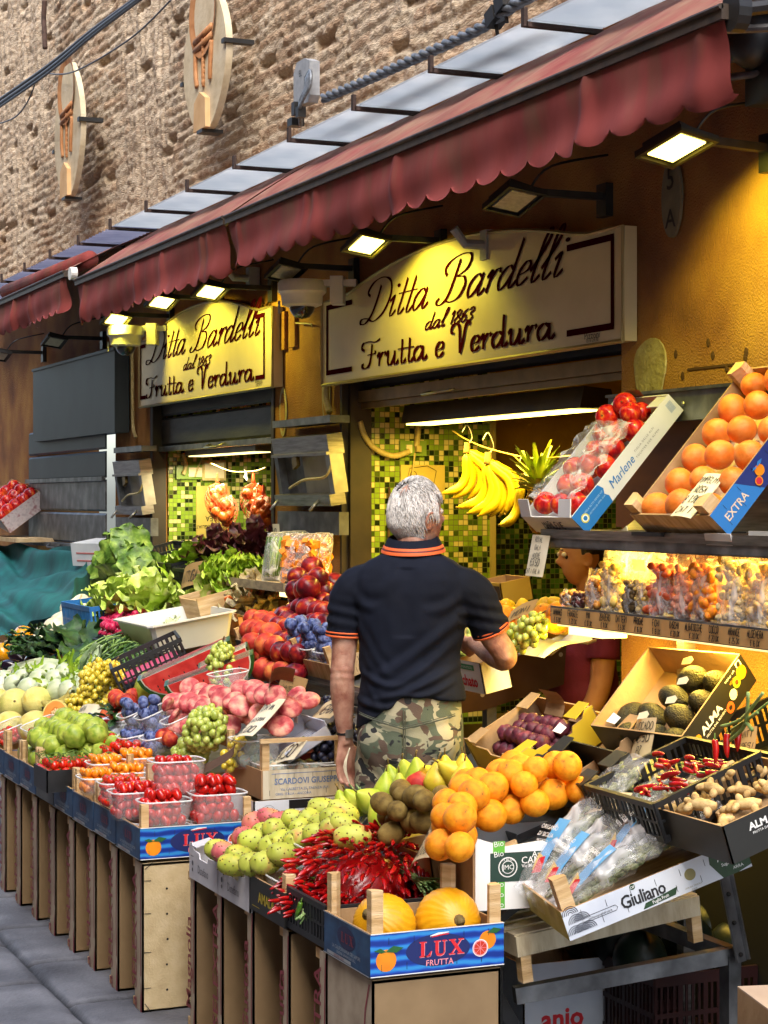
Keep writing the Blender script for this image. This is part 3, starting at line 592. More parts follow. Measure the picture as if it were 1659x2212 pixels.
def kinds(k):
    if k in MESH: return MESH[k]
    q=MB(); n,kk=18,12
    if k=='nectarine': q.ball((0,0,0),1,0,n,kk,(1,1,.97),None,dent(.16,.35,.07)); m=[fm('nectarine_skin',['#3c0a16','#701420','#94251e','#c8742a'],rough=.3,pos=[.34,.5,.62,.74])]
    elif k=='peach': q.ball((0,0,0),1,0,n,kk,(1,1,.96),None,dent(.16,.35,.08)); m=[fm('peach_skin',['#9a201c','#b93a28','#cc6a38','#d69a48'],rough=.6,pos=[.38,.5,.62,.75])]
    elif k=='flat_peach':
        def f(p,a):
            x,y,z=p; r=math.hypot(x,y); return (x,y,z*.42*(.35+.65*min(1,r*1.7)**.8))
        q.ball((0,0,0),1,0,22,14,(1,1,1),None,f); m=[fm('flat_peach_skin',['#a0303c','#c05a5c','#d89080','#e4bc96'],rough=.7,pos=[.33,.47,.58,.72])]
    elif k=='plum': q.ball((0,0,0),1,0,16,10,(.86,.86,1.12),None,dent(.05,.3,.05)); m=[fm('plum_skin',['#1d2342','#3d4a7c','#6a7aa6','#54304e'],rough=.5,scale=1.4,pos=[.32,.45,.58,.74],detail=7)]
    elif k=='green_plum': q.ball((0,0,0),1,0,16,10,(1,1,1),None,dent(.06,.3,.05)); m=[fm('green_plum_skin',['#5d6a4c','#8b9a84','#7a8c8a','#a8846c'],rough=.6,scale=1.3,pos=[.33,.46,.57,.72],detail=7,rand=.2)]
    elif k=='speckled_plum': q.ball((0,0,0),1,0,16,10,(1,1,.95),None,dent(.06,.3,.04)); m=[fm('speckled_plum_skin',['#8d9a8e','#aeb6a4','#c7b596','#b9826a'],rough=.65,scale=1.3,pos=[.33,.46,.58,.74],detail=7,rand=.2)]
    elif k=='orange': q.ball((0,0,0),1,0,22,14,(1,1,.94),None,dent(.05,.14)); q.ball((0,0,.86),.07,1,6,4,(1,1,.5)); m=[fm('orange_peel',['#7a5a14','#dc800c','#ee9210','#f4a01c','#ea9012'],rough=.42,scale=2.2,bump=.4,bscale=26,pos=[.28,.36,.5,.6,.75],detail=10),M_grn]
    elif k=='grapefruit': q.ball((0,0,0),1,0,22,14,(1,1,.93),None,dent(.05,.14)); m=[fm('grapefruit_peel',['#c8661c','#dd7a2a','#e0904a'],rough=.4,scale=1.2,bump=.25,bscale=20,detail=5)]
    elif k=='kiwi': q.ball((0,0,0),1,0,18,12,(.8,.8,1.08)); q.ball((0,0,1.04),.14,1,7,4,(1,1,.5)); m=[fm('kiwi_skin',['#4d3c18','#6f5a28','#83703a'],rough=.75,scale=1.6,bump=.25,bscale=40,detail=8),M_stem]
    elif k=='pear': q.ball((0,0,0),1,0,20,14,(1,1,1),None,pearf); q.tube([(0,0,1.38),(.06,0,1.7),(.18,0,1.95)],[.07,.055,.08],6,1); m=[fm('pear_skin',['#8aa02a','#a8b83a','#c4c24c'],rough=.42,scale=1.0,detail=6),M_stem]
    elif k=='yellow_pear': q.ball((0,0,0),1,0,20,14,(1,1,1),None,pearf); q.tube([(0,0,1.38),(.06,0,1.7),(.18,0,1.95)],[.07,.055,.08],6,1); m=[fm('yellow_pear_skin',['#c08a3c','#c9b02c','#d8c440'],rough=.42,scale=1.0,detail=5,pos=[.28,.42,.6]),M_stem]
    elif k=='prickly_pear':
        def f(p,a): x,y,z=p; return (x*(.72+.12*(z<0)*0),y*.70,z*1.12 if z<.85 else .85*1.12+(z-.85)*.3)
        q.ball((0,0,0),1,0,20,14,(1,1,1),None,f)
        for i in range(46):
            z=-.9+1.75*(i/45)+random.uniform(-.05,.05); a=i*2.4+random.uniform(-.3,.3); r=math.sqrt(max(0,1-z*z)); q.ball((r*.73*math.cos(a),r*.71*math.sin(a),z*1.12),.05,1,5,3)
        m=[fm('prickly_pear_skin',['#d0c24a','#a9b242','#b7bb50','#c46a50'],rough=.5,scale=.8,pos=[.3,.42,.6,.76],rand=.15),mat('areole','#6b5a2a',rough=.8)]
    elif k=='red_prickly_pear': q=None; kinds('prickly_pear'); me=MESH['prickly_pear'].copy(); me.materials[0]=fm('red_prickly_skin',['#a03a4a','#c06a64','#c8905c'],rough=.5,scale=.8); MESH[k]=me; return me
    elif k=='green_fruit': q.ball((0,0,0),1,0,18,12,(1,1,.96),None,dent(.12,.4,.04,.22,3)); m=[fm('green_fruit_skin',['#6d8a22','#93a83a','#aebb4c','#7b8a3a'],rough=.4,scale=1.6,pos=[.3,.45,.6,.75])]
    elif k=='tomato':
        q.ball((0,0,0),1,0,14,10,(.8,.8,1.12)); m=[mat('cherry_tomato_skin',['#8e0d0a','#b8140e','#c8200f'],rough=.18,scale=1,rand=.12,coat=.3),M_grn]
    elif k=='vine_tomato':
        q.ball((0,0,0),1,0,14,10,(1,1,.95))
        for i in range(5): a=i*1.256; q.tube([(0,0,.93),(.3*math.cos(a),.3*math.sin(a),1.0),(.62*math.cos(a),.62*math.sin(a),.86)],[.07,.06,.02],4,1)
        m=[mat('vine_tomato_skin',['#a01408','#c8200f','#d63a14'],rough=.2,scale=1,rand=.12,coat=.3),M_grn]
    elif k=='orange_tomato': q.ball((0,0,0),1,0,12,8,(.8,.8,1.12)); m=[mat('orange_tomato_skin',['#d86c0a','#e88412','#eb9a1c'],rough=.2,scale=1,rand=.12,coat=.3)]
    elif k=='chili':
        q.tube(cr([(0,0,-.05),(0,0,.1),(.03,0,.5),(.0,0,1.),(-.06,0,1.45),(-.1,0,1.62)],3),[.13,.2,.22,.23,.235,.24,.24,.235,.23,.21,.19,.16,.12,.08,.05,.02][:16],8,0)
        q.tube([(0,0,-.05),(0,0,-.2),(.03,0,-.5)],[.09,.05,.035],5,1); m=[mat('chili_skin',['#6a0408','#9c0a0c','#bc180f'],rough=.24,scale=1.2,rand=.2,coat=.4),M_grn]
    elif k=='green_chili':
        kinds('chili'); me=MESH['chili'].copy(); me.materials[0]=mat('green_chili_skin',['#2f5a14','#4a7a1e','#6c8f2a'],rough=.25,scale=1.2,rand=.2,coat=.3); MESH[k]=me; return me
    elif k=='melon':
        def f(p,a): x,y,z=p; w=1+.012*math.sin(a*10); return (x*w,y*w,z)
        q.ball((0,0,0),1,0,30,18,(1,1,1.08),None,f); q.ball((0,0,1.07),.08,1,7,4,(1,1,.6)); m=[fm('pale_melon_rind',['#b9b55a','#cfc76c','#dcd07a','#d8bc52'],rough=.5,scale=1.2,bump=.3,bscale=9,detail=6),M_stem]
    elif k=='avocado': q.ball((0,0,0),1,0,18,12,(.74,.74,1.05),None,lambda p,a:(p[0]*(1-.18*max(0,p[2])),p[1]*(1-.18*max(0,p[2])),p[2])); m=[fm('avocado_skin',['#191a0f','#2c2a17','#3f3a1f'],rough=.5,scale=2,bump=.7,bscale=11)]
    elif k=='apple': q.ball((0,0,0),1,0,20,13,(1,1,.92),None,dent(.22,.3)); q.tube([(0,0,.66),(.05,0,.95)],.04,5,1); m=[fm('apple_skin',['#8a0f18','#b81e1e','#cc4a22','#d89a3c'],rough=.25,scale=1.1,pos=[.35,.5,.62,.76],stretch=(2,2,.6)),M_stem]
    elif k=='passion_fruit': q.ball((0,0,0),1,0,16,10,(1,1,1),None,dent(.1,.3,0,.18,5)); m=[fm('passion_skin',['#3b1826','#5c2636','#7a3c42'],rough=.5,scale=1.5,rand=.3)]
    elif k=='ginger':
        for p0,p1,r in (((-1,0,0),(1,.1,0),.42),((-.4,0,0),(-.6,.9,.1),.3),((.4,0,0),(.7,-.7,.1),.28),((.6,.1,.1),(1.1,.7,.2),.26)):
            a=Vector(p0);b=Vector(p1); q.tube([a,a.lerp(b,.3),a.lerp(b,.7),b],[r*.6,r*1.05,r,r*.5],9,0)
        m=[fm('ginger_skin',['#a58552','#c2a36c','#d2b885'],rough=.7,scale=2,bump=.2,bscale=9)]
    elif k=='radish': q.ball((0,0,0),1,0,12,8,(1,1,1.0)); q.tube([(0,0,-.9),(0,.1,-1.5)],[.12,.02],5,1); m=[fm('radish_skin',['#a0123c','#c02450','#d04a6c'],rough=.35),mat('root_white','#d8c8c8')]
    elif k=='onion':
        def f(p,a): x,y,z=p; w=1+.01*math.sin(a*14); return (x*w,y*w,z*.86 if z<.6 else z*.86+.9*(z-.6))
        q.ball((0,0,0),1,0,22,14,(1,1,1),None,f); m=[fm('onion_skin',['#cfc29a','#ddd6b6','#e8e4cc'],rough=.35,scale=1.5,stretch=(3,3,.5))]
    elif k=='lemon': q.ball((0,0,0),1,0,16,10,(.8,.8,1.1),None,lambda p,a:(p[0],p[1],p[2]*(1+.12*abs(p[2])**6))); m=[fm('lemon_peel',['#d4a81a','#e0b822'],rough=.4,scale=1,bump=.2,bscale=20)]
    elif k=='zucchini': q.tube([(0,0,-1.9),(0,0,-1.7),(0,0,0),(.06,0,1.5),(.06,0,1.9)],[.3,.42,.45,.40,.2],10,0); m=[fm('zucchini_skin',['#16301a','#27492a','#3c603a'],rough=.3,scale=2,stretch=(6,6,.5))]
    elif k=='aubergine': q.ball((0,0,0),1,0,16,12,(.72,.72,1.4)); q.tube([(0,0,1.25),(0,0,1.45),(.05,0,1.8)],[.42,.2,.12],8,1); m=[mat('aubergine_skin',['#120a18','#1e1024'],rough=.15,coat=.5,scale=2),M_grn]
    elif k=='bell_pepper':
        def f(p,a): x,y,z=p; w=.86+.14*abs(math.cos(a*1.5)); return (x*w,y*w,z*(1-.25*math.exp(-(x*x+y*y)/.1)*(z>0)))
        q.ball((0,0,0),1,0,24,12,(1,1,1),None,f); q.tube([(0,0,.65),(.05,0,1.05),(.2,0,1.2)],[.16,.1,.1],6,1); m=[mat('yellow_pepper_skin',['#d88a08','#e8a20c'],rough=.2,coat=.3,scale=1),M_grn]
    MESH[k]=mesh_of(q,k,m); return MESH[k]
CATS={'flat_peach':'peach','green_plum':'plum','speckled_plum':'plum','yellow_pear':'pear','red_prickly_pear':'prickly pear','prickly_pear':'prickly pear','green_fruit':'fruit','vine_tomato':'tomato','orange_tomato':'tomato','chili':'chili pepper','green_chili':'chili pepper','bell_pepper':'pepper','passion_fruit':'passion fruit'}
def fruit(k,p,r,rot=None,label=None,group=None,M=None):
    o=bpy.data.objects.new(k,kinds(k)); COL.objects.link(o)
    if rot is None: rot=Matrix.Rotation(random.uniform(0,6.28),4,'Z')@Matrix.Rotation(random.uniform(-.9,.9),4,'X')@Matrix.Rotation(random.uniform(-.9,.9),4,'Y')
    elif rot=='lie': rot=Matrix.Rotation(random.uniform(0,6.28),4,'Z')@Matrix.Rotation(1.57+random.uniform(-.35,.35),4,'X')@Matrix.Rotation(random.uniform(0,6.28),4,'Z')
    if rot=='face': rot=Matrix.Rotation(random.uniform(-.4,.4),4,'Z')@Matrix.Rotation(random.uniform(.35,1.15),4,'Y')@Matrix.Rotation(random.uniform(0,.8),4,'X')
    if rot=='tilt': rot=Matrix.Rotation(random.uniform(0,6.28),4,'Z')@Matrix.Rotation(random.uniform(0,.75),4,'X')
    r=r*random.uniform(.9,1.1); o.matrix_world=T(*p)@rot@S(r) if M is None else M@T(*p)@rot@S(r)
    return tag(o,label,CATS.get(k,k.replace('_',' ')),group)
def pile(poly,pl,k,r,label,group,layers=1,rot=None,gap=1.95,z0=0,ymin=-9,xmax=99):
    """heap fruit on a sloping display bed inside a pixel outline surveyed from the photo"""
    W=[P(x,y,pl=pl) for x,y in poly]; z_,y_,m=pl; nrm=Vector((0,-m,1)).normalized(); su=Vector((0,1,m)).normalized()
    x0=min(w.x for w in W); x1=max(w.x for w in W); y0=min(w.y for w in W); y1=max(w.y for w in W); st=gap*r; out=[]
    def base(X,Y): return Vector((X,Y,z_+m*(Y-y_)))
    for L in range(layers):
        j=0; Y=y0+L*.5*st
        while Y<=y1:
            X=x0+((j+L)%2)*st/2
            while X<=x1:
                b=base(X,Y); ok=True
                for a in range(8 if L else 1):
                    e=L*r*.95 if L else 0; c=base(X+e*math.cos(a*.785),Y+e*math.sin(a*.785)*.8)
                    if not inside(*proj(c+nrm*r*(.6)),poly): ok=False; break
                if b.y<ymin or (b.x>xmax and 1026<proj(b)[0]): ok=False
                if ok:
                    p=b+nrm*(r*(1+z0)+L*1.5*r)+Vector([random.uniform(-.26,.26)*r for _ in range(3)])
                    out.append(fruit(k,p,r,rot,label,group))
                X+=st
            Y+=st*.866/math.sqrt(1+m*m)*1.0; j+=1
    return out
def heap(M,L,W,k,r,label,group,layers=2,rot=None,gap=1.86,z0=0,dome=0,top=None,ins=.8):
    """heap inside a container frame (origin corner, x, y, z up)"""
    st=gap*r; out=[]
    for l in range(layers):
        i=l*ins*r; j=0; y=r+i+(l%2)*.4*r
        while y<=W-r-i+1e-6:
            x=r+i+(j%2)*st/2
            while x<=L-r-i+1e-6:
                if not(top and l<top[0]): out.append(fruit(k,(x+random.uniform(-.12,.12)*r,y+random.uniform(-.12,.12)*r,z0+r+l*1.5*r+random.uniform(-.1,.1)*r),r,rot,label,group,M))
                x+=st
            y+=st*.87; j+=1
    return out
# ---- containers ----
M_clear=clear('clear_tray',(.97,.98,.98),.84,.12); M_rim=clear('clear_rim',(.95,.97,.97),.45,.15); M_film=clear('cling_film',(.98,.98,.98),.72,.1,wr=14); M_glass=clear('glass_screen',(.8,.84,.8),.62,.05)
M_blkp=mat('black_crate_plastic',['#0d0e10','#191b1e'],rough=.5,scale=20); M_blup=mat('blue_crate_plastic',['#1c5fa0','#2a78bd'],rough=.5,scale=20); M_tealp=mat('teal_crate_plastic',['#123c48','#1b5060'],rough=.5,scale=20)
def punnet(M,l,w,h,label,group,lid=False,name='clear_punnet'):
    s=empty(name,M,label,'punnet',group); q=MB(); n=24
    def ring(k,z):
        o=[]
        for i in range(n):
            a=2*math.pi*i/n; c,s_=math.cos(a),math.sin(a); o.append((l/2+l/2*k*(abs(c)**.45)*(1 if c>0 else -1),w/2+w/2*k*(abs(s_)**.45)*(1 if s_>0 else -1),z))
        return o
    q.loft([ring(.80,0),ring(.84,.012),ring(.9,h*.5),ring(.96,h)]); 
    q.f=q.f[:-1]; q.m=q.m[:-1]; q.out('tray',M_clear,s,True)
    e=MB(); e.tube([Vector(p) for p in ring(.98,h)+[ring(.98,h)[0]]],.0032,5,0,False); e.out('rim',M_rim,s,True)
    return s
def face_cam(L,W): return Matrix(((0,0,1,L),(1,0,0,0),(0,1,0,0),(0,0,0,1)))   # u=+y v=+z n=+x
def face_st(L,W): return Matrix(((1,0,0,0),(0,0,-1,0),(0,1,0,0),(0,0,0,1)))     # u=+x v=+z n=-y
def crate(M,L,W,h,hp,label,group=None,skin=None,skin2=None,post=.026,cam=None,st=None,inner=None,name='fruit_crate',open_=(),posts=(1,1,1,1)):
    """wood-and-board crate; cam/st = functions printing on the +x end / -y side"""
    s=empty(name,M,label,'crate',group); inner=inner or M_kraft; skin=skin or M_woodx; skin2=skin2 or skin; t=.006
    MB().box(t,L-t,t,W-t,0,.008).out('base',M_woodx,s)
    for nm,b,mm in (('side_panel',(0,L,0,t,0,h),skin2),('side_panel',(0,L,W-t,W,0,h),skin2),('end_panel',(L-t,L,t,W-t,0,h),skin),('end_panel',(0,t,t,W-t,0,h),skin)):
        q=MB(); q.box(*b); q.m=[1]*6
        k={0:3 if 0 else None}
        ce=[Vector((b[0]+b[1],b[2]+b[3],b[4]+b[5]))/2]
        for i,f in enumerate(q.f):
            n=(q.v[f[1]]-q.v[f[0]]).cross(q.v[f[2]]-q.v[f[1]]).normalized(); c=sum((q.v[v] for v in f),Vector())/4
            cc=Vector((L/2,W/2,h/2)); q.m[i]=0 if (abs(n.z)<.5 and (c-cc).dot(n)>0 and max(abs(c.x-cc.x)/L,abs(c.y-cc.y)/W)>.49) else 1
        q.out(nm,[mm,inner],s)
    c=post
    for i,(x,y,a) in enumerate(((t,t,0),(L-t,t,90),(L-t,W-t,180),(t,W-t,270))):
        if posts[i]: MB().prism([(0,0),(c,0),(c,c*.45),(c*.45,c),(0,c)],.008,hp*random.uniform(.97,1.03),0,T(x,y,0)@RZ(a)).out('corner_post',M_wood,s)
    if cam:
        q=MB(); ms=cam(q,face_cam(L,W),W,h); q.out('print',ms,s)
    if st:
        q=MB(); ms=st(q,face_st(L,W),L,h); q.out('print',ms,s)
    # staples
    q=MB()
    for i in range(int(W/.07)): y=.03+i*.07; q.box(L,L+.0015,y,y+.001,.012,.03).box(L,L+.0015,y+.02,y+.021,h-.03,h-.012)
    q.out('staple',M_blk,s); tag(s.children[-1],kind='stuff')
    return s
def pcrate(M,L,W,h,m,label,group=None,name='plastic_crate',slots=True,cat='crate'):
    s=empty(name,M,label,cat,group); MB().box(.004,L-.004,.004,W-.004,0,.006).out('base',m,s)
    def side(F,U):
        q=MB(); q.box(0,U,0,h*.16,-.003,.003,0,F); q.box(0,U,h*.86,h,-.008,.004,0,F)
        n=max(4,int(U/.022))
        for i in range(n+1):
            u=U*i/n; w=.004 if i%4 else .008; q.box(max(0,u-w),min(U,u+w),h*.16,h*.86,-.003,.003,0,F)
        q.box(0,U,h*.48,h*.54,-.0025,.0025,0,F); return q
    side(face_st(L,W),L).out('side_wall',m,s); side(T(0,W,0)@face_st(L,W),L).out('side_wall',m,s)
    side(face_cam(L,W),W).out('end_wall',m,s); side(face_cam(0,W),W).out('end_wall',m,s); return s
def carton(M,L,W,h,label,out,inn=None,group=None,cam=None,st=None,flaps=1,name='carton',notch=True):
    s=empty(name,M,label,'box',group); inn=inn or M_kraft; t=.005
    MB().box(t,L-t,t,W-t,0,.006).out('base',inn,s)
    def wall(F,U,nm):
        q=MB(); pts=[(0,0),(U,0),(U,h*1.08),(U-.03,h*1.1),(U-.05,h*.9),(U*.5+.05,h*.88),(U*.5+.04,h*.72),(U*.5-.04,h*.72),(U*.5-.05,h*.88),(.05,h*.9),(.03,h*1.1),(0,h*1.08)] if notch else [(0,0),(U,0),(U,h),(0,h)]
        q.prism(pts,-t,0,0,F); n_=len(q.f); q.m=[1 if i==1 or i>1 else 0 for i in range(n_)]; q.out(nm,[out,inn],s)
    wall(face_st(L,W),L,'side_wall'); wall(face_cam(L,W),W,'end_wall')
    q=MB(); q.box(0,L,W-t,W,0,h); q.m=[1,1,1,0,1,1]; q.out('side_wall',[out,inn],s); q=MB(); q.box(0,t,t,W-t,0,h); q.out('end_wall',[inn,inn],s)
    if flaps:
        for y in (0.0,W-.07):
            for x in (.0,L-.075): MB().prism([(0,0),(.075,0),(.06,.07),(0,.07)],0,.003,0,T(x,y,h)@RX(random.uniform(2,14))).out('corner_flap',out if x else inn,s)
    if cam: q=MB(); ms=cam(q,face_cam(L,W),W,h); q.out('print',ms,s)
    if st: q=MB(); ms=st(q,face_st(L,W),L,h); q.out('print',ms,s)
    return s
M_card=mat('price_card',['#bda77a','#cbb68c','#d6c49d'],rough=.8,scale=9,detail=6); M_cardw=mat('price_card_pale',['#cfc4a2','#dcd3b6','#e4dcc4'],rough=.8,scale=9,detail=6); M_cardk=mat('price_card_kraft',['#a5834f','#b5935e'],rough=.85,scale=9,detail=6); M_ink=mat('ink_black','#0d0b0c',rough=.5)
def card(bl,br,tl,Y,lines,label,m=None,bend=.12,ys=None,w=.12,cat='price sign',name='price_sign'):
    """hand-written card: three corners in pixels, depth(s) Y"""
    ys=Y if isinstance(Y,(tuple,list)) else (Y,Y,Y)
    A=P(*bl,Y=ys[0]);B=P(*br,Y=ys[1]);C=P(*tl,Y=ys[2]); F,L,H=frame(A,B,C); s=empty(name,F,label,cat); m=m or M_card
    f=lambda x,y:-bend*L*((x/L-.5)**2*4-1)*.5+bend*H*.4*(y/H)**2
    q=MB(); q.grid(lambda u,v:(u*L,v*H,f(u*L,v*H)),8,8); q.grid(lambda u,v:((1-u)*L,v*H,f((1-u)*L,v*H)-.0015),8,8); q.out('card',m,s,True)
    k=MB(); n=len(lines)
    for i,ln in enumerate(lines):
        big=ln.startswith('*'); ln=ln.strip('*'); hh=H/(n+.4)*(.86 if big else .62); hh=min(hh,L*.92/max(1,len(ln))/.62); y=H-(i+1)*H/(n+.25)+H*.02
        hand(k,ln,L/2,y,hh,0,None,hh*w,i+len(ln),.72,.12)
    k.v=[Vector((v.x,v.y,f(v.x,v.y)+.0022)) for v in k.v]
    if k.v: k.out('writing',M_ink,s)
    return s
# ================= prints =================
I=lambda n,c,r=.5: mat(n,c,rough=r)
M_blue=mat('lux_blue',['#0c2f86','#1a55b4','#2f86c8'],rough=.38,scale=11,wave='Z',distort=2.2,detail=2,pos=[.2,.6,.95])
M_blues=mat('lux_blue_shaded',['#132c4c','#22446a','#31597c'],rough=.5,scale=16,detail=4)  # darker copy of the blue, the street side's shade painted in
M_navy=I('print_navy','#12205c'); M_red=I('print_red','#d0222c'); M_or=mat('print_orange',['#d8720c','#f09a1a'],rough=.4,scale=12); M_leaf=I('print_leaf','#1f5a2a'); M_wh=I('print_white','#e6e6e2'); M_pink=I('print_pink','#e89098'); M_blr=mat('print_blood',['#a81c10','#d0401c'],rough=.4,scale=30)
def serif(q,F,x,y,h,m,w=None,z=.002):
    """LUX in heavy slab-serif capitals, drawn from polygons"""
    b=h*.24; t=h*.07; A=F@T(x,y,z)
    R_=lambda x0,x1,y0,y1:q.poly([(x0*h,y0*h),(x1*h,y0*h),(x1*h,y1*h),(x0*h,y1*h)],m,A)
    o=-1.55; R_(o+.12,o+.36,.06,.94);R_(o,o+.5,0,.07);R_(o,o+.5,.93,1);R_(o+.36,o+.78,0,.07); q.poly([((o+.78)*h,0),((o+.88)*h,.36*h),((o+.83)*h,.36*h),((o+.6)*h,.06*h)],m,A)
    o=-.5; R_(o+.1,o+.32,.22,.94);R_(o-.02,o+.46,.93,1);R_(o+.7,o+.78,.22,.94);R_(o+.58,o+.92,.93,1)
    q.stroke([((o+.21)*h,.24*h),((o+.25)*h,.1*h),((o+.45)*h,.04*h),((o+.66)*h,.1*h),((o+.74)*h,.24*h)],[.22*h,.2*h,.12*h,.08*h,.08*h],m,A)
    o=.62; q.poly([((o+.05)*h,.94*h),((o+.32)*h,.94*h),((o+.95)*h,.06*h),((o+.68)*h,.06*h)],m,A@T(0,0,.0002)); q.poly([((o+.78)*h,.94*h),((o+.88)*h,.94*h),((o+.2)*h,.06*h),((o+.1)*h,.06*h)],m,A)
    for a,b_ in ((-.05,.45),(.64,1.02)): R_(o+a,o+b_,.93,1)
    for a,b_ in ((-.05,.38),(.56,1.05)): R_(o+a,o+b_,0,.07)
def orange_art(q,F,x,y,r,cut=False):
    q.disc(x,y,r,4,F@T(0,0,.0012),20); 
    if cut: q.disc(x-.9*r,y-.8*r,r*.95,3,F@T(0,0,.0018),18); q.disc(x-.9*r,y-.8*r,r*.86,6,F@T(0,0,.0021),18); q.disc(x-.9*r,y-.8*r,r*.74,7,F@T(0,0,.0024),18)
    if cut:
        for i in range(8): a=i*.785; q.stroke([(x-.9*r,y-.8*r),(x-.9*r+r*.74*math.cos(a),y-.8*r+r*.74*math.sin(a))],r*.05,6,F@T(0,0,.0027))
    q.poly([(x-.1*r,y+.8*r),(x+.7*r,y+1.3*r),(x+1.7*r,y+1.05*r),(x+1.0*r,y+.65*r)],5,F@T(0,0,.0028)); 
    if not cut: q.poly([(x,y+.8*r),(x-.6*r,y+1.15*r),(x-1.2*r,y+.95*r),(x-.5*r,y+.7*r)],5,F@T(0,0,.0028))
MS=[M_blue,M_navy,M_red,M_wh,M_or,M_leaf,M_pink,M_blr]
def lux_cam(q,F,W,h):
    q.poly([(.0,0),(W,0),(W,h),(0,h)],0,F@T(0,0,.0004)); q.disc(W*.5,h*.5,W*.24,1,F@T(0,0,.001),36,h*.38)
    serif(q,F,W*.52,h*.36,h*.36,2); serif(q,F,W*.52+.0015,h*.36-.0015,h*.36,6,z=.0016); q.text('FRUTTA',W*.51,h*.14,h*.2,6,F@T(0,0,.002),.01,1.05,sx=.95)
    q.stroke([(W*.44,h*.84),(W*.5,h*.88),(W*.58,h*.9)],[.002,.006,.002],3,F@T(0,0,.002)); q.stroke([(W*.45,h*.81),(W*.51,h*.845),(W*.58,h*.86)],[.002,.004,.002],2,F@T(0,0,.002))
    orange_art(q,F,W*.115,h*.36,h*.26); orange_art(q,F,W*.875,h*.62,h*.22,True)
    for p in ([(0,0),(W,0)],[(0,h),(W,h)]): q.stroke(p,.0025,3,F@T(0,0,.003))
    return MS
def lux_st(q,F,L,h):
    q.poly([(0,0),(L,0),(L,h),(0,h)],0,F@T(0,0,.0004)); q.disc(L*.5,h*.6,L*.2,1,F@T(0,0,.001),24,h*.28); serif(q,F,L*.52,h*.48,h*.24,2)
    q.text('LA CALIFORNIANA DEI SAPORI',L*.5,h*.24,.014,3,F@T(0,0,.002)).text('UNIONE GRANAGLIA S.R.L.',L*.5,h*.14,.011,3,F@T(0,0,.002)); q.poly([(L*.08,h*.02),(L*.6,h*.02),(L*.6,h*.1),(L*.08,h*.1)],3,F@T(0,0,.0015)); q.text('ORIGINE ITALIA',L*.34,h*.03,.01,2,F@T(0,0,.002))
    for p in ([(0,0),(L,0)],[(0,h),(L,h)]): q.stroke(p,.003,3,F@T(0,0,.003))
    return [M_blues,I('shaded_navy','#1a2148'),I('shaded_red','#7d2a34'),I('shaded_white','#9aa0a6'),M_or,M_leaf,M_pink,M_blr]  # print colours darkened to carry the shade of the street side
def selextra(q,F,L,h):
    return [M_red]
def txt_print(items,bg=None):
    """items: (text,u,v,size,color,rot,opts)"""
    def f(q,F,W,h):
        cols=[bg or M_wh]; 
        if bg: q.poly([(0,0),(W,0),(W,h),(0,h)],0,F@T(0,0,.0004))
        for it in items:
            if it[0]=='#': # rectangle u0 v0 u1 v1 colour
                _,a,b,c,d,cc=it
                if cc not in cols: cols.append(cc)
                q.poly([(a*W,b*h),(c*W,b*h),(c*W,d*h),(a*W,d*h)],cols.index(cc),F@T(0,0,.001)); continue
            if it[0]=='o':
                _,a,b,r,cc=it[:5]
                if cc not in cols: cols.append(cc)
                q.disc(a*W,b*h,r*h,cols.index(cc),F@T(0,0,.0014+(it[5] if len(it)>5 else 0)),20); continue
            t,a,b,sz,cc=it[:5]; o=it[5] if len(it)>5 else {}
            if cc not in cols: cols.append(cc)
            q.text(t,a*W,b*h,sz*h,cols.index(cc),F@T(0,0,.002),**o)
        return cols
    return f
# ================= STALL A : front row =================
M_strip=mat('strip_card',['#8d7f6c','#a99b86','#b8ab98'],rough=.8,scale=9,detail=8); M_sred=I('selextra_red','#7e2630')
def standing(x1,y0,label,group,big=False,word='La SELEXTRA',W=.40,H=.50,D=.09):
    s=empty('standing_crate',T(x1-D,y0,0),label,'crate',group)
    q=MB(); q.box(D-.006,D,.0,W,0,H)
    q.out('board',M_chip if big else mat('board_brown',['#7c6444','#8d7452'],rough=.85,scale=8,detail=6),s)
    MB().box(0,D,0,.006,.0,H-.002).out('side_strip',M_strip,s); MB().box(0,D,W-.006,W,0,H-.002).out('side_strip',M_strip,s)
    MB().box(.0,D,.006,W-.006,0,.008).box(0,D,.006,W-.006,H-.01,H-.002).out('end_board',M_woodx,s)
    MB().box(-.045,D-.006,.006,.03,.0,.026).out('foot_post',M_wood,s); MB().box(-.045,D-.006,W-.03,W-.006,.0,.026).out('foot_post',M_wood,s)
    MB().box(-.045,D-.006,.006,.03,H-.03,H-.002).out('top_post',M_wood,s)
    q=MB(); F=face_st(D,W); q.text(word,D*.30,H*.42,.075,0,F@T(0,0,.0025),.012,rot=90,sx=1.15)
    q.poly([(D*.8,0),(D,0),(D,.05),(D*.85,.10)],0,F@T(0,0,.002)); q.stroke([(D*.86,.12),(D*.8,.25),(D*.86,.42),(D*.95,.49)],.008,0,F@T(0,0,.002)); q.out('print',M_sred,s)
    if big:
        q=MB(); G=face_cam(D,W); rr=random.Random(4)
        for r_,us in enumerate((.10,.20,.30)):
            for k in range(5): q.disc(us+(.008 if r_%2 else -.012)+rr.uniform(-.004,.004),.07+.085*k+(.04 if r_%2 else 0),.0042,0,G@T(0,0,.002),8)
        q.out('nail_hole',M_dark,s); tag(s.children[-1],kind='stuff')
        q=MB()
        for z in (.08,.2,.33,.44): q.box(D,D+.002,.004,.03,z,z+.0015,0)
        q.stroke([(.008,.48),(.035,.50)],.003,0,G@T(0,0,.003)); q.stroke([(.008,.03),(.03,.0)],.003,0,G@T(0,0,.003)); q.out('wire_staple',M_blk,s); tag(s.children[-1],kind='stuff')
    return s
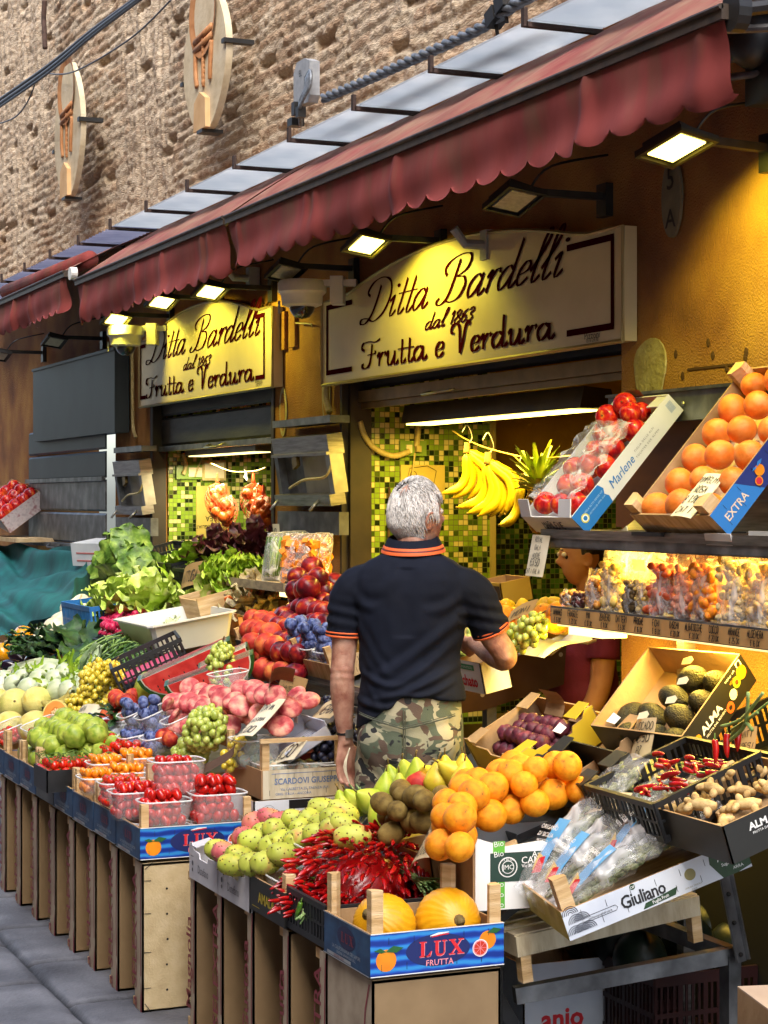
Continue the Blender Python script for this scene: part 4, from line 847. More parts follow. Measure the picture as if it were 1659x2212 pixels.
YA=1.785; XA=-6.30; HT=.514; ST=.31
for k in range(8):
    standing(XA-ST*k-.008,YA+.01,'upended crate with pale perforated face at the near end of the left stall' if k==0 else 'upended wooden crate with a red-lettered edge in the row propping up the left stall','crates standing under the left stall' if k else None,k==0)
names=['crate with bright orange artwork and blue sides on the near corner of the left stall','dark blue crate with printed side, second from the near corner of the left stall','dark blue printed crate with two posts, third from the near corner of the left stall','dark blue printed crate below the orange tomatoes','plain grey-sided crate below the red vine tomatoes','faded blue crate under the green fruit, nearer of two','faded blue crate under the green fruit, further of two','faded blue crate cut off by the left edge of the picture']
for k in range(8):
    M=T(XA-ST*k-.30,YA,HT+.003*(k%2)); plain=k==4
    crate(M,.30,.40,.105,.19 if k else .185,names[k],'crates along the front of the left stall',skin=M_blues if not plain else M_steel2,skin2=M_blues if not plain else mat('grey_board',['#3f4245','#565a5c'],rough=.6,scale=9),cam=lux_cam if k==0 else None,st=None if plain else lux_st,posts=(1,1,0 if k else 1,0))
# punnets of tomatoes
def pun(cx,cy,z,l,w,h,label,kind,r,glabel,grp,lay=3,rz=0,extra=0,rot=None):
    M=T(cx,cy,z)@RZ(rz)@T(-l/2,-w/2,0)
    punnet(M,l,w,h,label,'clear plastic punnets')
    heap(M@T(l*.06,w*.06,.004),l*.88,w*.88,kind,r,glabel,grp,lay+1,rot,1.72,ins=.15); return M
G1='red cherry tomatoes in the near punnets'
zt=HT+.015
def at(px,py,z): return P(px,py,Z=z)
for i,(px,py,l,w,lab) in enumerate(((262,1792,.13,.19,'low'),(352,1800,.13,.19,'low'),(468,1790,.13,.19,'low'))): pass
low=[(-6.39,1.90),(-6.39,2.09),(-6.53,1.90),(-6.53,2.09)]
for i,(x,y) in enumerate(low):
    pun(x,y,zt,.135,.185,.075,'low clear punnet at the bottom of the near corner crate, '+('street side','inner side','street side further back','inner side further back')[i],'tomato',.016,'small tomato in the bottom layer of punnets in the near crate','bottom layer tomatoes',0)
g=at(347,1783,.60); pun(-6.40,g.y+.0,.602,.13,.185,.092,'clear punnet of plum tomatoes in front, behind the post of the near corner crate','tomato',.0195,'plum tomato in the front left punnet of the near crate','tomatoes in the front left punnet')
g=at(471,1780,.60); pun(-6.40,g.y,.604,.14,.20,.105,'heaped clear punnet of plum tomatoes nearest the man, on the near corner crate','tomato',.0205,'plum tomato in the heaped punnet nearest the man','tomatoes in the heaped punnet',4)
g=P(287,1772,X=-6.56); pun(-6.56,g.y,.612,.14,.17,.095,'clear punnet of tomatoes with vine sprigs, second row, street side','tomato',.019,'tomato in the second-row street side punnet','tomatoes in the second-row punnet')
g=P(395,1762,X=-6.58); pun(-6.58,g.y+.01,.605,.14,.19,.10,'clear punnet of tomatoes half hidden in the second row beneath the topmost punnet','tomato',.020,'tomato in the half hidden second-row punnet','tomatoes in the hidden second-row punnet')
g=P(268,1742,X=-6.74); pun(-6.74,g.y,.63,.14,.19,.085,'wide clear punnet of small vine tomatoes, third row','vine_tomato',.016,'small round tomato in the third-row punnet','tomatoes in the third-row punnet')
g=P(381,1706,X=-6.50); pun(-6.50,g.y,.700,.14,.195,.115,'topmost clear punnet of red tomatoes stacked above the others','tomato',.0195,'plum tomato in the topmost stacked punnet','tomatoes in the topmost punnet',3)
g=P(455,1752,X=-6.72); pun(-6.72,g.y,.62,.13,.17,.085,'shallow punnet of vine tomatoes behind, beside the wooden plum crate','vine_tomato',.015,'small tomato in the punnet beside the wooden plum crate','tomatoes beside the plum crate',2)
# orange datterini
for i,(px,py,x,l,w) in enumerate(((215,1712,-6.98,.15,.16),(282,1700,-6.98,.15,.17),(235,1680,-7.2,.15,.17),(300,1668,-7.2,.15,.16))):
    g=P(px,py,X=x); pun(x,g.y,g.z,l,w,.06,'clear punnet of orange tomatoes, '+['front street-side one of four','front inner one of four','rear street-side one of four','rear inner one of four'][i],'orange_tomato',.0175,'small orange tomato in the four punnets behind the third-row tomatoes','orange tomatoes in punnets',2)
g=P(190,1728,X=-6.98)
for k,(px,py) in enumerate(((195,1745),(262,1752))):
    g=P(px+20,py,X=-6.93); pun(-6.93,1.90+.17*k,.535,.13,.16,.06,'low punnet of mixed dark olives and orange tomatoes beside a crate post, '+('street side' if k==0 else 'inner side'),'orange_tomato',.014,'orange tomato in the low punnets at the crate posts','low punnet tomatoes',2)
# vine tomatoes in black tray
g=P(160,1690,X=-7.42); M=T(g.x-.12,g.y-.13,.60)
carton(M,.22,.26,.085,'small black cardboard tray of vine tomatoes between posts',M_blk,M_blk,flaps=0,notch=False,name='black_tray')
heap(M,.22,.26,'vine_tomato',.019,'bright red vine tomato on the small black tray','vine tomatoes on the black tray',2,z0=.05)
q=MB(); rr=random.Random(3)
for i in range(26):
    x,y=rr.uniform(0,.22),rr.uniform(0,.26); q.tube(cr([(x,y,.11),(x+rr.uniform(-.03,.03),y+rr.uniform(-.03,.03),.135),(x+rr.uniform(-.06,.06),y+rr.uniform(-.06,.06),.12)],3),.0018,4)
q.out('vine_stalks',M_grn,None,M=M,label='tangled green vine stalks over the tomatoes on the black tray',cat='stalks')
pile([(213,1622),(268,1600),(300,1612),(305,1630),(232,1648)],PLA,'vine_tomato',.018,'red vine tomato in the small cluster behind the orange punnets','vine tomatoes behind the orange punnets',2,z0=.6)
# green fruit
pile([(8,1690),(14,1622),(75,1640),(120,1592),(170,1575),(262,1598),(262,1650),(130,1655),(122,1700),(60,1690)],(.60,1.9,.50),'green_fruit',.049,'lumpy yellow-green fruit heaped behind the crate posts','lumpy green fruit',2,None,1.75,ymin=1.86)
# red cherries in boxes
for i,(px,py) in enumerate(((20,1612),(92,1610))):
    g=P(px,py,pl=PLA); M=T(g.x-.11,g.y-.06,g.z)@RX(20); punnet(M,.24,.16,.075,'long clear box of dark red cherry tomatoes below the melons, '+('left' if i==0 else 'right')+' one','clear plastic punnets'); heap(M@T(.015,.012,.005),.21,.13,'vine_tomato',.015,'dark red cherry tomato in the long boxes below the melons','dark cherry tomatoes',2)
# melons
for x,y,r in ((33,1548,.083),(80,1537,.076),(20,1592,.070),(76,1590,.068),(-8,1545,.08)):
    g=P(x,y,pl=PLA); fruit('melon',(g.x,g.y,g.z+r*.6),r,Matrix.Rotation(random.uniform(0,6),4,'Z')@Matrix.Rotation(1.2,4,'X'),'round pale yellow melon beside the cut orange-fleshed melon','pale yellow melons')
q=MB(); n=22   # cut cantaloupe half
def half(u,v): a=u*math.pi-math.pi/2; b=v*math.pi; return (math.sin(b)*math.sin(a)*.065,-math.cos(a)*math.sin(b)*.0+math.cos(a)*math.sin(b)*.062,math.cos(b)*.078)
q.grid(half,14,12,0); F=Matrix(((1,0,0,0),(0,0,-1,0),(0,1,0,0),(0,0,0,1)))
q.disc(0,0,.065,0,F,24,.078); q.disc(0,0,.058,1,F@T(0,0,.001),24,.070); q.disc(0,0,.026,2,F@T(0,0,.002),20,.045)
for i in range(26): a=i*2.4; k=.9*math.sqrt(i/26); q.ball((.022*k*math.cos(a),-.004,.04*k*math.sin(a)),.0045,3,6,4,(1,.6,1.7))
g=P(120,1580,pl=PLA); q.out('cut_melon',[M_or if 0 else fm('pale_melon_rind','#c8b860'),mat('melon_flesh',['#e08a3a','#eda455'],rough=.35,scale=12),mat('melon_cavity',['#c8702a','#d98a40'],rough=.4,scale=20),mat('melon_seed','#e0c890')],None,True,M=T(g.x,g.y,g.z+.065)@RZ(52)@RX(-8),label='halved melon showing orange flesh and seeds',cat='melon')
q=MB()
for k in range(3):
    pts=[(-.08,0,.0),(-.05,.0,-.035),(0,0,-.05),(.05,0,-.035),(.08,0,0)]; q.tube(cr([(a,b,c) for a,b,c in pts],4),[.004,.012,.018,.021,.024,.026,.028,.029,.029,.029,.028,.026,.024,.021,.018,.012,.004][:17],8,0)
g=P(104,1540,pl=PLA); q.out('melon_slice',fm('pale_melon_rind','#c8b860'),None,True,M=T(g.x+.05,g.y+.03,g.z+.09)@RZ(60)@RY(-25),label='slice of pale yellow melon leaning behind the cut half',cat='melon')
# ---- grapes ----
def bunch(M,W,H,D,n,r,m,label,name='grape_bunch',el=1.12,stem=True):
    q=MB(); rr=random.Random(n); pts=[]
    tries=0
    while len(pts)<n and tries<9000:
        tries+=1; a=rr.uniform(0,6.28); c=rr.uniform(-1,1); s_=math.sqrt(1-c*c); k=rr.uniform(.5,1)**.5
        p=Vector((W/2*s_*math.cos(a)*k,D/2*s_*math.sin(a)*k,H/2*c*k)); p.x*=.75+.25*(p.z/(H/2)); 
        if all((p-o).length>r*1.3 for o in pts): pts.append(p)
    for p in pts: q.ball(tuple(p),r*rr.uniform(.88,1.08),0,9,6,(1,1,el),Matrix.Rotation(rr.uniform(-.6,.6),4,'X')@Matrix.Rotation(rr.uniform(-.6,.6),4,'Y'))
    s=empty(name,M,label,'grapes'); q.out('berries',m,s,True)
    if stem: q=MB(); q.tube(cr([(0,0,-H*.2),(0,0,H*.3),(.01,0,H*.5),(.03,0,H*.62)],4),.003,5); [q.tube([(0,0,H*(.3-.1*i)),(W*.3*math.cos(i*2),D*.3*math.sin(i*2),H*(.36-.1*i)),(W*.42*math.cos(i*2),D*.42*math.sin(i*2),H*(.3-.12*i))],.0018,4) for i in range(5)]; q.out('stalk',M_stem,s,True)
    return s
M_gy=mat('grape_yellow',['#c0a82c','#d2bc3a','#dccb58'],rough=.28,scale=30,detail=2,coat=.2); M_gg=mat('grape_green',['#8a9c38','#a8b650','#bcc468'],rough=.25,scale=30,detail=2,coat=.2); M_gb=mat('grape_black',['#0e0f1c','#1c1f36','#2c3350'],rough=.45,scale=40)
g=P(218,1525,pl=PLA); bunch(T(g.x,g.y,g.z+.09)@RX(-30),.34,.24,.20,190,.0145,M_gy,'large bunch of yellow grapes beside the dark blue carton')
g=P(182,1543,pl=PLA); bunch(T(g.x,g.y,g.z+.03)@RX(-30),.28,.13,.16,90,.014,M_gy,'loose flattened bunch of yellow grapes at the lower left of the large yellow bunch')
g=P(255,1545,pl=PLA); bunch(T(g.x,g.y,g.z+.03)@RX(-30),.26,.12,.14,80,.014,M_gy,'small bunch of yellow grapes lying toward the yellow-fleshed peaches')
g=P(455,1622,pl=PLA); bunch(T(g.x,g.y-.02,g.z+.08)@RX(-35)@RY(25),.26,.17,.14,110,.016,M_gg,'bunch of green grapes with brown stalks in front of the flat peaches')
g=P(420,1632,pl=PLA); bunch(T(g.x-.05,g.y,g.z+.0)@RX(-35)@RY(15),.20,.15,.12,70,.016,M_gg,'lower bunch of green grapes hanging beside the white tray')
g=P(498,1640,pl=PLA); bunch(T(g.x,g.y+.02,g.z+.02)@RX(-35),.10,.14,.08,22,.0145,M_gy,'small yellow-green grape cluster left of the punnet of green plums')
# pomelo
g=P(331,1523,pl=PLA); fruit('green_fruit',(g.x,g.y,g.z+.06),.077,None,'single large yellow-green melon on the cardboard, left of the fava tag')
fruit('yellow_pear',(g.x+.06,g.y+.08,g.z+.05),.055,'lie','yellow fruit partly hidden behind the single yellow-green melon')
# peaches & plums
pile([(246,1545),(262,1512),(318,1520),(318,1556),(255,1560)],PLA,'peach',.036,'pink and yellow peach in the short row behind the plum punnets','peaches behind the plum punnets',2,None,1.9)
for k,(x,y) in enumerate(((236,1562),(228,1590))):
    g=P(x,y,pl=PLA); fruit('peach',(g.x,g.y,g.z+.03),.045,None,'large soft peach beside the green leaves'+(', upper one' if k==0 else ', lower one'))
def tpun(px,py,l,w,h,label,kind,r,gl,gr,lay=3,tilt=22,pl=PLA,dz=0,rz=0):
    g=P(px,py,pl=pl); M=T(g.x,g.y,g.z+dz)@RZ(rz)@RX(tilt)@T(-l/2,-w/2,0); punnet(M,l,w,h,label,'clear plastic punnets'); heap(M@T(l*.06,w*.06,.004),l*.88,w*.88,kind,r,gl,gr,lay,None,1.75,ins=.2); return M
tpun(305,1585,.14,.12,.10,'tall clear punnet of blue plums, left of a pair','plum',.024,'blue-bloomed plum in the pair of tall punnets','plums in the tall punnets',4)
tpun(352,1585,.14,.16,.10,'tall clear punnet of blue plums, right of a pair','plum',.025,'blue-bloomed plum in the pair of tall punnets','plums in the tall punnets',4)
tpun(295,1618,.14,.13,.06,'low clear punnet of plums against the printed wooden side','plum',.022,'dark plum in the low punnets against the printed wooden side','plums in the low punnets',2,10)
tpun(345,1622,.14,.13,.06,'low clear punnet with plums between two posts','plum',.022,'dark plum in the low punnets against the printed wooden side','plums in the low punnets',2,10)
tpun(400,1592,.14,.13,.085,'clear punnet of flat peaches beneath the loose ones','flat_peach',.034,'flat peach inside the clear punnet beside the blue plums','flat peaches in a punnet',4)
pile([(355,1620),(362,1588),(382,1592),(388,1620),(350,1632)],PLA,'peach',.034,'small pink peach between posts below the flat peaches','small peaches between posts',2)
pile([(402,1535),(410,1502),(480,1492),(500,1520),(478,1542)],PLA,'plum',.025,'purple-blue plum in the heap below the watermelon','plums below the watermelon',2)
pile([(372,1568),(398,1512),(505,1520),(600,1508),(668,1512),(668,1556),(600,1578),(500,1578),(420,1590)],PLA,'flat_peach',.045,'pink flat peach heaped in the middle of the left stall','heaped flat peaches',2,'face',1.95)
# printed wooden side with SEDANO etc.
g=P(285,1650,X=-6.75)
crate(T(-7.02,P(275,1640,X=-6.98).y,.60),.30,.46,.085,.17,'grey-brown printed wooden crate under the plum punnets','crates in the second tier',cam=txt_print([('AZIENDA AGRICOLA SILVANO',.45,.62,.18,M_ink),('DATTERI COLLI',.45,.18,.3,M_ink,{'off':.02})]),skin=mat('old_board',['#85785a','#9b8d6c'],rough=.8,scale=9,detail=6))
# Scardovi crate and carton under it
A=P(565,1728,Y=2.235); 
xs_=A.x; zs_=A.z
crate(T(xs_-.40,2.235,zs_),.40,.31,.10,.20,'pale wooden crate with blue lettering beside the hand of the man','crates in the second tier',skin=mat('scardovi_board',['#b8ab8c','#cfc4a8','#dbd2ba'],rough=.7,scale=7,stretch=(1,6,1),detail=6),skin2=mat('old_kraft',['#8d6c48','#a07c55'],rough=.8,scale=7),cam=txt_print([('SCARDOVI GIUSEPPE',.55,.50,.30,I('faded_blue','#5878a8'),{'off':.012,'sx':.88}),('Via CALBETTA,25  FAENZA (RA)',.52,.28,.13,I('faded_blue','#5878a8')),('ORIG. ITALIA - ANCONA',.38,.12,.12,I('faded_blue','#5878a8')),('#',.12,.86,.62,.88,I('faded_blue','#5878a8')),('#',.62,.86,.98,.88,I('faded_blue','#5878a8'))]))
MB().box(-.004,.006,-.005,.32,.195,.21).out('top_rail',M_wood,M=T(xs_,2.235,zs_),label='thin pale wooden rail across the tops of the posts above the lettered plum crate',cat='rail')
MS_=T(xs_-.40,2.235,zs_)
heap(MS_@T(.01,.01,0),.38,.29,'speckled_plum',.021,'small speckled pale plum in the low boxes of the lettered wooden crate','speckled plums in the lettered crate',2,z0=.04,top=(1,))
for k,(u,v) in enumerate(((.20,.01),(.20,.16))): punnet(MS_@T(u,v,.012),.18,.145,.10,'wide clear box of speckled plums in the lettered wooden crate, '+('street side' if k==0 else 'wall side'),'clear plastic punnets')
M=T(*P(545,1692,X=xs_-.22))@T(-.09,-.075,-.02); M.translation.z=zs_+.085
punnet(M,.17,.17,.10,'tall clear box heaped with green-grey plums above the lettered crate','clear plastic punnets'); heap(M@T(.012,.012,.004),.145,.145,'green_plum',.0245,'round green-grey plum in the tall heaped box','green-grey plums',4)
M=T(xs_-.40,2.2,zs_-.085)
carton(M,.42,.34,.084,'flat white carton with printed oval emblems under the lettered crate',mat('carton_white',['#c6c8cc','#d8dadc'],rough=.6,scale=6),None,flaps=0,notch=False,name='white_carton',cam=lambda q,F,W,h:(q.poly([(W*.38,h*.62),(W*.62,h*.62),(W*.62,h*.98),(W*.38,h*.98)],0,F@T(0,0,.001)),[q.stroke([(W*c+.035*k*math.cos(a*.35),h*.12+h*.7*k*math.sin(a*.35)) for a in range(10)],.0016,1,F@T(0,0,.001)) for c in (.16,.84) for k in (1,.7)],[q.stroke(p,.0015,2,F@T(0,0,.001)) for p in ([(W*.3,h*.35),(W*.7,h*.35),(W*.7,h*.5),(W*.3,h*.5),(W*.3,h*.35)],)],q.text('DISPONIBILE',W*.4,h*.39,h*.1,2,F@T(0,0,.001)),q.text('ZIBIBBO 1310',W*.55,h*.08,h*.2,0,F@T(0,0,.001),rot=-1))and None or [M_ink,I('emblem_grey','#8a8f98'),I('emblem_red','#b06a6a')])
MB().box(-3.0,0,-.03,.6,-.035,0).box(-3.0,.004,-.035,-.03,-.06,.004).box(-3.0,.004,.0,.006,-.5,-.035).out('steel_shelf',M_steel2,M=T(xs_+.03,2.2,zs_-.088),label='low steel shelf edge carrying the second tier of the left stall',cat='shelf')
# cartons & black grapes behind scardovi
g=P(700,1640,X=-6.45)
M_cw=mat('carton_bluewhite',['#b8c0d4','#ccd2e0','#d6dae4'],rough=.5,scale=5)
A=P(600,1640,Y=2.50);B=P(724,1640,Y=2.80);C=P(648,1545,Y=2.75)
s=empty('leaning_carton',T(-6.66,2.36,.79)@RX(30)@S(.62),'blue-white fruit carton with rounded flaps leaning behind the lettered crate','box')
MB().box(0,.40,0,.30,0,.006).box(0,.006,0,.30,0,.10).box(.394,.40,0,.30,0,.07).box(0,.4,.294,.30,0,.10).out('tray',M_cw,s)
q=MB()
for x in (.03,.12): q.prism([(x-.03,0),(x+.03,0)]+[(x+.03*math.cos(a*.35),.05+.03*math.sin(a*.35)) for a in range(10)],0,.004,0,T(0,.1+x,.1)@RX(60))
q.out('round_flap',M_wh,s)
q=MB()
for i in range(9): q.stroke([(.08+.03*i,.02),(.08+.03*i,.28)],.004,0,T(0,0,.008)); q.text('UVA ITALIA',.2,.03+.028*i,.02,0,T(0,0,.009))
q.out('print',I('print_violet','#6a6c98'),s)
bunch(T(-6.44,2.56,.87)@RX(-30),.16,.14,.12,46,.0135,M_gb,'bunch of black grapes beside the forearm of the man'); bunch(T(-6.44,2.50,.80)@RX(-60),.14,.10,.10,30,.0135,M_gb,'lower bunch of black grapes spilling into a clear cup'); bunch(T(-6.75,2.66,.95)@RX(-60),.22,.06,.08,26,.012,M_gb,'thin row of black grapes under the pale price card')
punnet(T(-6.50,2.46,.715),.14,.12,.07,'clear cup below the black grapes','clear plastic punnets')
s=empty('strawberry_punnet',T(-6.62,2.42,.76),'small dark punnet with a red strawberry showing','punnet'); MB().box(0,.1,0,.1,0,.05).out('tray',mat('red_tray','#8c1f2c'),s); MB().ball((.05,.04,.07),.02,0,12,8,(1,1,1.3)).out('berry',mat('strawberry_red','#c8281c',rough=.3),s,True); MB().tube([(.05,.04,.09),(.06,.05,.1)],.008,5).out('leaf',M_grn,s)
# white tray with grapes, sedano
# ================= STALL A : rear vegetables, bins =================
def leaf_mat(n,cs,**k): return mat(n,cs,rough=.5,scale=k.pop('scale',16),detail=6,bump=.35,bscale=60,**k)
M_cab=leaf_mat('savoy_leaf',['#2c4a12','#4f7422','#7d9c3c','#a8bd5a'],pos=[.3,.45,.58,.75]); M_let=leaf_mat('lettuce_leaf',['#5d8414','#86ab22','#aecb3e','#c8dc68'],pos=[.3,.45,.58,.75]); M_letb=leaf_mat('pale_lettuce',['#8fae34','#b3cc54','#cfe080','#e2ecb0'],pos=[.3,.45,.58,.75]); M_dkl=leaf_mat('dark_leaf',['#13290f','#24451a','#3c6428']); M_radl=leaf_mat('radicchio_leaf',['#24090f','#42121c','#5d2228','#b09a80'],pos=[.3,.45,.6,.78]); M_pale=leaf_mat('pale_stalk',['#b4c68c','#cfdab0','#e2e8cc'],scale=7)
def leaf(q,M,L,W,e0,curl,ruf,fr,m=0,nu=6,nv=9,cup=.3,seed=0,tip=.75):
    rr=random.Random(seed); ph=rr.uniform(0,6)
    def f(u,v):
        s_=(2*u-1); w=W/2*(.18+.82*math.sin(math.pi*min(1,v**tip*.93+.02))**.7); a=e0-curl*v; y=L*(math.sin(e0)-math.sin(a))/curl if abs(curl)>1e-3 else L*v*math.cos(e0)
        z=L*(math.cos(a)-math.cos(e0))/curl if abs(curl)>1e-3 else L*v*math.sin(e0)
        r_=ruf*(abs(s_)**2+.25*v)*math.sin(fr*v*6.28+ph+s_*3)+ruf*.5*math.sin(fr*2.3*v*6.28+ph*2+s_*7)*abs(s_)
        nx=-math.sin(a)*0; return (s_*w, y-(-math.sin(a))*0 - r_*math.sin(a)*.8, z+r_*math.cos(a)+cup*w*s_*s_)
    q.grid(f,nu,nv,m,M)
def head(M,R,mats,label,cat,name,n=16,kind='lettuce',seed=1,wf=1.2):
    q=MB(); rr=random.Random(seed)
    if kind=='cabbage':
        def cf(p,a):
            v=Vector(p); k=1+.05*noise.noise(v*7+Vector((seed,0,0)))+.03*abs(noise.noise(v*15)); return tuple(v*k)
        q.ball((0,0,0),R*.86,0,36,24,(1,1,.95),None,cf)
        for i in range(9):
            A=Matrix.Rotation(i*2.4,4,'Z')@Matrix.Rotation([.5,.9,1.3,1.0,.7,1.5,1.2,1.6,1.7][i],4,'X'); k0=.90+.035*i; ph=rr.uniform(0,6)
            def lf(u,v):
                a=(u-.5)*2; b=(v-.5)*2; rad=(1.0+.1*math.sin(ph+3*math.atan2(b,a)))*.85; r_=max(1,math.hypot(a,b)/max(abs(a),abs(b),1e-6)); a/=r_; b/=r_; rr2=math.hypot(a,b); d=Vector((a*rad,b*rad,1)).normalized()
                crk=.035*abs(math.sin(a*22+b*4))*abs(math.sin(b*19)); vein=-.03*math.exp(-(a/.05)**2)
                return tuple(d*R*(k0+.16*rr2**4*(1+.5*math.sin(ph+math.atan2(b,a)*7))+crk+vein))
            q.grid(lf,22,22,0,A)
        return q.out(name,mats,None,True,M=M,label=label,cat=cat)
    for i in range(n):
        t=i/(n-1); az=i*2.4+rr.uniform(-.2,.2)
        if kind=='cabbage': leaf(q,RZ(math.degrees(az))@T(0,-R*.05,-R*.75+.02*t)@RX(rr.uniform(-4,4)),R*(1.9+.35*t),R*1.75,.15+.0*t,-(1.9-.9*t),R*.05,3,0,8,10,.10,i,.6)
        elif kind=='open': leaf(q,RZ(math.degrees(az)),R*rr.uniform(1.1,1.5),R*wf*rr.uniform(.8,1.2),.25+1.15*(1-t),.5*(t)+.25,R*.10,3.2,0,8,12,.5,i)
        else: leaf(q,RZ(math.degrees(az))@T(0,R*.1*t,0),R*rr.uniform(.8,1.1),R*.8,.2+1.2*(1-t),.9*t+.2,R*.16,5,0,10,12,.6,i)
    if kind=='cabbage': q.ball((0,0,0),R*.80,0,20,14,(1,1,.95),None,dent(.05,.3,0,.12,seed))
    return q.out(name,mats,None,True,M=M,label=label,cat=cat)
# steel end plate of the vegetable bin
XB=-9.0
pts=[(350,1410),(350,1438),(600,1396),(600,1296),(532,1316),(485,1334)]
W=[P(x,y,X=XB) for x,y in pts]; F=face_cam(0,0); 
s=empty('vegetable_bin',T(XB,W[0].y,W[1].z),'brushed steel sloping display bin holding the vegetables, its end plate bare','display bin')
o0=W[0]; MB().prism([(w.y-o0.y,w.z-W[1].z) for w in W],0,.012,0,F).out('end_plate',M_steel,s)
q=MB(); q.tube([(.016,w.y-o0.y,w.z-W[1].z+.004) for w in (W[0],W[5],W[4],W[3])],.006,6); q.out('rolled_edge',M_alu,s,True)
q=MB(); [q.disc(u,v,.008,0,F@T(0,0,.0135),10) for u,v in ((.02,.0),(.05,.01),(.25,.035),(.45,.06))]; q.out('rivet',M_alu,s); tag(s.children[-1],kind='stuff')
MB().add([(-2.6,0,.03),(0,0,.03),(0,.72,.30),(-2.6,.72,.30)],[(0,1,2,3)]).box(-2.6,0,-.012,.0,-.0,.06).out('tray',M_steel2,s)
MB().box(-.03,.0,-.02,.01,-.9,.02).out('leg',M_steel2,s); MB().box(-.06,.0,-.05,-.02,.0,.05).out('corner_bracket',M_alu,s)
# crates of greens at back
Yb=3.08; x1=XB-.05; zt_=P(525,1302,Y=Yb).z
for k in range(4):
    pcrate(T(x1-.54*(k+1),Yb,zt_+.02*k)@RX(14),.52,.34,.12,M_blkp,'black slatted plastic crate of greens, '+['nearest','second','third','furthest'][k]+' in the back row','plastic crates along the back row')
pcrate(T(x1-.62,Yb-.06,zt_-.12)@RX(10),.56,.34,.10,M_tealp,'dark teal plastic crate under the nearest black crate of greens')
G='lettuces in the back row crates'
L_=[(368,1250,.15,'open','big leafy green lettuce beside the mosaic, left one',M_let),(420,1232,.17,'open','tall leafy green lettuce in front of the mosaic, middle one',M_let),(446,1262,.13,'open','smooth green lettuce head right of the folded card',M_let),(348,1296,.13,'frill','frilly bright lettuce spilling over the crate at left',M_let),(378,1284,.15,'frill','frilly bright lettuce in the middle of the back row',M_let),(500,1240,.17,'frill','curly endive behind the wooden shelf',M_let),(538,1236,.14,'frill','curly endive touching the bean packs',M_let)]
for i,(x,y,R_,kd,lb,mm) in enumerate(L_):
    g=P(x,y,Y=3.22 if i<3 else 3.12); head(T(g.x,g.y,g.z-R_*.35)@RX(12),R_,mm,lb,'lettuce','lettuce',18 if kd=='open' else 26,kd,i+3)
for i,(x,y) in enumerate(((472,1196),(520,1188),(560,1180))):
    g=P(x,y,Y=3.32); head(T(g.x,g.y,g.z-.05)@RX(18),.16,M_radl,'dark red radicchio heads against the mosaic, '+['left','middle','right'][i]+' one','radicchio','radicchio',16,'open',i+30,.6)
g=P(560,1298,Y=3.1); head(T(g.x,g.y,g.z-.05)@RX(25),.15,leaf_mat('variegated_leaf',['#3a1218','#9a8a60','#c4b88c','#5a2a20']),'variegated red and cream radicchio under the wooden shelf','radicchio','radicchio',16,'open',44,.8)
for i,(x,y,lb) in enumerate(((455,1268,'upper'),(470,1292,'lower'),(425,1296,'small left'))):
    g=P(x,y,Y=3.05); q=MB(); 
    for k in range(9): leaf(q,RZ(k*40)@T(0,0,-.1),.24,.10,1.45,-.75,.004,2,0,6,9,.5,k)
    q.out('chicory',leaf_mat('chicory_leaf',['#8aa03a','#b6c05a','#d6d68c']),None,True,M=T(*g)@RZ(60)@RX(80)@S(.8 if i==2 else 1),label=lb+' pale green striped chicory head lying on the black crate',cat='chicory')
for i,(x,y,R_,lb) in enumerate(((275,1196,.145,'topmost'),(300,1232,.12,'right'),(244,1240,.115,'left'))):
    g=P(x,y,Y=2.96); head(T(*g)@RX(50+10*i)@RY(-20*i),R_,M_cab,lb+' crinkled savoy cabbage of three beside the teal sheet','cabbage','savoy_cabbage',13,'cabbage',i+1)
# lower left vegetables
g=P(295,1325,pl=PLA)
for i,(x,y) in enumerate(((262,1335),(300,1322),(336,1326))):
    g=P(x,y,pl=PLA); head(T(g.x,g.y,g.z-.02)@RX(15),.19,M_letb,'pale yellow-green lettuce above the radishes, '+['left','middle','right'][i],'lettuce','lettuce',20,'open',60+i,.9)
pile([(226,1380),(230,1352),(265,1345),(315,1342),(318,1362),(262,1382)],PLA,'radish',.022,'bright red radish in the black crate below the pale lettuce','radishes',2,None,1.7,.8)
A=P(226,1400,pl=PLA); pcrate(T(A.x-.1,A.y,A.z-.05)@RX(20),.50,.30,.10,M_blkp,'black slatted crate holding the radishes')
A=P(150,1372,pl=PLA); pcrate(T(A.x-.1,A.y,A.z)@RX(6),.62,.30,.18,M_blup,'bright blue plastic crate of onions beside the teal sheet')
for i,(x,y,r) in enumerate(((172,1325,.07),(190,1330,.075),(155,1335,.06),(120,1375,.08),(100,1385,.07),(135,1360,.07),(85,1400,.06),(178,1330,.06))):
    g=P(x,y,pl=PLA); fruit('onion',(g.x,g.y,g.z+.03),r,None,'large pale white onion heaped around the blue crate','pale onions')
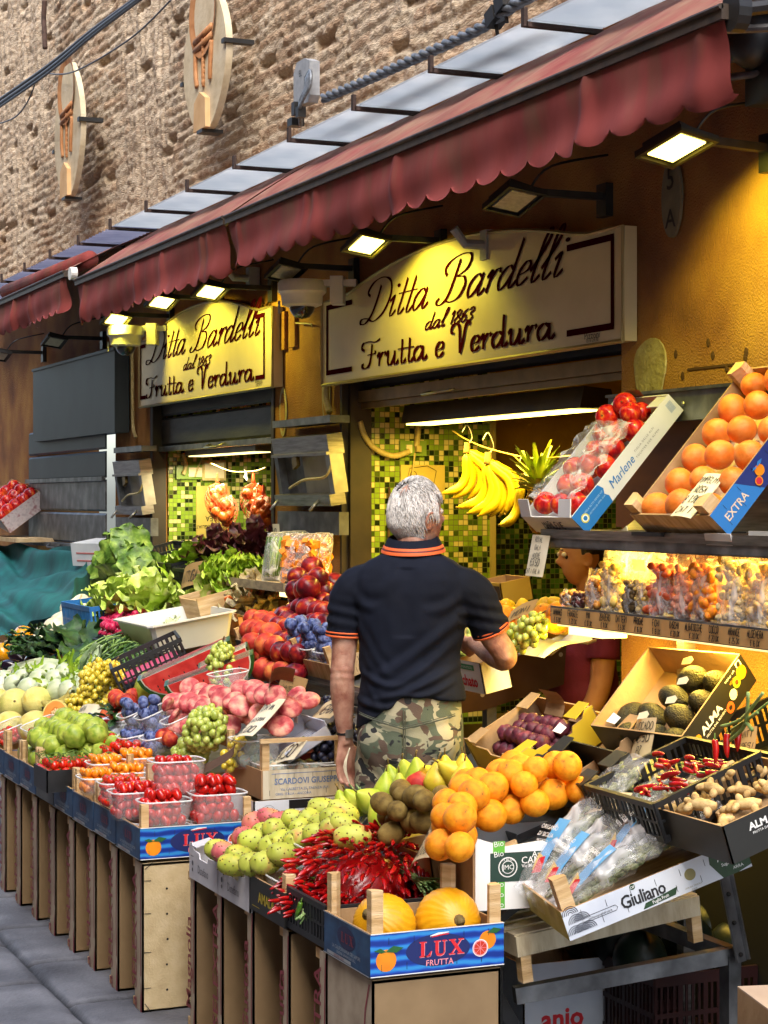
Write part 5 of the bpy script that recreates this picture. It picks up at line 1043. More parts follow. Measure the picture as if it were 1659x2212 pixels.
# white tub
A=P(326,1412,pl=PLA); g0=P(272,1370,Z=1.06)
s=empty('white_tub',T(-9.28,2.52,.995)@RX(9),'white plastic tub with a few leaf scraps, resting on the bin edge','tub')
def rr_(k,z,L=.62,W=.42): return [(L/2+L/2*k*a,W/2+W/2*k*b,z) for a,b in ((-1,-.9),(-.94,-1),(.94,-1),(1,-.9),(1,.9),(.94,1),(-.94,1),(-1,.9))]
M_tub=mat('tub_white',['#c9cdc8','#dadcd6'],rough=.35,scale=4)
MB().loft([rr_(.84,0),rr_(.98,.14),rr_(1.04,.14),rr_(1.04,.132),rr_(.99,.13)],0,None,False).loft([rr_(.83,.004),rr_(.965,.139)],0,None,False).add(rr_(.84,.002),[tuple(range(8))]).out('shell',M_tub,s)
q=MB(); [leaf(q,T(.15+.12*i,.2,.09)@RZ(60*i),.09,.06,.3,.3,.01,3,0,5,6,.3,i) for i in range(4)]; q.out('leaf_scrap',M_pale,s,True); tag(s.children[-1],kind='stuff')
s=empty('wooden_tray',T(*P(402,1352,Y=2.98))@RX(10),'orange-tinted wooden tray behind the white tub','tray')
L__=P(522,1320,Y=2.98).x-P(402,1352,Y=2.98).x; Mo=mat('orange_wood',['#b06a38','#c47e48','#d09560'],rough=.6,scale=6,stretch=(8,1,1),detail=5)
for b in ((0,L__,0,.01,0,.11),(L__-.01,L__,.01,.3,0,.10),(0,L__,.29,.30,0,.11),(0,.01,.01,.29,0,.1)): MB().box(*b).out('side_board',Mo,s)
MB().box(.01,L__-.01,.01,.29,0,.01).out('base',M_woodx,s)
for k in range(3):
    g=P(495-12*k,1330,Y=3.0); MB().tube(cr([(0,0,-.07),(0,0,.0),(0,.0,.07),(0,0,.08)],4),[.006,.012,.015,.018,.019,.021,.022,.024,.024,.023,.022,.02,.012],9).out('carrot',mat('carrot_orange',['#c85a1c','#d8702a'],rough=.4,scale=20),None,True,M=T(g.x,g.y+.02,g.z+.02)@RX(20)@RY(15*k),label='orange carrot sticking up in the wooden tray',cat='carrot',group='carrots in the wooden tray')
s=empty('pale_wood_box',T(-9.3,2.86,1.13)@RX(14),'pale wooden box end standing beside the orange tray','box'); MB().box(0,.012,0,.42,0,.11).out('side_board',M_wood,s); MB().box(.28,.292,0,.42,0,.11).out('side_board',M_wood,s); MB().box(.012,.28,0,.012,0,.10).out('end_board',M_wood,s)
# pepper, aubergines, zucchini
for i,(k,x,y,r,rt) in enumerate((('bell_pepper',52,1398,.07,None),('bell_pepper',8,1432,.065,None),('bell_pepper',78,1418,.05,None))):
    g=P(x,y,pl=PLA); fruit(k,(g.x,g.y,g.z+.05),r,Matrix.Rotation(1.,4,'X'),['glossy yellow bell pepper on top near the teal sheet','yellow bell pepper at the left edge of the picture','small yellow pepper half hidden behind the aubergine card'][i])
for i,(x,y) in enumerate(((38,1432),(66,1440),(90,1424),(30,1452))):
    g=P(x,y,pl=PLA); fruit('aubergine',(g.x,g.y,g.z+.03),.048,'lie','glossy black aubergine beside the yellow peppers','aubergines beside the peppers')
for i in range(7):
    g=P(-5+14*i,1470-3*(i%3),pl=PLA); fruit('zucchini',(g.x,g.y,g.z+.02),.033,Matrix.Rotation(1.2+.3*(i%3),4,'Z')@Matrix.Rotation(1.5,4,'X'),'dark green courgette lying by the left edge','courgettes')
A=P(62,1470,pl=PLA); pcrate(T(A.x-.2,A.y-.0,A.z-.06)@RX(20),.55,.30,.10,M_blup,'blue plastic crate rim under the aubergines')
# greens: catalogna, chard, beans
def strands(poly,pl,n,L,r,m,label,name,cat,h=.10,bend=.3,dirz=None,kind='stuff',fl=1.):
    q=MB(); rr=random.Random(n); z_,y_,mm=pl; xs=[p[0] for p in poly]; ys=[p[1] for p in poly]; c=0;tr=0
    cx=sum(xs)/len(xs); cy=sum(ys)/len(ys)
    while c<n and tr<n*20:
        tr+=1; x=rr.uniform(min(xs),max(xs)); y=rr.uniform(min(ys),max(ys))
        if not inside(x,y,poly): continue
        c+=1; g=P(x,y,pl=pl); e=max(0,1-math.hypot((x-cx)/(max(xs)-min(xs))*2,(y-cy)/(max(ys)-min(ys))*2)); z=g.z+rr.uniform(.3,1)*h*e**.6
        a=rr.gauss(dirz,.35) if dirz is not None else rr.uniform(0,6.28); d=Vector((math.cos(a),math.sin(a)*.88,math.sin(a)*.4)); l=L*rr.uniform(.7,1.1); p0=Vector((g.x,g.y,z)); up=Vector((0,0,1)); sd=Vector((-d.y,d.x,0))
        q.tube(cr([p0-d*l/2,p0-d*l*.2+up*bend*l*.15+sd*rr.uniform(-.1,.1)*l,p0+d*l*.2+up*bend*l*.15+sd*rr.uniform(-.1,.1)*l,p0+d*l/2-up*.02],2),[r*.5,r*.9,r,r,r*.9,r*.8,r*.4],5,rr.randrange(len(m)) if isinstance(m,list) else 0)
    return q.out(name,m,None,True,label=label,cat=cat,kind=kind)
M_bean=[mat('bean_green',['#35551c','#4a6e28','#6c8f3c'],rough=.45,scale=40),mat('bean_dark','#2a4718',rough=.45),mat('bean_light','#7c9a4c',rough=.45)]
strands([(160,1452),(200,1408),(250,1392),(300,1402),(318,1425),(300,1450),(240,1470),(190,1468)],PLA,620,.15,.0050,M_bean,'heap of thin green beans in front of the white tub','green_beans','green beans',.13,.3)
q=MB()
for i in range(46):
    x=100+random.uniform(-12,46); y=1398+ (x-100)*-.1+random.uniform(0,50); g=P(x,y,pl=PLA); leaf(q,T(g.x,g.y,g.z+random.uniform(0,.06))@RZ(random.uniform(110,200)),.22,.035,.5,.5,.012,4,0,3,8,.3,i)
q.out('chicory_bunch',M_dkl,None,True,label='bunch of long dark green jagged chicory leaves beside the beans',cat='greens')
q=MB()
for i,(x,y,a,L) in enumerate(((205,1368,10,.30),(195,1385,60,.28),(215,1378,-30,.26),(182,1408,100,.26),(200,1400,40,.30),(165,1415,120,.24),(190,1350,0,.26),(210,1360,-60,.24),(178,1440,80,.18))):
    g=P(x,y,pl=PLA); leaf(q,T(g.x,g.y-.03,g.z+.02)@RZ(a),L,.17,.7,.6,.02,2,0,8,10,.3,i+5)
q.out('chard_leaf_bunch',M_dkl,None,True,label='broad glossy dark green chard leaves between onions and beans',cat='chard')
# fennel, celery
def fennel(M,R_,lb,i):
    q=MB(); q.ball((0,0,0),R_,0,16,10,(.8,1.05,1.1),None,dent(.1,.3,.1,.1,i)); 
    for k in range(5): q.tube(cr([(R_*.3*(k-2)*.5,0,R_*.7),(R_*.5*(k-2)*.6,.01,R_*1.6),(R_*.8*(k-2)*.7,.0,R_*2.6)],4),[R_*.3,R_*.28,R_*.25,R_*.22,R_*.2,R_*.17,R_*.15,R_*.13,R_*.08],7,0)
    rr=random.Random(i)
    for k in range(14): leaf(q,T(R_*.8*rr.uniform(-1,1),rr.uniform(-.02,.03),R_*rr.uniform(1.6,2.6))@RZ(rr.uniform(0,360)),.08,.02,.9,.4,.005,3,1,3,5,.3,k)
    q.out('fennel_bulb',[mat('fennel_white',['#98a878','#bccaa0','#d4dabc'],rough=.35,scale=8,stretch=(3,3,1)),M_let],None,True,M=M,label=lb,cat='fennel',group='white fennel bulbs')
for i,(x,y) in enumerate(((30,1500),(62,1508),(95,1512),(125,1512),(150,1515),(180,1510),(85,1490),(120,1490),(150,1492),(170,1495),(110,1475),(140,1478),(50,1488),(10,1490))):
    g=P(x,y,pl=PLA); fennel(T(g.x,g.y,g.z+.04)@RZ(random.uniform(-115,-55))@RX(-68+random.uniform(-15,15)),.06,'white fennel bulb with cut stalks heaped above the melons',i)
for i in range(6):
    a=P(32+random.uniform(-8,8),1462+5*i,pl=PLA); b=P(128+random.uniform(-10,25),1453+6*i,pl=PLA); q=MB(); q.tube(cr([(a.x,a.y,a.z+.05),((a.x+b.x)/2,(a.y+b.y)/2,(a.z+b.z)/2+.07),(b.x,b.y,b.z+.05)],4),[.034,.033,.032,.031,.03,.028,.026,.022,.016],8,flat=.6)
    q.out('celery_stalk',M_pale,None,True,label='long pale green celery stalk lying above the fennel',cat='celery',group='celery stalks above the fennel')
for i,(x,y) in enumerate(((3,1482),(5,1500),(0,1515),(18,1480))):
    g=P(x,y,pl=PLA); fruit('onion',(g.x,g.y,g.z+.03),.05,None,'white bulb beside the fennel at the left edge','white bulbs at the left edge')
s=empty('black_tray',T(*P(92,1530,pl=PLA))@RX(18),'thin black tray edge beneath the fennel','tray'); MB().box(-.1,.75,-.01,.3,-.02,0).out('floor',M_blkp,s); MB().box(-.1,.75,-.015,-.005,-.02,.02).out('lip',M_blkp,s)
# wrapped chicory in film by the beans
q=MB(); [leaf(q,RZ(30*k),.2,.08,1.3,-.5,.01,2,0,6,9,.3,k) for k in range(8)]
g=P(170,1480,pl=PLA); q.out('wrapped_greens',leaf_mat('grey_green',['#7d9a6c','#a4b88e','#c8d2b4']),None,True,M=T(g.x,g.y,g.z+.02)@RX(-30),label='film-wrapped pale green head beside the small wooden post',cat='greens')
MB().box(-.018,.018,-.01,.01,-.09,.09).out('wooden_post',M_wood,M=T(*P(194,1468,Y=2.35)),label='small upright wooden crate post with a red tip near the beans',cat='post')
# black angled crate
A=P(250,1500,pl=PLA); pcrate(T(A.x-.08,A.y+.05,A.z+.02)@RZ(-14)@RX(24),.48,.32,.14,M_blkp,'black plastic crate tilted up beside the watermelon, pink net inside')
MB().box(.03,.45,.03,.29,.02,.03).out('pink_net',mat('net_pink',['#b0305a','#d05a7a'],rough=.6,scale=60),M=T(A.x-.08,A.y+.05,A.z+.02)@RZ(-14)@RX(24)@T(0,0,.03),label='pink netting lying inside the tilted black crate',cat='net')
# dark blue card on white trays
s=empty('blue_card_box',T(*P(192,1582,pl=PLA))@RX(20),'dark blue cardboard tab over a white tray, below the yellow grapes','box')
MB().prism([(0,0),(.36,0),(.36,.05),(.27,.05),(.27,.075),(.22,.11),(.16,.11),(.13,.075),(.1,.05),(0,.05)],0,.006,0,face_st(1,1)).out('tab',I('card_navy','#142c58'),s); MB().box(-.05,.40,.01,.22,0,.05).out('tray',M_cw,s)
MB().text('frutta',.18,.02,.03,0,face_st(1,1)@T(0,0,.008)).out('lettering',M_wh,s)
# leaves near peach
q=MB(); rr=random.Random(8)
for i in range(16): g=P(rr.uniform(236,262),rr.uniform(1560,1610),pl=PLA); leaf(q,T(g.x,g.y-.02,g.z+.06)@RZ(rr.uniform(0,360)),.09,.03,.5,.6,.004,1,0,4,6,.4,i)
q.out('leafy_twig',M_dkl,None,True,label='dark green peach leaves trailing between the melon card and the plums',cat='leaves')
# watermelon wedges
M_wm=[mat('watermelon_flesh',['#b82a26','#d23c34','#dd5548'],rough=.3,scale=20,detail=5),mat('rind_white','#d8dcc0'),mat('rind_green',['#2f5a1e','#1c3a14'],rough=.3,scale=8),mat('seed_black','#1c1210')]
def wedge(M,L,H,Tk,lb,i):
    q=MB(); n=14; out=[(L/2*math.cos(math.pi+math.pi*k/n),H+H*math.sin(math.pi+math.pi*k/n)) for k in range(n+1)]; inn=[(x*.93,H+(y-H)*.90) for x,y in out]; ii=[(x*.90,H+(y-H)*.86) for x,y in out]
    q.prism(ii,-Tk/2,Tk/2,0,RX(90)); q.prism(inn,-Tk/2+.003,Tk/2-.003,1,RX(90)); q.prism(out,-Tk/2+.005,Tk/2-.005,2,RX(90))
    q.v=[Vector((v.x,v.y,v.z)) for v in q.v]; rr=random.Random(i)
    for k in range(14): x=rr.uniform(-.35,.35)*L; q.ball((x,-Tk/2,H*rr.uniform(.45,.8)),.0045,3,6,4,(.6,.5,1.2))
    q.out('watermelon_wedge',M_wm,None,M=M,label=lb,cat='watermelon')
def wm(px,py,L,H,rz,ry,lb,i,X=None):
    g=P(px,py,pl=PLA); wedge(T(g.x,g.y,g.z)@RZ(rz)@RY(ry)@RX(12),L,H,.09,lb,i)
wm(430,1490,.42,.15,66,-24,'large red watermelon wedge, left of three',1); wm(476,1505,.38,.13,66,-20,'red watermelon wedge with a round sticker, middle of three',2); wm(508,1470,.22,.12,66,-24,'small red watermelon piece, right of three',3)
# cup of white grapes
punnet(T(*P(488,1525,pl=PLA))@RX(8)@T(-.07,-.05,0),.15,.15,.13,'tall clear cup of pale green grapes below the watermelon','clear plastic punnets')
g=P(490,1500,pl=PLA); bunch(T(g.x,g.y-.02,g.z+.10),.15,.22,.13,90,.0145,M_gg,'pale green grapes heaped in the tall clear cup')
# ---- fruit bin with peaches, glass screen ----
a=P(514,1441,Y=2.75); b=P(722,1487,Y=2.75); c=a.x
s=empty('fruit_bin',T(a.x,2.75,b.z),'brushed steel sloping bin carrying the peaches, running behind the man','display bin'); Lb=-6.55-a.x
MB().box(0,Lb,-.015,.0,-.035,.03).box(0,Lb,-.02,-.015,.0,.012).out('front_rail',M_steel,s)
MB().add([(0,0,-.0),(Lb,0,-.0),(Lb,.66,.24),(0,.66,.24)],[(0,1,2,3)]).out('tray',M_steel2,s)
MB().box(0,Lb,.02,.04,-.32,-.04).out('skirt',M_steel,s)
MB().box(0,1.75,-.05,-.044,-.36,-.05).out('glass_screen',M_glass,s); MB().box(0,1.75,-.055,-.04,-.05,-.035).box(0,1.75,-.056,-.038,-.375,-.36).out('screen_rail',M_steel,s)
W=[P(x,y,X=-6.55) for x,y in ((815,1492),(815,1566),(1040,1534),(1215,1478),(1222,1372),(1150,1402),(1050,1440))]
MB().prism([(w.y-2.75,w.z-b.z) for w in W],0,.012,0,T(-6.55-a.x,0,0)@face_cam(0,0)).out('end_plate',mat('dark_steel',['#4a3a30','#5d4a3c'],rough=.35,metal=.8,scale=6),s)
MB().tube([(-6.53-a.x,w.y-2.75,w.z-b.z+.004) for w in (W[0],W[6],W[5],W[4])],.006,6).out('rolled_edge',M_alu,s,True)
MB().box(-6.6-a.x,-6.56-a.x,.45,.49,-.9,.1).out('leg',M_steel2,s)
q=MB(); [q.disc(w[0],w[1],.009,0,T(-6.537-a.x,0,0)@face_cam(0,0),10) for w in ((.42,.0),(.75,.14))]; q.out('rivet',M_alu,s); tag(s.children[-1],kind='stuff')
PLP=(b.z+.03,2.78,.42)
crate(T(a.x+.02,2.76,b.z+.03)@RX(20),.36,.46,.09,.14,'AMALA crate of peaches at the far end of the fruit bin','crates in the fruit bin',skin2=I('amala_black','#1c1c18'),st=txt_print([('AMALA',.5,.25,.5,I('amala_yellow','#b8a41c'),{'off':.02})]))
crate(T(a.x+.42,2.76,b.z+.03)@RX(20),.40,.46,.09,.12,'dark crate of yellow-red peaches next to the AMALA crate','crates in the fruit bin',skin2=M_kraft)
crate(T(a.x+.80,2.74,b.z+.02)@RX(20),.40,.42,.08,.15,'pale wooden crate holding plum tubs, behind the elbow of the man','crates in the fruit bin')
def pileP(poly,k,r,lb,gr,lay=2,rot=None): return pile(poly,PLP,k,r,lb,gr,lay,rot,1.95)
pileP([(524,1440),(540,1380),(590,1350),(640,1400),(640,1468),(600,1470),(560,1440)],'peach',.050,'large red-orange peach heaped in the left of the fruit bin','peaches left in the fruit bin',2)
pileP([(585,1462),(600,1380),(640,1345),(690,1350),(745,1340),(745,1420),(700,1440),(660,1480)],'nectarine',.045,'dark red nectarine in the middle of the fruit bin','nectarines low in the bin',2)
pileP([(615,1382),(640,1320),(690,1290),(760,1290),(760,1380),(690,1390)],'nectarine',.052,'large glossy nectarine in the top heap below the wooden shelf','nectarines in the top heap',3)
MP=T(a.x+.80,2.76,b.z+.04)@RX(18)
for i,(u,v,z) in enumerate(((-.13,-.02,.0),(.05,-.03,.0),(.22,-.03,0),(.0,.16,.07),(.18,.15,.07))):
    M=MP@T(u,v,z); punnet(M,.165,.15,.11,'clear tub heaped with blue plums in the fruit bin, '+['front left','front middle','front right','rear left','rear right'][i],'clear plastic punnets'); heap(M@T(.01,.01,.02),.145,.13,'plum',.0235,'dusty blue plum in the tubs behind the left arm of the man','plums in the bin tubs',5,None,1.8,ins=.12)
# far side of bin: lemons, grapes, carton behind man right
for i in range(26):
    x=1065+ (i*37%150); y=1318+(i*23%52)-(x-1065)*.06; g=P(x,y,Y=3.2+.1*(i%3)); fruit('lemon' if i%3 else 'orange',(g.x,g.y,g.z),.045,None,('yellow lemon' if i%3 else 'orange fruit')+' in the lamp-lit bin right of the man','citrus right of the man' if i%3 else 'orange fruit right of the man')
for i,(x,y) in enumerate(((1015,1395),(1030,1420),(1125,1375),(1150,1360),(1012,1440))):
    g=P(x,y,Y=3.02); bunch(T(g.x,g.y,g.z)@RX(-30),.13,.12,.09,36,.0135,M_gg,['green grape bunch by the right elbow, upper','green grape bunch by the right hip, middle','pale grape bunch left of the kraft card','pale grape bunch behind the kraft card','green grape bunch by the right hip, lowest'][i])
A=P(1000,1490,Y=2.93)
carton(T(A.x-.02,2.93,A.z+.0)@RX(12),.20,.11,.11,'white carton with green stripe and red lettering at the right hip of the man',M_wh,M_kraft,flaps=0,notch=False,st=txt_print([('#',.0,.72,.75,.9,I('label_green','#1e8a50')),('OTTI ORTOFRUTTICOLI',.36,.77,.11,M_wh),('chato',.5,.2,.5,M_red,{'off':.03})]))
q=MB(); q.grid(lambda u,v:(u*.2,v*.22,.03*math.sin(u*9)*math.sin(v*5)),10,6); q.out('white_liner',M_cw,None,True,M=T(*P(1120,1412,Y=3.15))@RX(20),label='crumpled white liner paper in the bin right of the man',cat='paper')
carton(T(*P(1035,1302,Y=3.45))@RX(10),.22,.14,.09,'yellow carton with a black band behind the right shoulder of the man',mat('carton_yellow',['#b8982c','#c9aa3a'],rough=.6,scale=5),M_kraft,flaps=0,notch=False,st=txt_print([('#',.1,.1,.98,.85,M_ink),('A\'',.55,.25,.5,I('amala_yellow','#b8a41c'))]))
# ================= STALL B (near) =================
YB=1.88; XB0=-4.524
zb=HT
mB=T(XB0-.32,YB,zb)
crate(mB,.32,.375,.108,.21,'crate with bright orange artwork and blue sides holding two yellow melons, nearest the camera','crates along the front of the right stall',skin=M_blues,skin2=M_blues,cam=lux_cam,st=lux_st,post=.032)
def ymelon(M,R_,lb,grp=None,seed=0):
    s=empty('yellow_melon',M,lb,'melon',grp); q=MB()
    def f(p,a):
        v=Vector(p); w=.012*math.sin(a*26+3*math.sin(v.z*3+seed)+2*noise.noise(v*2.2))*(1-abs(v.z)**3)+.02*noise.noise(v*3+Vector((seed,0,0))); k=1+w; return (v.x*k,v.y*k,v.z*k*1.0)
    q.ball((0,0,0),R_,0,96,40,(1,1,1.06),None,f); q.out('rind',mat('canary_rind',['#cf8c08','#dca010','#e2ac1a'],rough=.42,scale=3,bump=.12,bscale=30),s,True)
    q=MB(); q.tube([(0,0,R_*1.03),(.002,0,R_*1.09),(.006,.002,R_*1.16)],[.014,.009,.011],8); q.ball((0,0,R_*1.03),.017,0,10,4,(1,1,.35)); q.out('stem',M_stem,s,True)
ymelon(mB@T(.17,.102,.092)@RZ(30)@RX(60),.082,'smooth bright yellow melon behind the front post, left of two','yellow melons in the near crate' if 0 else None,1)
ymelon(mB@T(.19,.275,.094)@RY(78)@RX(4),.086,'wrinkled bright yellow melon with its stem towards us, right of two',None,5)
# black plastic crate, chillies
x=XB0-.32
pcrate(T(x-.31,YB+.01,zb),.30,.40,.115,M_blkp,'black plastic crate under the mound of red chillies')
x-=.31
am=crate(T(x-.30,YB,zb-.005),.30,.40,.10,.15,'black-printed AMALA crate holding punnets of green chillies','crates along the front of the right stall',skin=M_blkp,skin2=I('amala_black','#1c1c18'),st=txt_print([('AMALA',.50,.34,.42,I('amala_yellow','#b8a41c'),{'off':.03}),('#',.80,.35,.9,.75,M_wh),('#',.08,.15,.3,.17,I('amala_yellow','#b8a41c'))]),posts=(1,1,1,1),post=.03)
x-=.30; M_dw=mat('distefano_white',['#a8abb6','#c0c2ca','#cfd0d6'],rough=.6,scale=7)
for k in range(2):
    carton(T(x-.30,YB,zb-.02),.30,.40,.105,'white notched carton with grey serif lettering under the prickly pears, '+('nearer' if k==0 else 'further')+' of two',M_dw,M_dw,'cartons of prickly pears',flaps=1,st=txt_print([('Distefano',.5,.28,.36,I('grey_ink','#4a4c56'),{'sx':.75}),('#',.06,.7,.16,.72,I('grey_ink','#4a4c56')),('o',.13,.5,.08,I('grey_ink','#4a4c56')),('o',.13,.3,.06,I('grey_ink','#4a4c56'))])); x-=.30
XBl=x
# supports
for k,(xx,w_) in enumerate(((XB0-.01,'bio'),(XB0-.33,'La SELEXTRA'),(XB0-.62,'ortofrutta'),(XB0-.93,'La Gustosa'),(XB0-1.22,'La SELEXTRA'),(XB0-1.50,'Magnolia'))):
    standing(xx,YB+.01+(.0 if k else .0),'plain fibreboard box standing under the near melon crate' if k==0 else 'upended crate with a pale strip edge propping up the right stall','crates standing under the right stall' if k else None,False,w_,.36 if k==0 else .38,zb-.01,.05 if k else .31)
# chilli mound
def aim(p,d,r): 
    d=Vector(d).normalized(); q=d.to_track_quat('Z','Y').to_matrix().to_4x4()@Matrix.Rotation(random.uniform(0,6.28),4,'Z'); q.translation=p; return q@S(r)
def chili(k,p,d,r,lb,gr):
    o=bpy.data.objects.new('chili' if k=='chili' else 'green_chili',kinds(k)); COL.objects.link(o); o.matrix_world=aim(p,d,r*random.uniform(.85,1.1)); return tag(o,lb,'chili pepper',gr)
def sheaf(c,root,n,R_,r,lb,gr,kk='chili',ang=1.15,up=Vector((0,0,1))):
    """bouquet of chillies pointing outward from a tied root, toward c"""
    ax=(c-root).normalized(); u=ax.orthogonal().normalized(); v=ax.cross(u)
    for i in range(n):
        t=(i+.5)/n; th=math.acos(1-t*(1-math.cos(ang))); ph=i*2.39996
        d=(ax*math.cos(th)+(u*math.cos(ph)+v*math.sin(ph))*math.sin(th)); p=root+d*R_*random.uniform(.86,1.03); 
        if p.z<zb+.10 and not(YB<p.y<YB+.4): continue
        chili(kk,p,d+Vector((random.uniform(-.12,.12),random.uniform(-.12,.12),-.12)),r,lb,gr)
lbc='glossy red chilli in the big tied mound on the black crate'; gc='red chillies in the mound'
def C(px,py,Y): return P(px,py,Y=Y)
cm=C(785,1925,2.14); cm.z=zb+.06
CMB=MB()
def mound(c,rx,ry,rz,n,r,lb,gr,knot,keep):
    me=kinds('chili'); vs=[v.co.copy() for v in me.vertices]; fs=[tuple(p.vertices) for p in me.polygons]
    for i in range(n):
        t=(i+.5)/n; z=1-1.05*t; ph=i*2.39996; s_=math.sqrt(max(0,1-z*z)); d=Vector((s_*math.cos(ph),s_*math.sin(ph),z)); ind=random.random()<keep; p=c+Vector((d.x*rx,d.y*ry,d.z*rz))*(random.uniform(.95,1.05) if ind else random.uniform(.72,.97))
        o=(p-knot).normalized(); dd=(o*.9+Vector((.1,-.1,-.15))+Vector((d.x,d.y,d.z))*.25+Vector([random.uniform(-.33,.33) for _ in range(3)])).normalized()
        if ind: chili('chili',p-dd*r*.8,dd,r,lb,gr)
        else: CMB.add(vs,fs,0,aim(p-dd*r*.8,dd,r))
kn=C(850,1850,2.28); kn.z=zb+.18
mound(cm,.215,.245,.20,430,.029,lbc,gc,kn,.42)
mound(C(690,1965,1.98),.12,.13,.085,80,.026,lbc,gc,C(790,1950,2.15),.3)
CMB.ball(tuple(cm),1,0,20,12,(.13,.16,.12)); CMB.out('chili_mass',mat('chili_skin','#800808'),None,True,label='dense inner mass of small red chillies filling the mound',cat='chili peppers',kind='stuff')
for i in range(16):
    chili('chili',C(800+i*5,1790+(i%5)*12,2.3),(.55,-.5,-.35+.1*(i%3)),.030,'red chilli in the upper bunch hanging from the crossed green stalks','chillies in the upper bunch')
for i in range(22):
    chili('chili',C(905+(i%3)*9,1872+(i*7)%60,2.26),(.6,-.25,-.5+.1*(i%4)),.027,'red chilli in the right-hand bunch above the wrinkled yellow melon','chillies above the melon')
for i in range(9): chili('chili',T(XB0-.62+.03,YB+.03+.024*i,zb+.03).translation,(1,.1*(i%3-1),.2),.022,'red chilli seen through the slots of the black crate','chillies inside the black crate')
def stalks(p0,p1,n,sp,r,lb,fan=.04):
    q=MB(); rr=random.Random(n)
    for i in range(n):
        o=Vector([rr.uniform(-sp,sp) for _ in range(3)]); e=Vector([rr.uniform(-fan,fan) for _ in range(3)]); q.tube(cr([p0+o,p0.lerp(p1,.5)+o*.4,p1+e],5),r*rr.uniform(.7,1.2),5)
    return q.out('chili_stalks',[mat('stalk_green',['#4c6c34','#6f8d4e','#8fa66a'],rough=.55,scale=20)],None,True,label=lb,cat='stalks')
stalks(C(840,1790,2.30),C(768,1705,2.36),14,.018,.0032,'green stalks crossing upward out of the red chilli mound',.02)
stalks(C(838,1795,2.31),C(758,1735,2.36),5,.01,.0028,'a few thinner green stalks leaning further left out of the chillies',.02)
stalks(C(850,1870,2.25),C(935,1918,2.22),26,.02,.0032,'bundle of cut green stalks above the right yellow melon',.025)
stalks(C(662,1962,1.9),C(655,1985,1.88),4,.01,.004,'small green stalk with leaf-like chillies low on the mound',.02)
chili('green_chili',C(650,1950,1.88),(-.3,-.2,-1),.030,'single bright green chilli dangling over the black crate',None)
# green chilli punnets on amala crate
Ma=T(XB0-.93,YB,zb)
for k,(u,v,z,lb) in enumerate(((.03,.02,.02,'lower front'),(.03,.2,.02,'lower back'),(.02,.11,.105,'upper'))):
    punnet(Ma@T(u,v,z),.24,.17,.085,'clear punnet of green and red chillies, '+lb+' of three','clear plastic punnets')
    for i in range(38): chili('green_chili' if i%5 else 'chili',(Ma@T(u+.03+.18*random.random(),v+.03+.11*random.random(),z+.02+.07*random.random())).translation,(random.uniform(-1,1),random.uniform(-1,1),random.uniform(-.3,.3)),.020,('thin green' if i%5 else 'thin red')+' chilli in the punnets between prickly pears and red mound','green chillies in punnets' if i%5 else 'red chillies in punnets')
# prickly pears
Mp=T(XBl,YB,zb+.02)
PP=[(475,1858,'prickly_pear'),(492,1868,'red_prickly_pear'),(528,1830,'red_prickly_pear'),(552,1838,'prickly_pear'),(520,1872,'prickly_pear'),(548,1890,'prickly_pear'),(575,1885,'prickly_pear'),(505,1890,'prickly_pear'),(590,1850,'prickly_pear'),(612,1840,'prickly_pear'),(640,1838,'prickly_pear'),(600,1815,'prickly_pear'),(575,1820,'prickly_pear'),(640,1795,'prickly_pear'),(672,1790,'prickly_pear'),(615,1800,'red_prickly_pear'),(700,1800,'prickly_pear'),(690,1825,'prickly_pear'),(725,1790,'prickly_pear'),(660,1830,'prickly_pear'),(556,1800,'red_prickly_pear'),(585,1790,'red_prickly_pear'),(700,1770,'prickly_pear'),(745,1805,'prickly_pear'),(720,1812,'prickly_pear'),(612,1868,'prickly_pear'),(760,1830,'prickly_pear'),(655,1808,'prickly_pear'),(740,1775,'prickly_pear')]
for i,(x_,y_,k) in enumerate(PP):
    g=P(x_,y_,pl=(.60,1.88,.55)); fruit(k,(g.x,g.y,g.z+.03),.052,Matrix.Rotation(random.uniform(-.5,.9),4,'Z')@Matrix.Rotation(1.35+random.uniform(-.3,.3),4,'X'),('reddish' if 'red' in k else 'yellow-green')+' spiny-dotted prickly pear heaped on the white cartons','reddish prickly pears' if 'red' in k else 'yellow-green prickly pears')
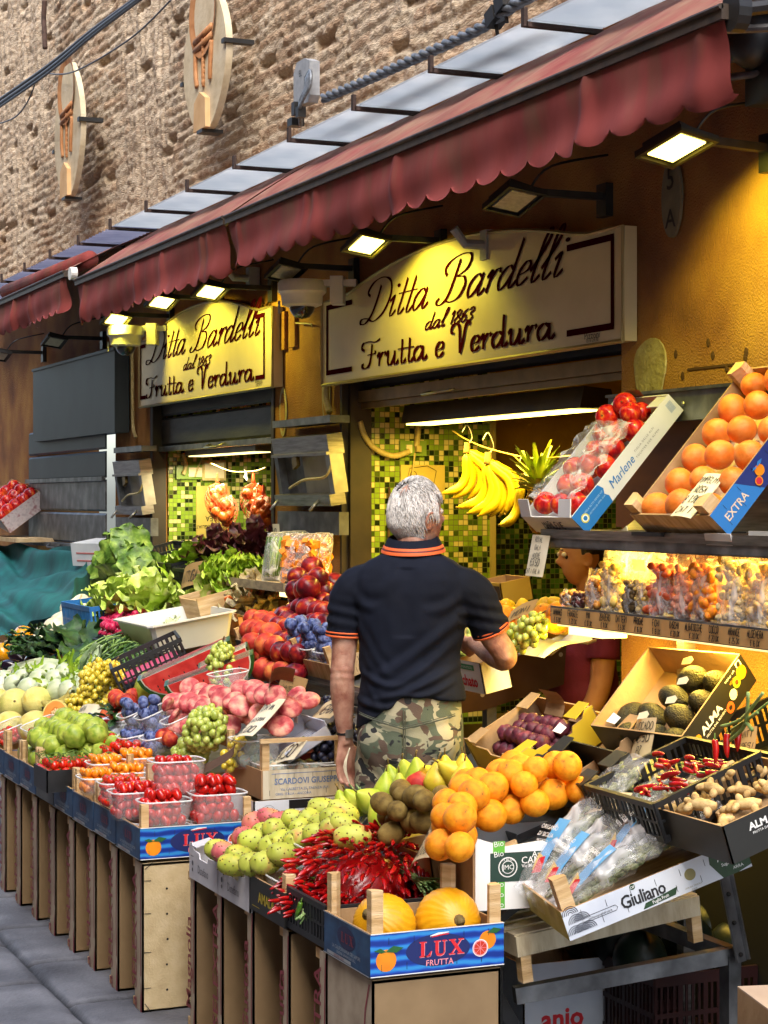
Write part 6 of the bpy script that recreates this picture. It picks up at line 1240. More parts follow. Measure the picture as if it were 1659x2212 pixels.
# ---- second tier: pears, kiwis, oranges ----
PL2=(.76,2.28,.58)
tb=empty('sloping_trestle',T(-6.0,2.28,.50)@RX(31),'dark sloping board under the fruit heaps of the right stall','trestle')
MB().box(0,1.18,0,.95,-.02,0).out('board',M_blk,tb); 
for xx in (.02,1.1): MB().box(xx,xx+.04,0,.04,-.5,-.02).out('leg',M_blk,tb)
def pileB(poly,k,r,lb,gr,lay=2,rot=None,gap=1.9,pl=PL2): return pile(poly,pl,k,r,lb,gr,lay,rot,gap,xmax=-4.755 if k=='orange' else 99)
for i,(x_,y_,k) in enumerate(((745,1775,'pear'),(770,1760,'pear'),(735,1800,'pear'),(800,1755,'pear'),(850,1712,'pear'),(832,1730,'pear'),(880,1700,'pear'),(905,1705,'pear'),(865,1735,'pear'),(925,1702,'yellow_pear'),(945,1712,'yellow_pear'),(965,1700,'yellow_pear'),(905,1720,'peach'),(985,1698,'yellow_pear'),(1002,1692,'yellow_pear'),(1000,1712,'yellow_pear'),(820,1790,'pear'))):
    g=P(x_,y_-4,pl=(.72,2.28,.55)); fruit(k,(g.x,g.y,g.z+.03),.043,Matrix.Rotation(random.uniform(-1,1),4,'Z')@Matrix.Rotation(random.uniform(-.2,1.1),4,'X'),{'pear':'green pear heaped in front of the camouflage trousers','yellow_pear':'yellow pear heaped below the right leg of the man','peach':'blushing pear-sized peach between the green and yellow pears'}[k],{'pear':'green pears','yellow_pear':'yellow pears'}.get(k))
pileB([(828,1812),(836,1765),(880,1738),(940,1728),(1015,1738),(1030,1770),(960,1790),(900,1815)],'kiwi',.040,'brown fuzzy kiwi in the heap between pears and oranges','kiwis in the heap',2,'lie',1.8)
pileB([(945,1850),(952,1800),(1000,1742),(1100,1706),(1200,1700),(1325,1722),(1345,1830),(1258,1840),(1040,1840),(1010,1855)],'orange',.043,'orange with faint marks in the big heap behind the white bio carton','oranges in the heap',2,None,1.86,pl=(.80,2.28,.22))
pileB([(1150,1725),(1165,1695),(1225,1690),(1285,1705),(1290,1740),(1230,1745)],'orange',.042,'orange in the upper right of the heap near the kiwi crate','oranges upper right',1,None,1.95,pl=(.88,2.28,.22))
A=P(1078,1780,pl=PL2)
for i,(x_,y_) in enumerate(((1055,1762),(1080,1755),(1105,1765),(1130,1752),(1148,1762),(1105,1738),(1085,1772),(1250,1732),(1262,1722),(1240,1742),(1275,1740))):
    g=P(x_,y_,pl=(.66,2.28,.62)); fruit('kiwi',(g.x,g.y+.02,g.z+.03),.040,'lie','brown kiwi in the cardboard box behind the oranges','kiwis in the box behind the oranges')
M_ybx=mat('carton_yellow',['#b8982c','#c9aa3a'],rough=.6,scale=5)
def cart_px(a,b,c,h,pl,label,*args,**kw):
    A=P(*a,pl=pl);B=P(*b,pl=pl);C_=P(*c,pl=pl); M,L,W=frame(A,B,C_); return carton(M,L,W,h,label,*args,**kw)
# kiwi boxes
carton(T(-5.30,2.70,.86)@RX(30),.36,.30,.07,'torn kraft kiwi box behind the oranges, with the williams card',M_kraft,M_kraft)
MB().box(0,.05,0,.004,0,.07).box(.0,.004,0,.12,0,.07).out('yellow_corner',M_ybx,M=P(908,1880,Y=2.28) and T(*P(905,1885,Y=2.3)),label='bright yellow cardboard corner below the kiwis',cat='box corner')
MB().box(0,.05,0,.004,0,.09).box(.0,.004,0,.10,0,.06).out('yellow_corner',M_ybx,M=T(*P(855,1835,Y=2.32)),label='small bright yellow box corner behind the crossed chilli stalks',cat='box corner')
carton(T(-5.27,2.27,.60)@RX(8),.28,.18,.11,'brown box with a round stamp under the handwritten chilli card',M_kraft,M_kraft,flaps=0,notch=False,cam=txt_print([('o',.5,.5,.35,M_ink),('o',.5,.5,.3,M_kraft,.0004),('T',.5,.38,.35,M_ink,{'off':.02})]))
# bio carton
Mb,Lb_,Wb=frame(P(1026,1985,Y=2.24),P(1030,1993,Y=2.22),P(1270,1950,Y=2.62)); 
Ab=P(1026,1968,Y=2.26); s=empty('bio_carton',T(Ab.x,2.26,Ab.z)@RZ(-6),'white fruit carton with a bright green bio stripe and dark green address label','box'); hb=P(1026,1810,Y=2.26).z-Ab.z; wb=.42
Fb=face_cam(0,0)
top=[(0,0),(wb,0),(wb,hb*.98),(wb*.94,hb*1.04),(wb*.72,hb*.92),(wb*.64,hb*.86),(wb*.50,hb*.88),(wb*.46,hb*.92),(wb*.2,hb*.86),(0,hb)]
MB().prism(top,0,.005,0,Fb).out('front_wall',M_wh,s); MB().box(-.30,0,-.005,0,0,hb*.8).out('side_wall',M_kraft,s); MB().box(-.30,0,wb,wb+.005,0,hb*.98).out('side_wall',M_wh,s); MB().box(-.305,-.30,0,wb,0,hb*.9).out('back_wall',M_wh,s)
q=MB(); 
def B_(u0,v0,u1,v1,m,z=.0055): q.poly([(u0*wb,v0*hb),(u1*wb,v0*hb),(u1*wb,v1*hb),(u0*wb,v1*hb)],m,Fb@T(0,0,z))
B_(.12,.02,.20,.94,0); B_(.10,.38,.98,.78,1,.006)
for i in range(7): q.text('Bio',.16*wb,hb*(.03+.14*i),.022,2,Fb@T(0,0,.0065),rot=8) if not 2<i<5 else None
q.disc(.22*wb,.58*hb,.14*hb,2,Fb@T(0,0,.0068),22); q.disc(.22*wb,.58*hb,.125*hb,1,Fb@T(0,0,.0071),22); q.disc(.22*wb,.58*hb,.09*hb,2,Fb@T(0,0,.0074),22); q.disc(.22*wb,.58*hb,.08*hb,1,Fb@T(0,0,.0077),22); q.text('JMC',.22*wb,.55*hb,.018,2,Fb@T(0,0,.008)); q.text('ITALIA',.22*wb,.665*hb,.011,2,Fb@T(0,0,.008))
for t_,u,v,z_ in (('Azienda Agricola',.58,.70,.024),('CAMPOBASSO Marco',.60,.62,.026),('Via Molo, 38 - 74019 Palagiano - Puglia - ITALY',.6,.565,.0125),('magazzino: Tenuta di Lago d\'Anice',.6,.51,.0115),('Orsaneso - 74011 Castellaneta Marina',.6,.47,.0115),('348.6099885 - Tel./Fax 099',.6,.43,.0115),('www.tenu',.56,.39,.012)): q.text(t_,u*wb,v*hb,z_,2,Fb@T(0,0,.007),.006)
q.disc(.93*wb,.64*hb,.1*hb,2,Fb@T(0,0,.0068),18); q.disc(.93*wb,.64*hb,.085*hb,1,Fb@T(0,0,.0071),18)
q.out('print',[I('bio_green','#5fae3a'),I('label_dark','#1d3a30'),M_wh],s)
# ---- right hand display stand ----
def crate_pts(a,b,c,ya,yb,yc): return frame(P(*a,Y=ya),P(*b,Y=yb),P(*c,Y=yc))
# Giuliano crate: a=far-left bottom(-X), b=near-left bottom, c=far...
A=P(1120,1945,Y=2.44); B=P(1232,2033,Y=2.36); Cc=A+(P(1597,1856,Y=2.86)-B)
M,L,W=frame(A,B,Cc); MG=M; LG,WG=L,W
M_gw=mat('giuliano_white',['#b9c0cc','#ccd2da','#d8dce0'],rough=.5,scale=5); M_gy2=mat('giuliano_yellow',['#8f9a3a','#b8a848','#c9bc6a','#a8954a'],rough=.55,scale=9,detail=5)
def giu(q,F,W,h):
    q.poly([(0,0),(W,0),(W,h),(0,h)],0,F@T(0,0,.0004)); Z=lambda k:F@T(0,0,.001+.0003*k)
    q.text('Giuliano',W*.42,h*.30,h*.62,1,Z(2),.02,.92,sx=.85); q.poly([(W*.40,h*.04),(W*.58,h*.10),(W*.60,h*.34),(W*.5,h*.26),(W*.42,h*.22)],2,Z(1)); q.text('Puglia Fruit',W*.5,h*.12,h*.15,3,Z(3),.01,sx=.9,rot=4); q.disc(W*.38,h*.9,h*.1,2,Z(1)); q.text('OP',W*.38,h*.85,h*.12,3,Z(2),.01)
    q.text('giulianopugliafruit.it',W*.185,h*.42,h*.11,1,Z(2)); q.stroke([(W*.10,h*.38),(W*.27,h*.38),(W*.28,h*.47),(W*.27,h*.56),(W*.10,h*.56),(W*.09,h*.47),(W*.10,h*.38)],.0015,1,Z(2))
    for r_,(u,v) in enumerate(((.0,.15),(.035,.15),(.07,.15),(.018,.5),(.05,.5),(.0,.82))):
        for k in range(4): q.stroke([(W*u+W*.0+.022+(.021-.005*k)*math.cos(math.pi*t/8),h*v+(.021-.005*k)*math.sin(math.pi*t/8)) for t in range(9)],.0022,4,Z(1))
    q.disc(W*.68,h*.55,h*.2,5,Z(1),20); q.text('UVA DA TAVOLA',W*.68,h*.12,h*.08,5,Z(1)); q.text('ITALIA',W*.68,h*.02,h*.07,5,Z(1))
    q.poly([(W*.84,0),(W*.92,-.0),(W,h*.1),(W,h),(W*.80,h),(W*.79,h*.6)],2,Z(1)); q.text('ARRA 30',W*.9,h*.58,h*.26,3,Z(2),.02,sx=.9); q.text('Sugar Drop',W*.9,h*.38,h*.15,3,Z(2),.01); q.text('ARRA',W*.93,h*.15,h*.15,3,Z(2))
    return [M_gw,I('g_black','#1b1c1e'),I('g_green','#1f3f22'),M_wh,I('g_line','#23283a'),I('g_gold','#8a8250')]
def giu2(q,F,L,h):
    q.poly([(0,0),(L,0),(L,h),(0,h)],0,F@T(0,0,.0004)); q.text('Giuliano',L*.5,h*.35,h*.4,1,F@T(0,0,.001),.01); return [M_gy2,I('g_pale','#d0c890')]
crate(M,L,W,.078,.165,'white and green printed crate tilted up on the pale pallet, filled with bagged herbs',None,skin=M_gw,skin2=M_gy2,cam=giu,st=giu2,post=.038)
# bags of dried herbs
M_herb=mat('dried_oregano',['#3d422a','#5c6240','#7c8058','#8e8c64'],rough=.9,scale=40,detail=5); M_bfilm=clear('herb_bag_film',(.97,.98,1),.78,.1,wr=9)
M_lblb=mat('herb_label_blue',['#3f90c8','#62aadd'],rough=.4,scale=5)
def herb(M,L,W,H,lb,i):
    s=empty('herb_bag',M,lb,'herb bag'); q=MB(); rr=random.Random(i)
    for k in range(620):
        t=rr.random(); w=W*(.25+.75*t**.7)*.45; x=rr.uniform(-w,w); y=t*L; z=H*.15+H*.75*rr.random()*(1-abs(x)/w*.6)*(.35+.65*t); r_=rr.uniform(.004,.009); q.ball((x,y,z),r_,0,5,3,(1,rr.uniform(1,2),.8))
    for k in range(26): x=rr.uniform(-.4,.4)*W; q.tube([(x*.15,-.02,H*.2),(x*.6,L*.5,H*.4),(x,L*.95,H*.4)],.0018,4)
    q.out('herbs',M_herb,s)
    n=10
    def bag(u,v):
        a=u*2*math.pi; w=W/2*(.30+.70*min(1,v*1.3)**.8)*(1 if v<.93 else 1.05); h_=H/2*math.sin(math.pi*min(1,.12+v*.85))**.6; c=.006*math.sin(u*31+v*17+i)+.005*math.sin(v*43+u*9)
        return ((w+c)*math.cos(a),-.06+v*(L+.10),H*.5+(h_+c)*math.sin(a))
    q=MB(); q.grid(bag,26,22); q.out('bag_film',M_bfilm,s,True)
    q=MB(); z=H*.98; A_=T(0,L*.10,0)
    q.grid(lambda u,v:(-W*.2+W*.4*u,.02+.15*v,H*.42+H*.6*math.sin(.25+v*1.0)+.006),1,6); q.out('label',M_lblb,s)
    q=MB(); F2=T(0,.035,H*.92)@RX(10); q.text('ORIGANO',0,.085,.019,0,F2@T(0,0,.014),.01).text('DI SICILIA',0,.062,.019,0,F2@T(0,0,.014),.01).text('MAZZETTO',0,.045,.012,0,F2@T(0,0,.014)); q.out('lettering',M_wh,s)
    q=MB(); q.add([(-W*.2,.01,H*.62),(W*.0,.01,H*.62),(W*.1,.05,H*.9),(-W*.2,.06,H*.9)],[(0,1,2,3)],0).add([(-W*.05,.0,H*.63),(W*.2,.01,H*.63),(W*.2,.05,H*.91),(W*.05,.04,H*.91)],[(0,1,2,3)],1); q.out('label_art',[I('art_yellow','#d8b02c'),M_red],s)
herb(MG@T(LG*.72,.07,.03)@RZ(-4)@RX(14),.42,.15,.075,'cellophane bag of dried oregano nearest the printed crate front, with blue label',1)
herb(MG@T(LG*.42,.06,.035)@RZ(4)@RX(18),.42,.15,.075,'cellophane bag of dried oregano in the middle of the tilted crate',2)
herb(MG@T(LG*.30,.05,.06)@RZ(12)@RX(24),.40,.15,.07,'cellophane bag of dried oregano leaning back toward the bio carton',3)
herb(MG@T(LG*.62,.22,.07)@RZ(-9)@RX(20),.30,.16,.08,'topmost cellophane bag of dried oregano by the tall right post',4)
# pallet-like white crate under it
A=P(1122,2092,Y=2.36); Bq=P(1513,1998,Y=2.98)
M,L,W=frame(P(1122,2092,Y=2.40)-Vector((.42,.0,0)),P(1122,2092,Y=2.40),P(1122,2092,Y=2.40)-Vector((.42,0,0))+(P(1513,1998,Y=2.98)-P(1122,2092,Y=2.40)))
s=empty('upturned_crate',M,'pale whitewashed wooden crate turned upside down under the herb crate','crate')
M_ww=mat('white_wood',['#b09f80','#c6b898','#d2c6a8'],rough=.75,scale=5,stretch=(2,8,2),detail=7,bump=.2,bscale=40)
for i in range(6): MB().box(.01+i*.07,.06+i*.07,0,W,.085,.09).out('slat',M_ww,s)
MB().box(L-.008,L,0,W,.03,.086).out('end_board',M_ww,s); MB().box(0,.008,0,W,.03,.086).out('end_board',M_ww,s); MB().box(.008,L-.008,0,.008,.03,.085).out('side_board',M_ww,s)
for y in (.0,W-.04):
    for x_ in (L-.036,.0): MB().box(x_+.001,x_+.034,y+.009,y+.04,-.045,.084).out('corner_post',M_wood,s)
# steel frame
s=empty('display_stand',T(-4.2,2.6,0),'grey perforated steel angle frame carrying the right-hand crates','stand'); bpy.context.view_layer.update()
def ang(a,b,w=.04,nm='rail',holes=True):
    q=MB(); q.bar(a,b,w,.004); d=(b-a).normalized(); q.bar(a+Vector((0,0,-w/2)),b+Vector((0,0,-w/2)),.004,w); return onpar(q.out(nm,M_steel2),s)
a=P(1112,2150,Y=2.42); b=P(1580,2062,Y=3.05)
onpar(MB().bar(a,b,.035,.045).out('lower_rail',M_steel2),s)
onpar(MB().bar(b,b+Vector((-.9,0,.0)),.035,.045).out('side_rail',M_steel2),s)
a2=P(1420,1870,Y=2.98); c2=P(1700,1782,Y=3.35)
onpar(MB().bar(P(1300,1912,Y=2.8),c2,.03,.045).out('upper_rail',M_steel2),s)
l0=P(1556,1850,Y=3.02); l1=P(1602,2078,Y=3.05)
onpar(MB().bar(l0,l1,.045,.006).bar(l0+Vector((-.02,.02,0)),l1+Vector((-.02,.02,0)),.006,.045).out('slanted_leg',M_steel2),s)
onpar(MB().box(b.x-.03,b.x+.02,b.y-.02,b.y+.02,0,b.z).out('leg',M_steel2),s)
q=MB(); 
for t_ in (.1,.35,.62,.92):
    p_=l0.lerp(l1,t_); q.ball(p_+Vector((.012,-.004,0)),.007,0,8,4)
onpar(q.out('bolt_hole',M_dark),s); s.children[-1]['kind']='stuff'
# ---- right-hand boxes on slope PL3 ----
PL3=(.80,2.55,.55)
def box3(a,b,c,h,label,out,inn=None,**kw):
    A=P(*a,pl=PL3);B=P(*b,pl=PL3);C_=P(*c,pl=PL3); M,L,W=frame(A,B,C_); kw.setdefault('flaps',1); return carton(M,L,W,h,label,out,inn,**kw),M,L,W
M_blc=mat('black_carton',['#1a1a17','#242420'],rough=.5,scale=8); M_yc=mat('yellow_carton2',['#b89c1c','#c8ac24'],rough=.5,scale=6)
o,M,L,W=box3((1036,1662),(1160,1698),(1240,1576),.105,'yellow carton with green script holding passion fruit, torn kraft flaps raised',M_yc,M_kraft,st=lambda q,F,L,h:(q.text('Sicilia',L*.5,h*.15,h*.55,0,F@T(0,0,.001),.02,sx=.9),[q.stroke(p,.004,1,F@T(0,0,.001)) for p in ([(.01,h*.8),(.015,h*.2),(.03,h*.2)],[(L-.01,h*.8),(L-.015,h*.2),(L-.05,h*.2)])]) and [I('script_green','#2f5a24'),M_ink])
heap(M@T(.02,.05,.01),L-.05,W*.7,'passion_fruit',.026,'wrinkled dark passion fruit in the yellow carton','passion fruit',2)
MB().grid(lambda u,v:(u*.12,.02*math.sin(v*3),v*.08),3,5).out('torn_flap',M_kraft,M=M@T(.15,W*.8,.09)@RX(-12),label='torn kraft flap sticking up from the yellow carton',cat='flap')
o,M,L,W=box3((1155,1722),(1290,1765),(1290,1665),.095,'black carton of dark avocados between the yellow carton and the chilli crate',M_blc,M_blc)
def avos(M,L,W,n,lb,gr,r=.047,k=2): return heap(M@T(.01,.01,.0),L-.02,W-.02,'avocado',r,lb,gr,k,'lie',1.9)
avos(M,L,W,6,'dark avocado with white sticker in the low black carton','avocados in the low carton',.043,2)
MB().poly([(0,0),(.03,.004),(.034,.03),(.004,.034)],0).out('white_sticker',M_wh,M=T(*P(1200,1665,pl=PL3))@T(0,-.01,.12)@RX(50)@RY(30),label='white fruit sticker on the left avocado of the low carton',cat='sticker')
MB().poly([(0,0),(.03,.004),(.034,.03),(.004,.034)],0).out('white_sticker',M_wh,M=T(*P(1330,1640,pl=PL3))@T(-.02,-.02,.11)@RX(50)@RY(30),label='white fruit sticker on the right avocado of the low carton',cat='sticker')
A=P(1290,1775,pl=PL3); M=T(A.x,A.y,A.z)@RX(20)
pcrate(M,.36,.34,.11,M_blkp,'black plastic crate of large red peppers beside the ginger')
MC=M
for i in range(34): chili('chili',(M@T(.04+.28*random.random(),.04+.22*random.random(),.09+.03*random.random())).translation,(random.uniform(.2,1),random.uniform(-.6,.6),random.uniform(-.15,.2)),.034,'fat glossy red chilli in the black crate beside the ginger','fat red chillies beside the ginger')
for i in range(3): chili('chili',(M@T(.30,.26+.04*i,.17)).translation,(.1,-.1*i,-1),.036,'red chilli hanging upright from the dried yellow stalks','chillies on dry stalks')
stalks((M@T(.30,.30,.17)).translation,(M@T(.44,.34,.24)).translation,5,.02,.005,'dry yellow-green stalks sticking up beside the hanging chillies',.05)
# ginger
A=P(1418,1800,pl=PL3); M=T(A.x,A.y,A.z-.02)@RX(18)
carton(M,.36,.36,.10,'black carton with printed tropical fruits holding ginger roots, at the right edge',M_blc,M_kraft,notch=False,flaps=0,cam=txt_print([('ALMA',.30,.62,.26,M_wh,{'off':.03,'sx':1.1}),('FRUTTA DAL MONDO',.34,.50,.09,M_wh),('#',.68,.35,.98,.92,M_wh),('ZENZERO',.82,.78,.1,M_ink),('Origine: China',.82,.64,.06,M_ink),('Categoria: I',.82,.54,.06,M_ink),('o',.42,.2,.15,M_or),('o',.42,.2,.08,I('seed_dark','#3a2418'),.0005),('o',.55,.24,.14,M_wh),('o',.66,.26,.12,I('lime_green','#8ab02c')),('o',.78,.26,.12,I('amala_yellow','#b8a41c'))]))
for i in range(13):
    fruit('ginger',(.06+.07*(i%4)+random.uniform(-.01,.01),.05+.085*(i//4),.075+.02*(i%3)),.034,None,'knobbly pale ginger root in the black printed carton','ginger roots',M)
# leaning avocado carton
B=P(1511,1650,Y=2.98); dv=P(1635,1470,Y=3.22)-B; xd=Vector((1,-dv.x/dv.y,0)).normalized(); A=B-xd*.36; Cc=A+dv
M,L,W=frame(A,B,Cc); 
def alma(q,F,W,h):
    q.poly([(0,0),(W,0),(W,h),(0,h)],0,F@T(0,0,.0004)); Z=F@T(0,0,.001)
    q.text('ALMA',W*.36,h*.42,h*.30,1,Z,.03,sx=1.25); q.text('FRUTTA DAL MONDO',W*.38,h*.27,h*.10,1,Z,.004); q.disc(W*.13,h*.5,h*.13,2,Z,8); 
    for u,v,r_,m in ((.60,.22,.16,3),(.70,.40,.15,1),(.80,.55,.16,4),(.90,.62,.2,2)): q.disc(W*u,h*v,h*r_,m,F@T(0,0,.0012),16)
    q.disc(W*.60,h*.22,h*.07,0,F@T(0,0,.0018),10); q.disc(W*.80,h*.55,h*.07,5,F@T(0,0,.0018),10); q.poly([(W*.88,h*.76),(W*.95,h*.76),(W*.95,h*.96),(W*.88,h*.96)],1,Z); q.disc(W*.915,h*.86,h*.08,0,F@T(0,0,.0016),12); q.text('TABA gr 340',W*.76,h*.82,h*.09,1,Z); q.text('GOLD',W*.76,h*.66,h*.09,2,Z)
    return [M_blc,M_wh,I('alma_orange','#d8901c'),I('papaya','#c85a2c'),I('avo_green','#8a9a2c'),I('avo_pit','#5a3418')]
avo_c=carton(M,L,W,.11,'black printed carton of avocados leaning steeply against the ochre wall',M_blc,M_kraft,notch=False,flaps=0,cam=alma)
for i,(u,v,z) in enumerate(((.30,.10,.05),(.55,.08,.06),(.8,.10,.05),(.40,.32,.06),(.7,.33,.06),(.5,.55,.06),(.8,.55,.05),(.55,.78,.06),(.82,.78,.05),(.15,.3,.05))):
    fruit('avocado',(u*L*.98,v*W,z),.052,'lie' if i%2 else Matrix.Rotation(.4,4,'X'),'brown-black avocado in the steeply leaning carton','avocados in the leaning carton',M)
for i,(u,v) in enumerate(((.45,.12),(.62,.33),(.6,.56),(.5,.80))): MB().poly([(0,0),(.035,.006),(.04,.02),(.028,.03),(.0,.02)],0).out('paper_tag',M_cardw,M=M@T(u*L,v*W,.115)@RX(20),label='white hang tag on an avocado of the leaning carton, '+['lowest','second','third','highest'][i],cat='tag')
for a_,b_,lb in (((1345,1600),(1340,1560),'x'),):
    pass
s=empty('wooden_peg',T(*P(1384,1500,Y=3.16))@S(.8),'pale wooden peg sticking out of the rim of the leaning avocado carton','peg'); MB().tube([(0,0,-.03),(0,0,-.01),(.0,.02,.03),(0,.03,.05)],[.012,.016,.016,.012],8).out('peg',M_wood,s,True)
# far black crate & boxes lower right
A=P(1500,1640,Y=3.05); pcrate(T(A.x,A.y,A.z-.06)@RX(18),.5,.34,.14,M_blkp,'empty black plastic crate behind the ginger carton')
s=empty('green_crate',T(*P(1010,1745,Y=2.62))@RX(10),'dark green slatted wooden crate corner right of the camouflage trousers','crate')
M_dgw=mat('dark_green_wood',['#1c2620','#2a362c'],rough=.6,scale=8)
for z in (.0,.035,.07): MB().box(0,.30,0,.008,z,z+.028).out('slat',M_dgw,s); MB().box(.292,.30,.01,.34,z,z+.028).out('slat',M_dgw,s)
s=empty('steel_tray',T(*P(985,1775,Y=2.50))@RX(20),'grey steel tray with paper scraps behind the yellow pears','tray'); MB().box(0,.42,0,.4,0,.005).box(0,.42,0,.004,0,.03).out('pan',M_steel2,s)
s=empty('under_shelf',T(-5.9,2.62,.70)@RX(24),'dark sloping board carrying the boxes at the right','shelf'); MB().box(0,1.05,0,.6,-.03,-.005).out('board',M_blk,s)
# beneath the stand
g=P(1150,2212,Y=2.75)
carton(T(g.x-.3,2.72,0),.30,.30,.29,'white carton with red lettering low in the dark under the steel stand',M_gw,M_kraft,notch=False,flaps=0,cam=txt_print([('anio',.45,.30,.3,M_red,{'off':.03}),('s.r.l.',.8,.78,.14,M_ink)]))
g=P(1290,2230,Y=3.0); M=T(g.x-.1,3.0,.05); s=pcrate(M,.45,.55,.25,mat('red_crate_shaded',['#240908','#300c0a'],rough=.5),'red plastic crate of green melons, coloured dark for the shadow under the stand')  # red darkened so the colour itself holds the shade under the stand
M_wml=fm('watermelon_shaded',['#0c140e','#16221a','#202c20'],rough=.4,scale=4)  # rind darkened as well, shade under the stand put into its colour
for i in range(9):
    o=MB(); o.ball((0,0,0),.085,0,20,14,(1,1,1.05)); o.out('dark_melon',M_wml,None,True,M=M@T(.08+.16*(i%3)-.12,.05+.17*(i//3),.26+.03*(i%2)),label='green round melon, coloured dark for the shadow under the stand',cat='melon',group='dark melons under the stand')
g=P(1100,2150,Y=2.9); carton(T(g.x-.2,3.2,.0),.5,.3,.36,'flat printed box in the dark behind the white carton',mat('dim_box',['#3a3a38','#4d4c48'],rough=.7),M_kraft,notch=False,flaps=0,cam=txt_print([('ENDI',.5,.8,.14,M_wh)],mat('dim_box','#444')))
a=P(1655,2260,Y=2.6); carton(T(a.x-.15,2.62,a.z-.2)@RZ(-14),.35,.3,.30,'plain kraft carton corner at the bottom right corner of the picture',M_kraft,M_kraft,notch=False,flaps=0); MB().box(0,.35,0,.3,.0,.004).out('box_lid',mat('lid_card',['#b09880','#c2ac92'],rough=.8,scale=6),M=T(a.x-.15,2.62,a.z+.10)@RZ(-14),label='closed lid flap on the kraft carton at the bottom right corner',cat='lid')

MB().box(0,2.6,0,.04,0,.74).out('shade_board',M_dark,M=T(-5.95,3.36,0),label='added black board standing in for the deep shadow under the right-hand boxes',cat='shade board')  # black board added to darken the open space under the boxes
MB().box(0,1.2,0,.03,0,.46).out('shade_board',M_dark,M=T(-6.0,2.36,0),label='added black board standing in for the shadow behind the upended crates of the right stall',cat='shade board')  # another added black board, in place of the shade behind the crates
# ================= right-hand wall shelving =================
YS=3.02
a=P(1176,1150,Y=YS); zs=P(1659,1160,Y=YS).z; zs2=P(1659,1203,Y=YS).z
sh=empty('steel_shelf_unit',T(a.x,YS,zs),'long steel shelf with a thick dark front edge carrying apples and grapefruit','shelf')
LL=2.1
MB().box(0,LL,0,.40,-.012,0).out('shelf_top',M_steel,sh); MB().box(0.01,LL,-.004,.0,-.053,-.001).box(.01,LL,.0,.03,-.058,-.053).out('front_edge',M_steel2,sh); MB().box(-.01,LL,-.008,-.004,-.026,.003).out('lip',M_steel,sh)
MB().add([(0,.30,.0),(LL,.30,.0),(LL,.44,.10),(0,.44,.10)],[(0,1,2,3)]).out('back_splash',M_steel,sh)
MB().box(.05,LL,.05,.09,-.05,-.02).out('lamp_tube',mat('shelf_lamp',(1,.78,.25),emit=1.2),sh)
sb=empty('wall_board',T(xA1+.03,3.46,1.72),'scuffed brown painted board on the wall behind apples and grapefruit','board')
z1=P(1500,885,Y=3.46).z
M_bb=mat('brown_board',['#6d4420','#835228','#96602f'],rough=.6,scale=3,detail=8,stretch=(1,1,3)); MB().box(0,2.8,0,.03,-.1,z1-1.72).out('panel',M_bb,sb)
q=MB(); rr=random.Random(2)
for i in range(14): q.ball((rr.uniform(.1,1.2),-.001,rr.uniform(-.05,z1-1.76)),.007,0,6,4,(1,.4,1.6))
q.out('screw_hole',M_dark,sb); tag(sb.children[-1],kind='stuff')
zr=P(1500,870,Y=3.40).z
s=empty('wall_rail',T(xA1+.08,3.40,zr),'riveted grey steel rail the fruit boxes lean against','rail'); MB().box(0,2.8,0,.03,-.055,.05).box(0,2.8,-.012,0,.042,.052).out('channel',M_steel2,s)
[MB().ball((.28+.22*i,-.003,-.0),.009,0,8,4,(1,.5,1)).out('bolt',M_alu,s) for i in range(5)]
# plaster patches, holes
q=MB(); rr=random.Random(5); q.prism([(.10*math.cos(t)*(1+.12*math.sin(3*t)+.05*rr.random()),.13*math.sin(t)*(1+.1*math.sin(2*t+1))) for t in [i*.24 for i in range(26)]],0,.006,0,face_st(1,1)); q.out('plaster_patch',mat('patch_plaster',['#8d8250','#a59b6a','#b5ac80'],rough=.9,scale=14,bump=.8,bscale=60),None,M=T(*P(1406,805,Y=3.497)),label='rough pale plaster patch on the yellow wall right of the large sign',cat='patch')
for i,(x,y) in enumerate(((706,862),(613,890))):
    q=MB(); q.prism([(.055*math.cos(t)*(1+.1*math.sin(3*t+i)),.13*math.sin(t)) for t in [k*.3 for k in range(21)]],0,.004,0,face_st(1,1)); q.prism([(.035*math.cos(t),.1*math.sin(t)) for t in [k*.3 for k in range(21)]],.004,.006,1,face_st(1,1)); q.out('plaster_patch',[mat('patch_white',['#8d8468','#b0a888'],rough=.9,scale=20),M_och],None,M=T(*P(x,y,Y=3.497)),label=('pale-rimmed plaster patch under the left end of the large sign','pale-rimmed plaster patch right of the small shop sign')[i],cat='patch')
q=MB(); rr=random.Random(9)
for x,y in ((1460,765),(1540,768),(1612,760),(1610,772),(1530,740),(1570,795),(1475,812)): g=P(x,y,Y=3.498)-P(1500,780,Y=3.498); q.ball((g.x,0,g.z),.012,0,6,4,(1,.3,1.3))
q.box(-.04,.28,-.002,.002,-.03,-.022); q.out('wall_scars',mat('scar_dark','#4a3010',rough=.9),None,M=T(*P(1500,780,Y=3.498)),label='dark drill holes and scratches in the yellow wall above the rail',cat='damage',kind='stuff')
# house number
s=empty('house_number',T(*P(1456,428,Y=3.49)),'oval grey house number plaque reading 5 over A','plaque'); q=MB(); q.prism([(.062*math.cos(t),.135*math.sin(t)) for t in [i*.2618 for i in range(24)]],0,.012,0,face_st(1,1)); q.out('plate',mat('plaque_grey',['#5d5a48','#77725c'],rough=.7,scale=15),s)
q=MB(); F=face_st(1,1)@T(0,0,.014); q.text('5',0,.03,.11,0,F,.008,sx=1.0).text('A',0,-.10,.09,0,F,.008,sx=1.1).box(-.058,.058,-.001,.001,-.002,.002); q.out('numerals',M_ink,s)
